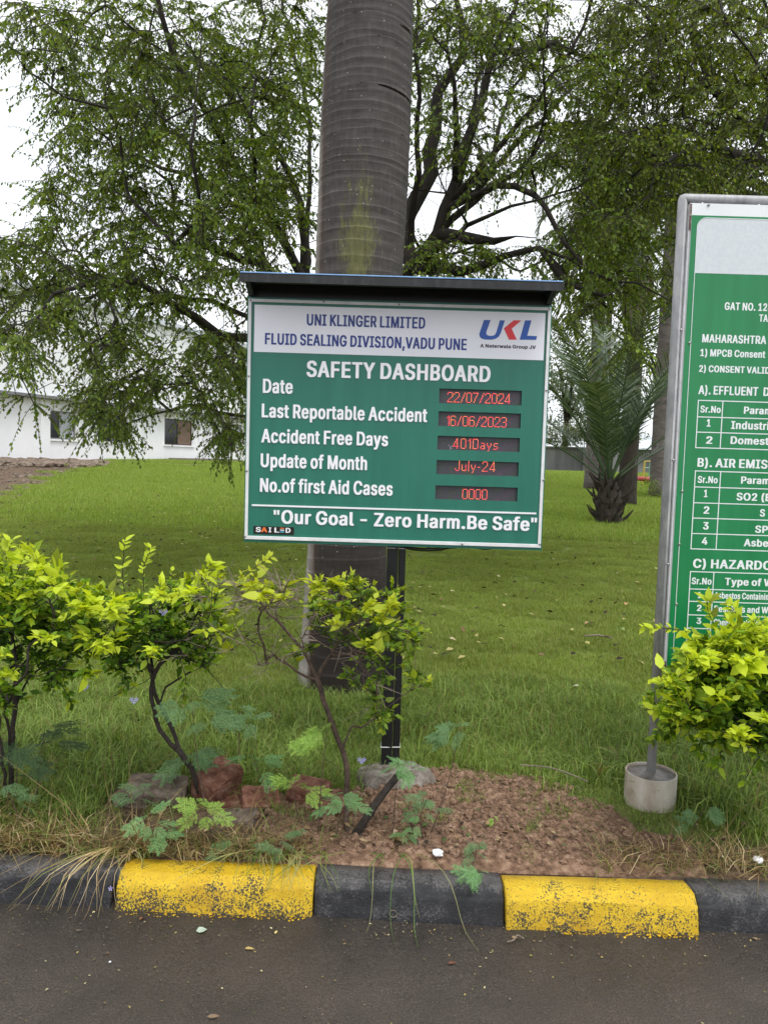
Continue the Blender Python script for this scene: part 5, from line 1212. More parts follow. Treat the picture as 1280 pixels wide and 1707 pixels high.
limbs = [[tb, (tb + fork) / 2 + np.array([.05, 0, 0]), fork],
  [fork] + LP((520, 500, 8.8), (487, 440, 8.7), (465, 380, 8.6), (420, 320, 8.4), (350, 200, 8.0), (285, 90, 7.7), (265, -20, 7.5)),
  [fork] + LP((515, 480, 9.1), (500, 340, 9.2), (470, 270, 9.2), (405, 180, 9.0), (330, 100, 8.9), (290, 40, 8.9)),
  [fork] + LP((480, 480, 8.5), (430, 440, 8.0), (380, 425, 7.6), (330, 408, 7.3), (270, 420, 7.0), (200, 400, 6.8)),
  [fork] + LP((470, 580, 8.6), (411, 565, 8.2), (375, 560, 8.0), (330, 528, 7.7), (280, 500, 7.5), (230, 470, 7.3), (150, 476, 7.0), (90, 492, 6.8), (40, 560, 6.6)),
  [fork] + LP((450, 690, 9.2), (410, 660, 9.3), (383, 607, 9.3), (358, 565, 9.4), (316, 530, 9.5), (267, 491, 9.6), (210, 474, 9.8), (140, 500, 10)),
  [fork] + LP((450, 520, 9.5), (440, 480, 9.7), (430, 400, 9.9), (380, 330, 10.1), (300, 290, 10.2), (220, 260, 10.3)),
  [fork] + LP((640, 500, 8.7), (690, 440, 8.5), (730, 385, 8.4), (755, 310, 8.3), (790, 200, 8.2), (825, 90, 8.1), (855, 10, 8.0), (880, -90, 8)),
  LP((675, 450, 8.5), (668, 400, 8.8), (685, 350, 9.0), (715, 290, 9.1), (730, 150, 9.2), (770, 95, 9.2), (760, 0, 9.2), (750, -120, 9.2)),
  LP((735, 370, 8.4), (775, 398, 8.2), (820, 402, 8.0), (862, 395, 7.9)),
  LP((690, 440, 8.5), (765, 450, 8.0), (840, 427, 7.7), (900, 412, 7.5), (950, 435, 7.3), (1010, 470, 7.2)),
  LP((730, 385, 8.4), (790, 335, 8.5), (860, 285, 8.6), (930, 215, 8.7), (1000, 200, 8.8), (1060, 205, 8.9)),
  LP((745, 350, 8.4), (810, 300, 8.9), (835, 200, 9.4), (890, 80, 9.8), (920, 20, 10)),
  LP((825, 90, 8.1), (865, 80, 8.3), (920, 75, 8.6), (990, 95, 8.9), (1040, 90, 9)),
  LP((740, 365, 8.4), (800, 318, 8.0), (860, 310, 7.6), (910, 345, 7.2), (944, 399, 7.0), (985, 444, 6.9), (1023, 476, 6.8), (1058, 470, 6.7), (1117, 505, 6.6)),
  LP((900, 412, 7.5), (944, 469, 7.3), (1008, 497, 7.2), (1038, 476, 7.2)),
  LP((735, 375, 8.4), (775, 260, 8.8), (800, 110, 9.1), (805, -30, 9.3)), LP((745, 350, 8.4), (835, 240, 8.0), (920, 130, 7.8), (985, 10, 7.7)), LP((690, 400, 8.6), (702, 250, 8.2), (694, 80, 8.0), (700, -60, 7.9)),
  LP((760, 330, 8.4), (850, 250, 9.0), (960, 140, 9.4), (1050, 60, 9.6)), LP((700, 430, 8.4), (780, 380, 7.6), (850, 345, 7.1), (930, 320, 6.9)), LP((755, 300, 8.3), (760, 180, 7.7), (745, 60, 7.4)),
  LP((520, 480, 9.1), (510, 380, 9.6), (520, 250, 9.8), (500, 120, 10), (470, 0, 10.2))]
blobs = [(230, 130, 170, 140, 11), (150, 240, 110, 120, 6), (330, 230, 150, 170, 10), (170, 380, 130, 90, 6), (60, 470, 80, 95, 6), (60, 60, 75, 55, 2.5),
  (190, 500, 120, 90, 5), (300, 420, 120, 90, 5), (205, 600, 85, 70, 4), (140, 670, 30, 25, .6), (200, 680, 35, 40, 1.6), (30, 590, 38, 50, 1.4), (50, 680, 22, 28, .5), (360, 620, 50, 70, 4), (380, 725, 20, 25, .6),
  (400, 500, 90, 90, 3), (440, 80, 90, 100, 5), (470, 220, 55, 120, 4), (440, 340, 70, 80, 3), (390, 330, 80, 110, 4),
  (720, 60, 50, 90, 3), (790, 120, 80, 120, 3.4), (860, 60, 80, 70, 4), (830, 230, 90, 90, 2.6), (740, 260, 50, 110, 1.5), (940, 150, 70, 100, 5), (970, 270, 60, 70, 4), (800, 430, 110, 28, 2.2), (720, 430, 45, 40, 1), (880, 330, 35, 60, 1), (985, 380, 55, 60, 4), (960, 470, 40, 60, 2.5), (1040, 430, 50, 70, 3), (1000, 560, 70, 50, .8),
  (600, 100, 90, 160, 3), (600, 330, 80, 120, 1.5)]
tg = blob_points(blobs, 1650, lambda b: float(np.clip(rng.normal(8.3 if b[1] < 560 else 7.6, 1.15), 6.1, 11)), 1.0)
GAPS = [(900, 350, 62, 48), (35, 215, 60, 100), (700, 260, 14, 40), (400, 30, 30, 40), (50, 745, 60, 60), (300, 745, 60, 22), (110, 600, 30, 35), (250, 560, 30, 35), (100, 680, 42, 52), (298, 690, 32, 45)]
def keep(t):
    u, v = px_of(t); return not any(((u - a) / c) ** 2 + ((v - b + 12) / d) ** 2 < 1 for a, b, c, d in GAPS)
tg = [t for t in tg if keep(t)]
for _ in range(320):       # crown above and beside the frame
    a = rng.uniform(0, 2 * PI); r = 4.2 * math.sqrt(rng.uniform()); z_ = 6.4 + 2.2 * math.sqrt(max(0, 1 - (r / 4.4) ** 2)) * rng.uniform(.2, 1)
    tg.append(np.array([-.4 + r * math.cos(a), 8.9 + .8 * r * math.sin(a), z_]))
for _ in range(0):
    tg.append(np.array([rng.uniform(-5.6, -4.6), rng.uniform(6.8, 10), rng.uniform(2.2, 6)]))
big_tree('drooping_tree', 'wide spreading tree with dark twisting limbs and small drooping leaves behind the boards', tb, limbs, tg, None, cols=CT, leaf=.037, ntw=6, nleaf=18, tlen=.44)

b2 = np.array([6.6, 9.2, gz(6.6, 9.2) - .05])
limbs2 = [[b2, b2 + np.array([-.2, 0, 1.6]), b2 + np.array([-.6, -.1, 3.0])],
  [b2 + np.array([-.6, -.1, 3.0])] + LP((1330, 300, 8.6), (1200, 160, 8.0), (1100, 60, 7.5), (1040, -30, 7.2)),
  [b2 + np.array([-.6, -.1, 3.0])] + LP((1400, 200, 9), (1290, 40, 8.8), (1230, -80, 8.5)),
  LP((1330, 300, 8.6), (1240, 260, 7.8), (1160, 250, 7.2), (1090, 280, 6.9)),
  LP((1200, 160, 8.0), (1160, 60, 8.3), (1150, -50, 8.6)),
  LP((1330, 300, 8.6), (1270, 330, 9.5), (1180, 300, 10.2), (1100, 310, 10.6))]
blobs2 = [(1180, 80, 110, 100, 8), (1240, 180, 70, 110, 6), (1150, 230, 80, 80, 6), (1060, 60, 70, 80, 4.5), (1060, 200, 60, 90, 5), (1090, 300, 60, 50, 3.5), (1020, 330, 50, 60, 2), (1240, 290, 60, 30, 2), (1350, 120, 80, 150, 3), (1250, 0, 80, 60, 3)]
tg2 = blob_points(blobs2, 620, lambda b: float(np.clip(rng.normal(8.2, 1.2), 6.3, 11)), 1.0)
for _ in range(200):
    a = rng.uniform(0, 2 * PI); r = 3.4 * math.sqrt(rng.uniform()); tg2.append(np.array([6.0 + r * math.cos(a), 9.2 + .8 * r * math.sin(a), rng.uniform(4.6, 8.2) - .08 * r * r]))
CT2 = [(.08, .115, .018), (.11, .155, .024), (.055, .085, .013), (.15, .20, .035), (.09, .105, .022)]
big_tree('drooping_tree', 'darker leafy tree overhanging the top of the tall consent board', b2, limbs2, tg2, None, cols=CT2, leaf=.037, ntw=5, nleaf=17, tlen=.44)

# ------------------------------------------------------------------ palms and planting on the right
# young date palm
dp = gr(1012, 872); dp = Vector((dp.x, dp.y, gz(dp.x, dp.y)))
print('date palm at', dp)
rt = thing('date_palm', tuple(dp), 'young date palm with stiff upright fronds and stubby fibrous trunk on the lawn', 'palm tree')
SC_ = dp.y / 13.0; print('SC', SC_)
mb = MB(); n_ = 9
mb.tube([(dp.x, dp.y, dp.z - .05 + .1 * k * SC_) for k in range(n_)], [v * SC_ for v in (.20, .22, .23, .225, .22, .20, .18, .15, .10)], 18, rnd=.10)
mb.build('trunk', 'fibre', rt)
stub_tpl = MB(); stub_tpl.tube([(0, 0, 0), (.10, 0, .14), (.17, 0, .34)], [.045, .035, .012], 5)
stub_me = stub_tpl.mesh('petiole_stub', 'fibre')
for k in range(46):
    a = k * 2.399; h_ = .03 + .72 * k / 46 * SC_; o = bpy.data.objects.new('petiole_stub', stub_me); COL.objects.link(o); o.parent = rt
    rr_ = (.20 if h_ < .5 else .14) * SC_; o.location = (rr_ * math.cos(a), rr_ * math.sin(a), h_); o.rotation_euler = (0, rng.uniform(-.1, .5), a); s_ = SC_ * rng.uniform(.4, .9); o.scale = (s_, s_, s_)
DC = [(.075, .115, .06), (.05, .08, .04), (.13, .175, .105), (.04, .065, .03)]
df = [frond_mesh('frond', 4.0, 70, .027, .60, DC, .62, .28, 1.30, 10 + s_, .7, .015) for s_ in range(3)]
for yaw, pit, s_ in ((3.35, -.13, 1.0), (2.75, -.02, .98), (2.1, .08, .93), (.1, .0, 1.0), (.6, -.10, .92), (-.35, .05, .95), (3.9, .05, .9), (4.7, .15, .85), (5.3, .02, .9), (1.45, .15, .95), (3.14, -.55, .78), (0.0, -.52, .80), (5.9, -.35, .75), (2.5, -.35, .8), (1.2, -.2, .9), (4.3, -.3, .75)):
    put_frond(df[int(rng.integers(3))], rt, (dp.x, dp.y, dp.z + .66 * SC_), yaw, pit - .08, 0, s_ * SC_)

def simple_palm(label, px, ybase, Y, rad_, htrunk, mt, nf, fl, cols, seed, droop=1.0, rise=.95, llen=.55, lean=0, skirt=False, name='palm_tree'):
    p = at(px, ybase, Y); x = p.x; z0 = gz(x, Y) - .05
    r_ = thing(name, (x, Y, z0), label, 'palm tree')
    mb = MB(); n = 26; mb.tube([(x + lean * (k / n) ** 2, Y, z0 + htrunk * k / n) for k in range(n + 1)], [rad_ * (1.15 if k == 0 else 1.0 - .2 * k / n) * (1 + .04 * (k % 2)) for k in range(n + 1)], 14)
    mb.build('trunk', mt, r_, smooth=True)
    fm = [frond_mesh('frond', fl, 54, .04, llen, cols, droop, .15, rise, seed + q, 1.0, .02) for q in range(2)]
    for k in range(nf): put_frond(fm[k % 2], r_, (x + lean, Y, z0 + htrunk), k * 2.399 + seed, .45 * math.sin(k * 2.1 + seed) - .1, 0, rng.uniform(.85, 1.1))
    if skirt:
        mb = MB()
        for k in range(70):
            a = rng.uniform(0, 2 * PI); zz = z0 + htrunk - rng.uniform(0, .3); q = rad_ * 1.0
            mb.tube([(x + lean + q * math.cos(a), Y + q * math.sin(a), zz), (x + lean + q * 1.5 * math.cos(a), Y + q * 1.5 * math.sin(a), zz - rng.uniform(.5, .9)), (x + lean + q * 1.35 * math.cos(a), Y + q * 1.35 * math.sin(a), zz - rng.uniform(1.0, 1.5))], [.02, .03, .008], 3)
        mb.build('dead_skirt', 'twig', r_)
    return r_
PC = [(.075, .11, .05), (.05, .08, .035), (.11, .15, .08), (.06, .09, .045)]
simple_palm('thick grey trunked palm directly behind the young date palm', 1046, 800, 17.5, .21, 5.6, 'fibre', 15, 3.3, PC, 31, 1.5, .9, .62, skirt=True)
simple_palm('smooth ringed palm trunk close beside the tube of the consent board', 1097, 800, 20.5, .235, 7.6, 'far_trunk', 14, 3.2, PC, 47, 1.3, 1.0, .6)
simple_palm('slim brown palm trunk just left of the date palm crown', 1002, 790, 27, .12, 7.5, 'fibre', 12, 3.0, FC, 53, 1.2, 1.0, .6)
simple_palm('tall palm with pale drooping fronds behind the sky gap of the tree', 985, 790, 23, .2, 8.6, 'far_trunk', 15, 3.6, PC, 61, 1.5, .9, .7)

# boundary wall with posts
YW = 50.0
wz0 = at(980, 790, YW).z - .4; wz1 = at(980, 748, YW).z
wx0, wx1 = at(560, 780, YW).x, at(1400, 780, YW).x
bw = thing('boundary_wall', ((wx0 + wx1) / 2, YW, wz0), 'long low stained grey boundary wall at the back of the lawn', 'wall')
nseg = 8
for k in range(nseg):
    xa, xb = wx0 + (wx1 - wx0) * k / nseg, wx0 + (wx1 - wx0) * (k + 1) / nseg
    mb = MB(); mb.box(xa, xb - .04, YW, YW + .2, wz0, wz1); mb.build('wall_panel', 'wall_grey', bw)
    mb = MB(); mb.box(xa, xb - .04, YW - .06, YW + .26, wz1, wz1 + .09); mb.build('coping', 'wall_grey', bw)
for px_ in (974, 820, 660):
    x = at(px_, 780, YW).x; mb = MB(); mb.box(x - .16, x + .16, YW - .14, YW - .004, wz0, wz1 + .05); mb.build('pier', 'alu', bw)
# small shed with sheet roof
a = at(1052, 735, 44); b = at(1130, 735, 44); zz0 = gz(0, 44) - .1; zr1 = at(1090, 735, 44).z; zr0 = at(1090, 750, 44).z
sh = thing('shed', ((a.x + b.x) / 2, 44, zz0), 'low grey shed with pale sheet roof behind the palm trunks', 'shed')
mb = MB(); mb.box(a.x + .2, b.x + 4, 44.3, 46.5, zz0, zr0); mb.build('wall', 'wall_grey', sh)
mb = MB(); mb.add([(a.x, 43.7, zr0), (b.x + 4.3, 43.7, zr0), (b.x + 4.3, 46.8, zr1 + .35), (a.x, 46.8, zr1 + .35), (a.x, 43.7, zr0 + .08), (b.x + 4.3, 43.7, zr0 + .08), (b.x + 4.3, 46.8, zr1 + .43), (a.x, 46.8, zr1 + .43)], [(0, 3, 2, 1), (4, 5, 6, 7), (0, 1, 5, 4), (1, 2, 6, 5), (2, 3, 7, 6), (3, 0, 4, 7)]); mb.build('roof', 'roof_sheet', sh)
# painted metal frame (goal-like) and red pipe
p0, p1, p2 = at(1071, 797, 26), at(1074, 769, 26), at(1091, 769, 26); p3 = at(1091, 797, 26)
fr = thing('metal_frame', (p0.x, 26, p0.z), 'small yellow and green metal frame standing by the palm trunk', 'frame')
mb = MB(); mb.tube([p0 - Vector((0, 0, .2)), p1, p2], .035, 8); mb.build('yellow_bar', 'yellow_metal', fr)
mb = MB(); mb.tube([p2 + Vector((0, 0, -.03)), p3 - Vector((0, 0, .2))], .03, 8); mb.tube([p0.lerp(p1, .6), p3.lerp(p2, .6)], .025, 8); mb.tube([p1.lerp(p2, .5), p0.lerp(p3, .5)], .02, 8); mb.build('green_bar', 'green_metal', fr)
q0, q1 = at(1052, 797, 25), at(1078, 800, 25)
mb = MB(); mb.tube([q0, q1 + Vector((1.0, 0, 0))], .075, 10); o = mb.build('red_pipe', 'red_metal', None, loc=tuple(q0), smooth=True); tag(o, 'red pipe lying on the lawn beside the palm trunks', 'pipe')

# leafy background bushes and trees, each its own
def leafy_mass(name, label, cat, c, size, n, leaf, cols, group=None, trunk=True, seed=0, zlow=.0):
    g = gz(c[0], c[1]) - .05
    root = thing(name, (c[0], c[1], g), label, cat, group)
    cc = np.array([c[0], c[1], c[2]]); k = int(14 + size[0] * 1.5)
    lob = [(cc + rng.normal(0, .42, 3) * np.array(size), np.array(size) * rng.uniform(.3, .55)) for _ in range(k)]
    P = []; D = []; 
    for _ in range(n):
        q, s_ = lob[rng.integers(k)]; d = rng.normal(0, 1, 3); d /= np.linalg.norm(d); p = q + d * s_ * rng.uniform(.55, 1.05) ** .5
        if p[2] < g + zlow: continue
        P.append(p); D.append(d + np.array([0, 0, -.5]))
    P = np.array(P); D = np.array(D) + rng.normal(0, .5, (len(P), 3)); Nn = rng.normal(0, .7, (len(P), 3)) + np.array([0, 0, 1.])
    C = np.array(cols)[rng.integers(0, len(cols), len(P))] * rng.uniform(.65, 1.35, (len(P), 1)); S = leaf * np.exp(rng.normal(0, .25, len(P)))
    o = link('crown' if trunk else 'foliage', leaves_mesh('crown', P, D, Nn, S, C, TL2, 'tree_leaf', np.array([c[0], c[1], g])), root); o['kind'] = 'stuff'
    if trunk:
        mb = MB(); top = cc[2]
        mb.tube([(c[0], c[1], g), (c[0] + .1, c[1], g + (top - g) * .5), (c[0] - .1, c[1], top)], [.06 * size[2] + .08, .05 * size[2] + .05, .03 * size[2]], 9)
        for q, s_ in lob[:10]: mb.tube([(c[0], c[1], g + (top - g) * .55), tuple((q + np.array([c[0], c[1], top])) / 2 + rng.normal(0, .2, 3)), tuple(q)], [.03 * size[2] + .03, .02 * size[2] + .02, .02], 5)
        mb.build('trunk', 'bark_dark', root, smooth=True)
    return root
BG1 = [(.055, .085, .022), (.075, .11, .03), (.04, .062, .018), (.10, .14, .05)]
BG2 = [(.12, .15, .09), (.09, .12, .06), (.16, .19, .12), (.07, .095, .045)]
def bg(label, px, py, Y, size, n, leaf, cols, nm='background_tree', cat='tree', trunk=True, zlow=1.2):
    p = at(px, py, Y); leafy_mass(nm, label, cat, (p.x, Y, p.z), size, n, leaf, cols, 'trees beyond the lawn' if cat == 'tree' else 'bushes by the boundary wall', trunk, 0, zlow)
bg('hazy pale tree beyond the wall, seen between the board and the date palm', 945, 640, 62, (4.2, 3, 3.2), 5200, .20, BG2)
bg('mid green tree beyond the wall directly behind the date palm', 1020, 600, 58, (4.0, 3, 3.6), 5200, .20, BG1)
bg('dense green tree beyond the wall near the consent board', 1120, 590, 56, (4.2, 3, 4.0), 5200, .20, BG1)
bg('broad tree beyond the wall, behind the middle of the safety board', 800, 620, 64, (5, 3, 4), 3500, .24, BG1)
bg('green tree beyond the wall hidden by the left of the safety board', 560, 640, 66, (5, 3, 4), 3500, .24, BG1)
bg('tall dark tree far behind the consent board', 1260, 560, 54, (5, 3, 5), 3500, .22, BG1)
bg('grey green bush leaning over the boundary wall beside the safety board', 925, 722, 48.6, (1.9, .9, 1.0), 2600, .12, BG2, 'bush', 'bush', False, .3)
bg('rounded grey green bush on the wall left of the date palm', 975, 722, 48.6, (1.7, .9, .85), 2600, .12, BG2, 'bush', 'bush', False, .3)
bg('green bush in front of the wall under the date palm fronds', 1035, 730, 46, (1.6, .9, 1.1), 2200, .11, BG1, 'bush', 'bush', False, .1)
p = gr(1085, 800); leafy_mass('bush', 'small weedy bush at the foot of the smooth palm trunk', 'bush', (at(1084, 790, 20).x, 20, gz(3, 20) + .22), (.30, .25, .25), 420, .05, CT, None, False)

# ------------------------------------------------------------------ white factory building on the left
A0 = Vector((-15.0, 30.0, 0)); e_ = Vector((2.8, 7.2, 0)).normalized(); nrm = Vector((e_.y, -e_.x, 0))
def fac(px, py):
    d = ray(px, py); t = (A0 - Vector((0, 0, EYE))).dot(nrm) / d.dot(nrm); p = Vector((0, 0, EYE)) + d * t
    return (p - A0).dot(e_), p.z
bl = thing('factory_building', (A0.x, A0.y, .9), 'long white industrial building with dark windows under a thin ledge', 'building')
def fbox(mb, t0, t1, n0, n1, z0, z1):
    vs = []
    for z_ in (z0, z1):
        for n__ in (n0, n1):
            for t in (t0, t1): q = A0 + e_ * t + nrm * n__; vs.append((q.x, q.y, z_))
    mb.add(vs, [(0, 2, 3, 1), (4, 5, 7, 6), (0, 1, 5, 4), (2, 6, 7, 3), (0, 4, 6, 2), (1, 3, 7, 5)])
wins = [(75, 683, 128, 731, 0), (165, 690, 214, 736, 1), (275, 697, 322, 741, 2), (372, 706, 404, 745, 3)]
W_rects = []
for l, t, r, bt, k in wins:
    t0, z1 = fac(l, t); t1, _ = fac(r, t); _, z0 = fac(l, bt); W_rects.append((t0, t1, z0, z1))
print('windows', W_rects)
T0, T1, ZB = -14, 34, .5
ztopb = fac(0, 470)[1]; lz = fac(0, 657)[1]
mb = MB(); cur = T0
zA = min(w[2] for w in W_rects); zB = max(w[3] for w in W_rects)
for t0, t1, z0, z1 in sorted(W_rects):
    fbox(mb, cur, t0, -.3, 0, ZB, lz); fbox(mb, t0, t1, -.3, 0, ZB, z0); fbox(mb, t0, t1, -.3, 0, z1, lz); cur = t1
fbox(mb, cur, T1, -.3, 0, ZB, lz); mb.build('lower_wall', 'wall_white', bl)
mb = MB(); fbox(mb, T0, T1, -.3, .002, lz + .12, ztopb); fbox(mb, T0, T0 + .3, -12, -.3, ZB, ztopb); fbox(mb, T0, T1, -12.3, -12, ZB, ztopb); fbox(mb, T1 - .3, T1, -12, -.3, ZB, ztopb); mb.build('upper_wall', 'wall_white', bl)
mb = MB(); fbox(mb, T0 - .1, T1 + .1, -.3, .45, lz, lz + .12); mb.build('ledge', 'wall_grey', bl)
mb = MB(); fbox(mb, T0 - .2, T1 + .2, -12.4, .25, ztopb, ztopb + .25); mb.build('roof', 'roof_sheet', bl)
mb = MB(); fbox(mb, T0 + .3, T1 - .3, -4, -3.9, ZB, lz); mb.build('inner_wall', 'window_dark', bl)
for px_, wd in ((66, .5), (222, .5), (330, .4)):
    t, _ = fac(px_, 740); mb = MB(); fbox(mb, t, t + wd, .003, .10, ZB, lz - .01); mb.build('pilaster', 'wall_white', bl)
for i, (t0, t1, z0, z1) in enumerate(W_rects):
    wob = MB(); f = .05
    fbox(wob, t0, t1, -.14, -.08, z0, z0 + f); fbox(wob, t0, t1, -.14, -.08, z1 - f, z1); fbox(wob, t0, t0 + f, -.14, -.08, z0 + f, z1 - f); fbox(wob, t1 - f, t1, -.14, -.08, z0 + f, z1 - f)
    tm = t0 + (t1 - t0) * .5; fbox(wob, tm - f / 2, tm + f / 2, -.14, -.08, z0 + f, z1 - f)
    wn = wob.build('window', 'frame_brown' if i == 2 else 'alu', bl)
    mb = MB(); fbox(mb, t0 + f, tm - f / 2, -.115, -.105, z0 + f, z1 - f); mb.build('pane', 'window_dark', wn)
    if i != 1:
        mb = MB(); fbox(mb, tm + f / 2, t1 - f, -.115, -.105, z0 + f, z1 - f); mb.build('pane', 'curtain' if i != 2 else 'curtain_brown', wn)
    else:
        mb = MB(); fbox(mb, tm + f / 2, t1 - f, -.115, -.105, z0 + f, z1 - f); mb.build('pane', 'window_dark', wn)
    mb = MB(); fbox(mb, t0 - .08, t1 + .08, .003, .07, z0 - .08, z0 - .003); mb.build('sill', 'wall_white', wn)
t0, _ = fac(262, 750); t1, _ = fac(365, 750); zp = gz(-12, 34)
mb = MB(); fbox(mb, t0, t1, .3, 2.0, zp - .1, zp + .10); fbox(mb, t0 + .3, t1 - .3, .5, 1.6, zp + .10, zp + .17); tag(mb.build('paving_slab', 'concrete', None, loc=tuple(A0 + e_ * t0)), 'flat grey concrete slabs lying at the foot of the white building', 'slab')

# ------------------------------------------------------------------ golden hedge shrubs
def shrub(label, base, paths, targets, nleaf_obj, leaf, ntw, nleaf, tlen, rtip=.0016, expo=.42, rmax=.02, bark='bark_shrub', bare=.0, bare_fn=None, cols=None, ytop=None, group='golden hedge shrubs behind the kerb', sprigs=()):
    root = thing('hedge_shrub', tuple(base), label, 'shrub', group)
    sk = Skel(.035)
    for p in paths: sk.path(p, jit=.003)
    b = np.array(base); ends = []; dirs = []; isb = []
    for t in sorted(targets, key=lambda t: np.linalg.norm(t - b) * rng.uniform(.8, 1.2)):
        i = sk.reach(t, arch=.10, jit=.006, pen=.2); p = sk.P[i]; pr = sk.P[sk.par[i]] if sk.par[i] >= 0 else p - np.array([0, 0, 1.]); d = p - pr
        ends.append(p.copy()); dirs.append(d / (np.linalg.norm(d) + 1e-9)); isb.append((bare_fn(p) if bare_fn else bare) > rng.uniform())
    sk.radii(rtip, expo, rmax); mt, mn = MB(), MB(); sk.mesh_into(mt, mn, split=.005, sides=(8, 6, 3))
    E_, D_ = [], []; EB, DB = [], []
    for e, d, bb in zip(ends, dirs, isb):
        for _ in range(ntw): (EB if bb else E_).append(e); (DB if bb else D_).append(d)
    P, D, Nn, K, tw = twig_leaves(E_, D_, nleaf, tlen, leaf, .02, -.25, .7)
    for pl in tw: mn.tube([tuple(q) for q in pl], [.0012, .0011, .001, .0009, .0008, .0006], 3, cap=False)
    if EB:
        _, _, _, _, tb_ = twig_leaves(EB[::2], DB[::2], 3, tlen * 1.7, leaf, -.02, 0, .55)
        tm = MB()
        for pl in tb_: tm.tube([tuple(q) for q in pl], [.0013, .0012, .0011, .0009, .0008, .0005], 3, cap=False)
        tm.build('bare_twigs', 'twig', root)['kind'] = 'stuff'
    for sp in sprigs:      # long leafy shoots reaching out
        pl = [np.array(q) for q in smooth_path([Vector(q) for q in sp], 4)]; mn.tube([tuple(q) for q in pl], [.0016] * len(pl), 3, cap=False)
        for i in range(1, len(pl)):
            for s2 in (-1, 1):
                ax_ = pl[i] - pl[i - 1]; ax_ /= np.linalg.norm(ax_) + 1e-9
                for rep in range(2 if i > len(pl) - 5 else 1):
                    P = np.vstack([P, pl[i] + rng.normal(0, .004, 3)]); D = np.vstack([D, ax_ * .8 + s2 * np.cross(ax_, [0, -1, .3]) * .8 + rng.normal(0, .25, 3)]); Nn = np.vstack([Nn, [0, -.5, 1]]); K = np.append(K, 1.0)
    mt.build('stem', bark, root, smooth=True)
    mn.build('branches', bark, root)['kind'] = 'stuff'
    n = len(P); top = max(p[2] for p in P); low = min(p[2] for p in P)
    # young growth on the outside is golden, older leaves inside are deep green
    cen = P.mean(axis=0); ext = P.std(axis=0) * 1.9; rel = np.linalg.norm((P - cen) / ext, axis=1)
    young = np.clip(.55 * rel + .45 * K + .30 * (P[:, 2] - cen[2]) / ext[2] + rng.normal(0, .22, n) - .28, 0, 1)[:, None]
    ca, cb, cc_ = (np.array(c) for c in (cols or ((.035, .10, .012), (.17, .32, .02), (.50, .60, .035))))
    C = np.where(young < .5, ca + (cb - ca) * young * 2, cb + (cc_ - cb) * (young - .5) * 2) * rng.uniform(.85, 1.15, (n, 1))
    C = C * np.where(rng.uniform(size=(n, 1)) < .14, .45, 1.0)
    S = leaf * np.exp(rng.normal(0, .34, n)) * (.85 + .35 * young[:, 0])
    # the leaves nearest the kerb are separate parts; the rest are one mass
    near = np.argsort(P[:, 1] - .0 * P[:, 2] - S * 1.0)
    vis = near[:nleaf_obj]; rest = near[nleaf_obj:]
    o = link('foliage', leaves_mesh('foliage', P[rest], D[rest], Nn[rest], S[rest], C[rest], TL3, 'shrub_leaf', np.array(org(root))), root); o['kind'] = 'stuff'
    meshes = []
    for q in range(12):
        c = np.quantile(C[vis], (q + .5) / 12, axis=0); V0, F0 = leaf_tpl(rng.uniform(.48, .66), rng.uniform(.08, .2), rng.uniform(.0, .35), 3)
        meshes.append((young[vis].min() + (young[vis].max() - young[vis].min()) * (q + .5) / 12, fast_mesh('leaf', V0, F0, np.repeat(c[None], len(V0), 0), 'shrub_leaf')))
    R_ = frames(D[vis], Nn[vis]); ys_ = young[vis, 0]; oo = org(root)
    for j, i in enumerate(vis):
        k = int(np.argmin([abs(m_[0] - ys_[j]) for m_ in meshes]))
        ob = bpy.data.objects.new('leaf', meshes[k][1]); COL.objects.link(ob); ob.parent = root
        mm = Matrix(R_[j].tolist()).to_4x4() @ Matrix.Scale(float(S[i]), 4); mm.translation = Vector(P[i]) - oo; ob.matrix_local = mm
    print('shrub', n, sk.n)
    return root
def SP(bl_, n, ym, ys=.16, lo=-9): return blob_points(bl_, n, lambda b: float(np.clip(rng.normal(ym, ys), ym - .38, ym + .42)), .05)
# 1 far left
y1 = 2.87
s1b = gr(18, 1345, .12)
p_ = [[np.array(s1b)] + LP((20, 1250, y1), (25, 1180, y1), (30, 1120, y1), (60, 1090, y1)), [np.array(s1b)] + LP((2, 1240, y1 - .05), (-8, 1150, y1), (-30, 1080, y1)), LP((25, 1180, y1), (50, 1130, y1 + .05), (100, 1100, y1 + .1)),
      LP((20, 1250, y1), (10, 1190, y1 - .1), (0, 1130, y1 - .12)), LP((30, 1120, y1), (20, 1060, y1), (10, 1000, y1)), LP((60, 1090, y1), (110, 1060, y1), (140, 1030, y1))]
t_ = SP([(20, 1020, 100, 65, 6), (-60, 1010, 90, 80, 3), (90, 1030, 70, 60, 5), (120, 1090, 50, 35, 2), (60, 1110, 60, 30, 1.5), (10, 1150, 25, 25, .5), (20, 960, 60, 30, 1.2), (30, 1120, 90, 40, 1)], 200, y1)
shrub('golden leaved shrub at the left edge with tall yellow shoots', s1b, p_, t_, 300, .025, 6, 8, .064,
      sprigs=[LP((20, 980, y1), (10, 940, y1), (20, 905, y1)), LP((10, 970, y1), (0, 930, y1), (-5, 898, y1)), LP((70, 980, y1), (85, 955, y1), (100, 940, y1)), LP((40, 975, y1), (30, 940, y1), (48, 920, y1)), LP((60, 1110, y1), (100, 1140, y1), (120, 1170, y1))])
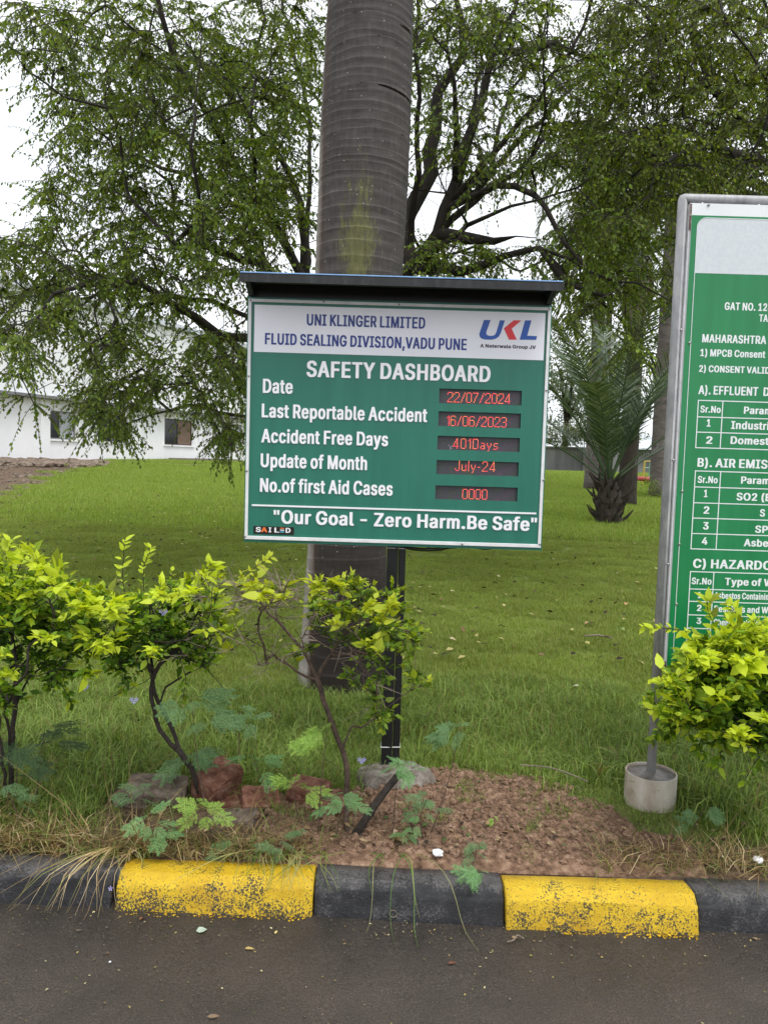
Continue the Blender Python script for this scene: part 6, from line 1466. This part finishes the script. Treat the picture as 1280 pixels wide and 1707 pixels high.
# 2
y2 = 2.92
s2b = gr(338, 1335, .12)
p_ = [[np.array(s2b)] + LP((325, 1300, y2), (310, 1265, y2), (285, 1240, y2), (262, 1200, y2), (253, 1150, y2), (262, 1120, y2)), LP((300, 1255, y2), (285, 1210, y2 + .03), (258, 1150, y2), (250, 1115, y2)), LP((262, 1120, y2), (230, 1090, y2), (200, 1075, y2)),
      LP((262, 1120, y2), (290, 1085, y2), (330, 1070, y2), (370, 1050, y2)), LP((253, 1130, y2), (255, 1080, y2 + .1), (260, 1040, y2 + .1)), LP((285, 1085, y2), (340, 1110, y2), (375, 1150, y2 - .02)), LP((245, 1130, y2), (215, 1150, y2), (190, 1160, y2))]
t_ = SP([(270, 1020, 95, 45, 6), (220, 1050, 55, 50, 3), (330, 1040, 60, 55, 3.5), (240, 1095, 60, 30, 2), (300, 1095, 60, 25, 1), (200, 1010, 35, 35, 1.5), (340, 990, 40, 25, 2), (330, 1080, 50, 25, 1), (190, 1040, 40, 50, 2)], 210, y2)
shrub('golden leaved shrub with two leaning black stems rising from the bricks', s2b, p_, t_, 280, .0235, 5, 8, .064, rmax=.017, bare_fn=lambda p: .55 if p[0] > -.72 and p[2] < 1.06 else .06,
      sprigs=[LP((210, 1000, y2), (205, 960, y2), (208, 905, y2)), LP((240, 985, y2), (240, 950, y2), (250, 915, y2)), LP((330, 985, y2), (345, 950, y2), (352, 940, y2)), LP((250, 1110, y2), (225, 1125, y2), (205, 1150, y2)), LP((300, 1100, y2 - .05), (310, 1130, y2 - .06), (305, 1165, y2 - .06)), LP((345, 1060, y2), (375, 1055, y2), (395, 1048, y2))])
# 3: half bare, in front of the post
y3 = 2.80
s3b = gr(580, 1388, .12)
p_ = [[np.array(s3b)] + LP((575, 1340, y3), (580, 1290, y3), (566, 1240, y3), (552, 1200, y3), (535, 1150, y3), (530, 1130, y3)), LP((530, 1130, y3), (510, 1090, y3), (495, 1050, y3)), LP((532, 1135, y3), (550, 1090, y3 + .04), (580, 1050, y3), (620, 1030, y3)),
      LP((530, 1140, y3), (480, 1110, y3), (440, 1080, y3), (400, 1060, y3)), LP((505, 1080, y3), (450, 1020, y3), (400, 980, y3)), LP((550, 1090, y3), (600, 1090, y3 - .04), (650, 1060, y3 - .04), (680, 1060, y3 - .03)),
      LP((578, 1285, y3), (555, 1272, y3 - .03), (540, 1262, y3 - .06)), LP((600, 1085, y3), (620, 1130, y3 - .03), (630, 1190, y3 - .04))]
t_ = SP([(520, 1000, 110, 30, 6), (450, 985, 60, 22, 4.5), (600, 1020, 80, 42, 7), (650, 1050, 40, 35, 3), (430, 1010, 50, 45, 3), (440, 1080, 60, 40, 2.5), (560, 1080, 60, 35, 2), (615, 1110, 25, 55, 2), (630, 1180, 20, 25, .9), (690, 1150, 20, 30, .5)], 240, y3)
shrub('sparse shrub with many bare pale twigs in front of the black post', s3b, p_, t_, 260, .021, 6, 8, .056, rmax=.015, rtip=.0014, bark='bark_brown',
      bare_fn=lambda p: .93 if p[0] < -.25 and p[2] < 1.10 else (.25 if p[0] < -.22 else (.5 if p[2] < 1.02 and p[0] < -.05 else .10)), cols=((.05, .11, .012), (.18, .30, .018), (.44, .50, .035)),
      sprigs=[LP((430, 985, y3), (410, 960, y3), (450, 930, y3)), LP((655, 1040, y3), (685, 1050, y3), (690, 1075, y3)), LP((680, 1060, y3 - .03), (690, 1080, y3 - .03), (680, 1100, y3 - .03)), LP((625, 1180, y3 - .04), (640, 1195, y3 - .05), (638, 1215, y3 - .05))])
# cut stump stem leaning right
pa = gr(592, 1392, .12); mb = MB(); pth = smooth_path([pa, at(612, 1362, pa.y), at(640, 1322, pa.y + .02), at(668, 1287, pa.y + .03)], 4)
mb.tube(pth, [.016 - .003 * i / len(pth) for i in range(len(pth))], 9, rnd=.09); o = mb.build('cut_stem', 'bark_shrub', None, loc=tuple(pa)); tag(o, 'thick dark cut off stem leaning right in front of the concrete footing', 'stem')
# 4 right
y4 = 2.72
s4b = gr(1370, 1400, .12)
p_ = [[np.array(s4b)] + LP((1350, 1300, y4), (1320, 1220, y4), (1280, 1160, y4), (1230, 1120, y4)), LP((1320, 1220, y4), (1260, 1210, y4 - .05), (1200, 1190, y4 - .05), (1150, 1180, y4)), LP((1280, 1160, y4), (1200, 1120, y4 + .05), (1150, 1100, y4)),
      LP((1280, 1160, y4), (1270, 1100, y4), (1220, 1060, y4)), LP((1340, 1270, y4), (1290, 1250, y4 - .05), (1240, 1240, y4 - .08)), LP((1320, 1220, y4), (1360, 1130, y4), (1370, 1070, y4))]
t_ = SP([(1205, 1135, 70, 50, 7), (1250, 1100, 65, 50, 6), (1180, 1180, 55, 38, 5), (1250, 1185, 60, 45, 6), (1330, 1140, 80, 100, 5), (1205, 1075, 40, 22, 1.2), (1220, 1210, 50, 16, 1.5), (1150, 1160, 35, 40, 2.2), (1170, 1110, 35, 30, 2), (1290, 1240, 35, 28, 2), (1130, 1190, 25, 25, .9), (1240, 1060, 40, 18, .8)], 300, y4)
shrub('full golden leaved shrub covering the foot of the consent board', s4b, p_, t_, 300, .024, 8, 9, .060,
      sprigs=[LP((1170, 1060, y4), (1130, 1050, y4), (1078, 1046, y4)), LP((1190, 1040, y4), (1180, 1020, y4), (1178, 1000, y4)), LP((1140, 1130, y4), (1110, 1140, y4), (1085, 1158, y4)), LP((1120, 1200, y4), (1100, 1215, y4), (1085, 1235, y4)),
              LP((1190, 1230, y4), (1200, 1250, y4), (1195, 1275, y4)), LP((1300, 1240, y4 - .1), (1270, 1255, y4 - .1), (1240, 1300, y4 - .12)), LP((1180, 1215, y4 - .1), (1165, 1240, y4 - .1), (1170, 1262, y4 - .1)), LP((1280, 1200, y4 - .1), (1262, 1240, y4 - .1), (1268, 1275, y4 - .1)), LP((1230, 1030, y4), (1225, 1020, y4), (1215, 1008, y4)), LP((1140, 1170, y4), (1120, 1180, y4), (1080, 1170, y4))])
# tiny lilac flowers
fl = MB()
for a in range(5): fl.add([(0, 0, 0), (.006 * math.cos(a * 1.257 - .35), .006 * math.sin(a * 1.257 - .35), .0015), (.009 * math.cos(a * 1.257), .009 * math.sin(a * 1.257), .001), (.006 * math.cos(a * 1.257 + .35), .006 * math.sin(a * 1.257 + .35), .0015)], [(0, 1, 2, 3)], (.42, .38, .70))
fme = fl.mesh('flower', 'dead_leaf', None, False, True)
for px_, py_, lb in ((272, 1019, 'lilac blossom among the golden leaves of the shrub above the bricks'), (141, 1144, 'lilac blossom under the shrub at the left edge'), (223, 1166, 'lilac blossom hanging over the grass between the two left shrubs'), (602, 1266, 'lilac blossom beside the post foot'), (188, 1481, 'pale blossom caught in the straw on the kerb')):
    q0 = at(px_, py_, 2.70 if py_ < 1400 else 2.40); fr_ = thing('flower_sprig', tuple(q0), lb, 'flower', 'lilac blossoms')
    for k in range(3 if py_ < 1400 else 1):
        q = at(px_ + k * 4 - 3, py_ + (k % 2) * 4, q0.y); o = bpy.data.objects.new('flower', fme); COL.objects.link(o); o.parent = fr_; o.location = q - q0; o.rotation_euler = (1.2, rng.uniform(-.5, .5), 0)

# ------------------------------------------------------------------ feathery weeds
def pinnate(name, Lr, npin, lp, nl, lw_, cols, seed, fold=.3):
    rg = np.random.default_rng(seed); V = []; F = []; T = []
    mb = MB(); c0 = np.array(cols[0]); pts = [np.array([Lr * t, 0, .10 * Lr * math.sin(t * 2.2) - .22 * Lr * t * t]) for t in np.linspace(0, 1, 9)]
    mb.tube([tuple(p) for p in pts], .0007, 3, cap=False, col=tuple(c0 * 1.1))
    for i in range(npin):
        t = .25 + .75 * (i + .5) / npin; b = np.array([Lr * t, 0, .10 * Lr * math.sin(t * 2.2) - .22 * Lr * t * t])
        for sd_ in (-1, 1):
            an = (1.15 - .75 * t) + rg.normal(0, .08); d = np.array([math.cos(an), sd_ * math.sin(an), -.10 + rg.normal(0, .06)]); l_ = lp * (.75 + .35 * math.sin(t * 2.6)) * rg.uniform(.9, 1.1)
            side = np.array([-d[1], d[0], 0]); side /= np.linalg.norm(side)
            e = b + d * l_; mb.tube([tuple(b), tuple(e)], .0004, 3, cap=False, col=tuple(c0))
            for k in range(nl):
                u = .06 + .94 * (k + .5) / nl; q = b + d * l_ * u + np.array([0, 0, -.12 * l_ * u * u]); ll = lw_ * (1.1 - .55 * abs(u - .45)); hw_ = l_ / nl * .42
                for s2 in (-1, 1):
                    c = np.array(cols[rg.integers(len(cols))]) * rg.uniform(.85, 1.2); tip = q + side * s2 * ll + d * ll * .25 + np.array([0, 0, -fold * ll * rg.uniform(.2, 1)])
                    n0 = len(V); V += [q - d * hw_ * .6, q + d * hw_ * .6, tip + d * hw_, tip - d * hw_ * .8]; T += [c] * 4; F += [(n0, n0 + 1, n0 + 2), (n0, n0 + 2, n0 + 3)]
    nb_ = len(mb.v); V2 = np.vstack([np.array(mb.v), np.array(V)]); T2 = np.vstack([np.array(mb.c), np.array(T)]); F2 = []
    for f in mb.f: F2 += [(f[0], f[1], f[2]), (f[0], f[2], f[3])]
    return fast_mesh(name, V2, np.vstack([np.array(F2), np.array(F) + nb_]), T2, 'weed_leaf')
WC = [(.16, .32, .12), (.13, .27, .10), (.21, .37, .16)]; WD = [(.13, .24, .10), (.10, .19, .08), (.17, .28, .13)]; WY = [(.26, .42, .08), (.34, .50, .10), (.21, .36, .07)]; WB = [(.055, .10, .045), (.075, .13, .055)]
PN = {}
for k, cs in (('c', WC), ('d', WD), ('y', WY), ('b', WB)):
    PN[k] = [pinnate('leaf', 1.0, 5 + s_ % 2, .46, 11, .062, cs, 90 + s_, .5) for s_ in range(3)]
def weed(label, base_px, tips, key, size, stemr=.0022, ybase=None, group='feathery weeds along the kerb', Yoff=0.0):
    """tips: leaf positions measured on the photograph"""
    b = gr(base_px[0], base_px[1], .118); Y = b.y + Yoff
    r_ = thing('weed_plant', tuple(b), label, 'weed', group)
    T_ = [at(x, y, Y + rng.uniform(-.05, .05)) for x, y in tips]; T_.sort(key=lambda p: p.z)
    top = T_[-1]; mb = MB(); mb.tube(smooth_path([b, b.lerp(top, .5) + Vector((rng.normal(0, .01), 0, 0)), top], 5), [stemr * (1.2 - .08 * i) for i in range(11)], 5); mb.build('stem', 'bark_brown', r_)
    for i, p in enumerate(T_):
        nlf = 4 if len(T_) <= 2 else 3
        for q in range(nlf):
            o = bpy.data.objects.new('leaf', PN[key][int(rng.integers(3))]); COL.objects.link(o); o.parent = r_
            t = min(1, max(.2, (p.z - b.z) / max(.05, top.z - b.z))); hook = b.lerp(top, t)
            hook = hook.lerp(p, .55 if (p - hook).length > .03 else 0)
            yaw = (math.atan2(p.y - hook.y, p.x - hook.x) if (p - hook).length > .02 else rng.uniform(0, 6.28)) + (q - 1) * (1.1 if nlf == 3 else 1.6) + rng.normal(0, .3)
            s_ = size * .88 * rng.uniform(.7, 1.15); o.location = hook - b; o.rotation_euler = (rng.uniform(-.7, .7) + .35 * math.cos(yaw), -rng.uniform(-.5, .35), yaw); o.scale = (s_, s_, s_)
    return r_
weed('tall bluish feathery weed whose leaves cross the leaning black stems', (352, 1392), [(300, 1180), (350, 1205), (320, 1165)], 'd', .125, Yoff=.02)
weed('bluish feathery weed low against the stems above the bricks', (318, 1330), [(300, 1258), (325, 1250)], 'd', .12)
weed('pale green feathery weed between the bricks and the bare shrub', (455, 1340), [(440, 1265), (450, 1280), (420, 1262)], 'c', .095)
weed('hazy bluish weed leaf cluster left of the bare shrub stem', (400, 1300), [(400, 1185), (425, 1200)], 'd', .10, Yoff=.15)
weed('long fingered pale weed in front of the bare shrub stem', (530, 1395), [(505, 1228), (545, 1218), (520, 1240)], 'y', .085)
weed('yellowish feathery weed left of the bare shrub base', (500, 1380), [(500, 1310), (520, 1320), (485, 1300)], 'y', .08)
weed('feathery weed spreading right over the soil from the stems', (560, 1400), [(590, 1345), (565, 1325), (540, 1340)], 'c', .08)
weed('slender single weed with a bluish top before the concrete footing', (718, 1390), [(745, 1215), (720, 1225), (765, 1215)], 'd', .085, .002)
weed('little weed with pale leaf at the tip of the cut stem', (655, 1400), [(665, 1275), (700, 1282)], 'c', .075)
weed('small weed on the dug soil under the slender stem', (705, 1400), [(712, 1330), (725, 1345), (700, 1355)], 'd', .07)
weed('broad low weed touching the top of the left yellow kerb stone', (405, 1418), [(375, 1395), (420, 1400), (395, 1412), (440, 1412)], 'c', .085)
weed('bluish low weed at the right end of the left yellow kerb stone', (460, 1420), [(450, 1412), (480, 1425), (465, 1400)], 'd', .08)
weed('low weed with broad bright leaflets left of the broken bricks', (265, 1410), [(262, 1380), (285, 1390), (250, 1365)], 'c', .085)
weed('bright feathery weed leaning on the reddish bricks', (352, 1400), [(345, 1350), (325, 1340), (360, 1365)], 'y', .08)
weed('bluish weed beside the grey stone under the left shrub', (240, 1370), [(215, 1330), (240, 1320)], 'd', .075)
weed('dark drooping weed under the shrub at the left edge', (60, 1350), [(75, 1215), (85, 1240), (30, 1260)], 'b', .12)
weed('dark weed leaves close to the black stems at the left edge', (20, 1360), [(50, 1275), (10, 1290), (30, 1240)], 'b', .11)
weed('grey green weed crouching on the left end of the straw', (35, 1385), [(20, 1330), (5, 1310)], 'd', .08)
weed('little bluish weed rooted behind the middle black kerb stone', (785, 1450), [(778, 1415), (795, 1405)], 'd', .055)
weed('small weed hanging down over the middle black kerb stone', (790, 1446), [(790, 1450), (780, 1465), (802, 1452)], 'c', .055, Yoff=-.12)
weed('tiny bright weed in the middle of the soil patch', (822, 1372), [(822, 1362)], 'y', .035)
weed('low dark green weed beside the pipe ring', (1150, 1400), [(1150, 1352), (1175, 1345), (1140, 1370)], 'd', .07)
weed('small weed on the dug soil near the black kerb stone', (700, 1415), [(660, 1385), (690, 1375)], 'c', .055)

# ------------------------------------------------------------------ bricks, stones
def rough_block(label, name, cat, c, size, rot, mt, seed, group='loose bricks and stones under the shrubs'):
    bm = bmesh.new(); bmesh.ops.create_cube(bm, size=1); bmesh.ops.subdivide_edges(bm, edges=bm.edges[:], cuts=7, use_grid_fill=True)
    for v in bm.verts:
        q = Vector([max(-.5, min(.5, a)) for a in v.co]); e = sum(1 for a in q if abs(a) > .49)
        f = 1 - (.035 if e == 2 else .08 if e == 3 else 0)
        w_ = Vector((q.x * size[0], q.y * size[1], q.z * size[2])) * f
        v.co = w_ + v.co.normalized() * (.0055 * mnoise.fractal(w_ * 16 + Vector((seed * 5, 0, 0)), .8, 2, 4) + .004 * mnoise.noise(w_ * 70))
    me = bpy.data.meshes.new(name); bm.to_mesh(me); bm.free(); me.materials.append(M[mt])
    o = link(name, me, None, tuple(c)); o.rotation_euler = rot; return tag(o, label, cat, group)
def bk(label, px, py, Y, size, rot, mt, seed, name='brick', cat='brick'): rough_block(label, name, cat, at(px, py, Y), size, rot, mt, seed)
bk('large flat grey stone leaning beside the black shrub stems', 262, 1322, 2.98, (.235, .15, .085), (.15, .10, .15), 'brick_grey', 1, 'stone', 'stone')
bk('small brown stone end poking out left of the grey stone', 212, 1335, 2.98, (.10, .12, .08), (.1, -.2, .4), 'brick_grey', 2, 'stone', 'stone')
bk('tilted pink topped brick standing right of the black stems', 362, 1303, 2.99, (.12, .17, .105), (.25, .30, -.5), 'brick', 3)
bk('dark red brick lying low under the tilted brick', 385, 1342, 2.98, (.20, .10, .07), (.05, .0, .2), 'brick', 4)
bk('frogged red brick lying on its side right of the pile', 432, 1338, 2.96, (.15, .11, .075), (.45, .15, .35), 'brick', 5)
bk('brown broken brick at the front of the pile', 392, 1372, 2.85, (.17, .10, .075), (.1, -.1, -.15), 'brick_grey', 6)
bk('dark brick half buried below the left of the pile', 345, 1385, 2.84, (.15, .09, .08), (.0, .1, .25), 'brick', 7)
bk('reddish brick half hidden by weeds near the bare shrub', 515, 1318, 3.0, (.16, .10, .07), (.1, .1, -.2), 'brick', 8)
bk('dark brick at the very foot of the bare shrub', 556, 1345, 2.90, (.12, .10, .07), (.2, -.1, .5), 'brick', 9)
bk('orange brown brick sliver under the grey stone', 290, 1358, 2.93, (.16, .09, .05), (.1, .05, -.1), 'brick', 10)

# ------------------------------------------------------------------ litter
def flat_leaf(label, pos, size, col, yaw, curl=.3, w_=.5, group=None, name='fallen_leaf', cat='leaf'):
    V0, F0 = leaf_tpl(w_, curl * .6, curl, 3)
    me = fast_mesh(name, V0 * size, F0, np.repeat(np.array([col]), len(V0), 0) * rng.uniform(.9, 1.1, (len(V0), 1)), 'dead_leaf')
    o = link(name, me, None, tuple(pos)); o.rotation_euler = (rng.uniform(-.2, .2), -.1, yaw); return tag(o, label, cat, group)
def rd(px, py): p = gr(px, py, .006); return Vector((p.x, p.y, .008))
flat_leaf('pale grey green round leaf on the asphalt below the left yellow stone', rd(327, 1553), .034, (.42, .50, .42), .3, .1, .95)
flat_leaf('curled rusty brown leaf on the road near the left yellow stone', rd(233, 1535), .034, (.28, .13, .07), 1.2, .8, .4)
flat_leaf('small yellow brown leaf lying level on the asphalt', rd(408, 1582), .030, (.45, .33, .12), .05, .2, .35)
flat_leaf('small yellow leaf standing upright on the asphalt', rd(459, 1558), .022, (.60, .50, .20), 1.5, .2, .5)
flat_leaf('dry leaf on the asphalt in front of the right yellow stone', rd(853, 1565), .024, (.30, .22, .12), .4, .4, .6)
flat_leaf('reddish leaf flat on the middle of the road', rd(746, 1607), .028, (.16, .07, .045), .2, .1, .5)
flat_leaf('brown leaf at the right edge of the road', rd(1262, 1568), .02, (.30, .22, .14), 2.2, .3, .7)
flat_leaf('brown leaf at the bottom edge of the road', rd(345, 1696), .035, (.20, .14, .09), .1, .1, .4)
flat_leaf('olive leaf below the middle black stone', rd(883, 1595), .012, (.25, .26, .06), .8, .2, .8)
flat_leaf('tiny grey leaf on the left part of the road', rd(127, 1553), .018, (.22, .17, .13), .5, .2, .5)
flat_leaf('large tan dead leaf on the soil below the cut stem', gr(655, 1390, .15), .055, (.42, .30, .21), .6, .7, .6)
flat_leaf('pinkish dead leaf upright on the soil patch', gr(672, 1404, .15), .05, (.34, .20, .14), 2.2, .5, .8)
lawn_l = ((748, 1073, 'tan leaf lying on the lawn right of the bare shrub', .05, (.50, .40, .26)), (965, 1155, 'pale round leaf in the rough grass before the consent board', .045, (.56, .55, .38)), (980, 1045, 'brown leaf near the dry stick on the lawn', .05, (.42, .25, .14)),
          (1035, 1055, 'green leaf standing in the lawn beside the grey tube', .045, (.25, .36, .12)), (750, 992, 'pale yellow leaf on the mown lawn under the board', .06, (.55, .50, .28)), (1042, 1012, 'orange leaf on the lawn close to the grey tube', .06, (.48, .28, .14)),
          (828, 965, 'small cream leaf on the lawn below the cable end', .06, (.5, .46, .28)), (1028, 962, 'whitish leaf on the lawn left of the grey tube', .07, (.5, .52, .35)))
for px_, py_, lb, s_, c_ in lawn_l:
    p = gr(px_, py_); flat_leaf(lb, p + Vector((0, 0, .04)), s_, c_, rng.uniform(0, 6), .3, .7)
p0 = gr(972, 1071); p1 = gr(1020, 1074); mb = MB(); mb.tube([p0 + Vector((0, 0, .05)), p0.lerp(p1, .5) + Vector((0, 0, .062)), p1 + Vector((0, 0, .045))], [.006, .008, .005], 6); tag(mb.build('stick', 'twig', None, loc=tuple(p0)), 'dry pinkish stick lying across the lawn', 'stick')
p0 = gr(868, 1275, .16); p1 = gr(980, 1303, .16); mb = MB(); mb.tube(smooth_path([p0, p0.lerp(p1, .5) + Vector((0, 0, .02)), p1]), [.003] * 11, 6); tag(mb.build('stick', 'twig', None, loc=tuple(p0)), 'long pale dry stalk between soil patch and grass', 'stick')
p0 = gr(845, 1572, .01); mb = MB(); mb.tube(smooth_path([p0 + Vector((0, 0, .004)), p0 + Vector((.022, .008, .006)), p0 + Vector((.035, .022, .012)), p0 + Vector((.055, .020, .004))]), [.0022] * 16, 6); tag(mb.build('root_bit', 'twig', None, loc=tuple(p0)), 'curled pale rootlet on the road before the right yellow stone', 'root')
mb = MB(); c = gr(655, 1528, .012); mb.tube([(c.x + .012 * math.cos(a * .3), c.y - .01, c.z + .016 + .012 * math.sin(a * .3)) for a in range(22)], .0012, 5); tag(mb.build('tendril_ring', 'twig', None, loc=tuple(c)), 'little pale curled tendril ring at the foot of the middle black stone', 'tendril')
def scrap(label, p, s_):
    bm = bmesh.new(); bmesh.ops.create_icosphere(bm, subdivisions=2, radius=s_)
    for v in bm.verts: v.co *= 1 + .45 * mnoise.noise(v.co / s_ * 1.6 + Vector(p) * 9); v.co.z *= .5
    me = bpy.data.meshes.new('litter_scrap'); bm.to_mesh(me); bm.free(); me.materials.append(M['paper_white']); tag(link('litter_scrap', me, None, tuple(p)), label, 'litter')
scrap('crumpled white paper scrap on the soil behind the middle black stone', gr(729, 1421, .135), .020)
scrap('crumpled white scrap in the straw behind the right black stone', gr(1263, 1433, .14), .018)
scrap('tiny bluish white scrap on the left part of the road', gr(184, 1603, .005), .0035)
# crumbs of leaf and grit over the road, flecks of spilt paint along the kerb foot
def flecks(name, label, P, s0, s1, cols, z):
    n = len(P); P = np.array(P); D = rng.normal(0, 1, (n, 3)); D[:, 2] *= .15; Nn = np.tile([0, 0, 1.], (n, 1)) + rng.normal(0, .3, (n, 3)); C = np.array(cols)[rng.integers(0, len(cols), n)] * rng.uniform(.7, 1.2, (n, 1))
    tag(link(name, leaves_mesh(name, P, D, Nn, rng.uniform(s0, s1, n), C, TL2, 'dead_leaf', np.zeros(3))), label, kind='stuff')
P = [(rng.uniform(-1.4, 1.5), 2.40 - abs(rng.normal(0, .10)), .008) for _ in range(300)] + [(rng.uniform(-1.4, 1.5), rng.uniform(1.5, 2.4), .007) for _ in range(330)]
flecks('leaf_crumbs', 'tiny yellow and brown leaf crumbs scattered over the road', P, .003, .011, [(.35, .28, .10), (.24, .17, .08), (.45, .40, .22), (.12, .08, .05), (.10, .08, .06), (.05, .035, .025), (.18, .20, .07)], .007)
P = [(rng.uniform(-.80, -.22), 2.396 - abs(rng.normal(0, .007)), .006) for _ in range(110)] + [(rng.uniform(.62, 1.04), 2.360 - abs(rng.normal(0, .006)), .006) for _ in range(130)]
flecks('paint_flecks', 'flecks of yellow paint along the foot of the kerb', P, .004, .013, [(.62, .40, .02), (.5, .3, .02)], .006)
gp = [rock_mesh('grit_%d' % i, (1, .9, .6), i + 50, 'grit', 1, .4, 2.2) for i in range(4)]
P, R, S, I = [], [], [], []
for _ in range(4200):
    x = rng.uniform(-1.7, 1.8); y = 2.395 - abs(rng.normal(0, .05)) if rng.uniform() < .35 else rng.uniform(1.35, 2.39)
    P.append((x, y, .003)); R.append(tuple(rng.uniform(0, 6, 3))); S.append(.0032 * math.exp(rng.normal(0, .4))); I.append(int(rng.integers(4)))
scatter('road_grit', gp, P, R, S, I, 'fine loose grit on the asphalt')
# fallen leaves over the lawn
n = 1900; P = []
while len(P) < n:
    y = 5 + 13 * rng.uniform() ** 1.5; x = rng.uniform(-.56, .56) * y
    if rng.uniform() < (.9 if x < .5 else .4) * (1.0 if y > 6 else .5): P.append((x, y, gz(x, y) + rng.uniform(.035, .060)))
flecks('fallen_leaves', 'small dark and yellow fallen leaves sprinkled over the lawn', P, .028, .07, [(.03, .022, .014), (.02, .016, .012), (.045, .03, .02), (.03, .02, .015), (.06, .04, .025), (.42, .36, .15), (.36, .34, .12), (.16, .10, .05)], 0)
P = [(x, y, .13 + rng.uniform(0, .03)) for x, y in zip(rng.uniform(-1.5, 1.7, 260), 2.62 + abs(rng.normal(0, .16, 260)))]
P += [(x, y, soil_z(x, y, soil_share(x, y)) + .006) for x, y in zip(rng.uniform(-.3, 1.0, 170), rng.uniform(2.58, 3.3, 170)) if soil_share(x, y) > .4]
flecks('leaf_litter', 'dead leaf litter and green scraps behind the kerb', P, .012, .035, [(.26, .17, .09), (.14, .09, .05), (.36, .27, .15), (.09, .14, .04), (.05, .035, .025)], 0)
mb = MB()
for _ in range(46):
    x, y = rng.uniform(-.3, 1.0), rng.uniform(2.6, 3.25)
    if soil_share(x, y) < .5: continue
    a = rng.uniform(0, 6.28); l_ = rng.uniform(.02, .07); q = [Vector((x + math.cos(a + .5 * k) * l_ * k / 3, y + math.sin(a + .5 * k) * l_ * k / 3, 0)) for k in range(4)]
    for v_ in q: v_.z = max(.1, soil_z(v_.x, v_.y, max(.5, soil_share(v_.x, v_.y)))) + rng.uniform(.003, .012)
    mb.tube(smooth_path(q, 3), rng.uniform(.0007, .0016), 4)
tag(mb.build('root_scraps', 'twig'), 'pale broken rootlets and straw bits on the dug soil', kind='stuff')
print('objects', len(bpy.data.objects))
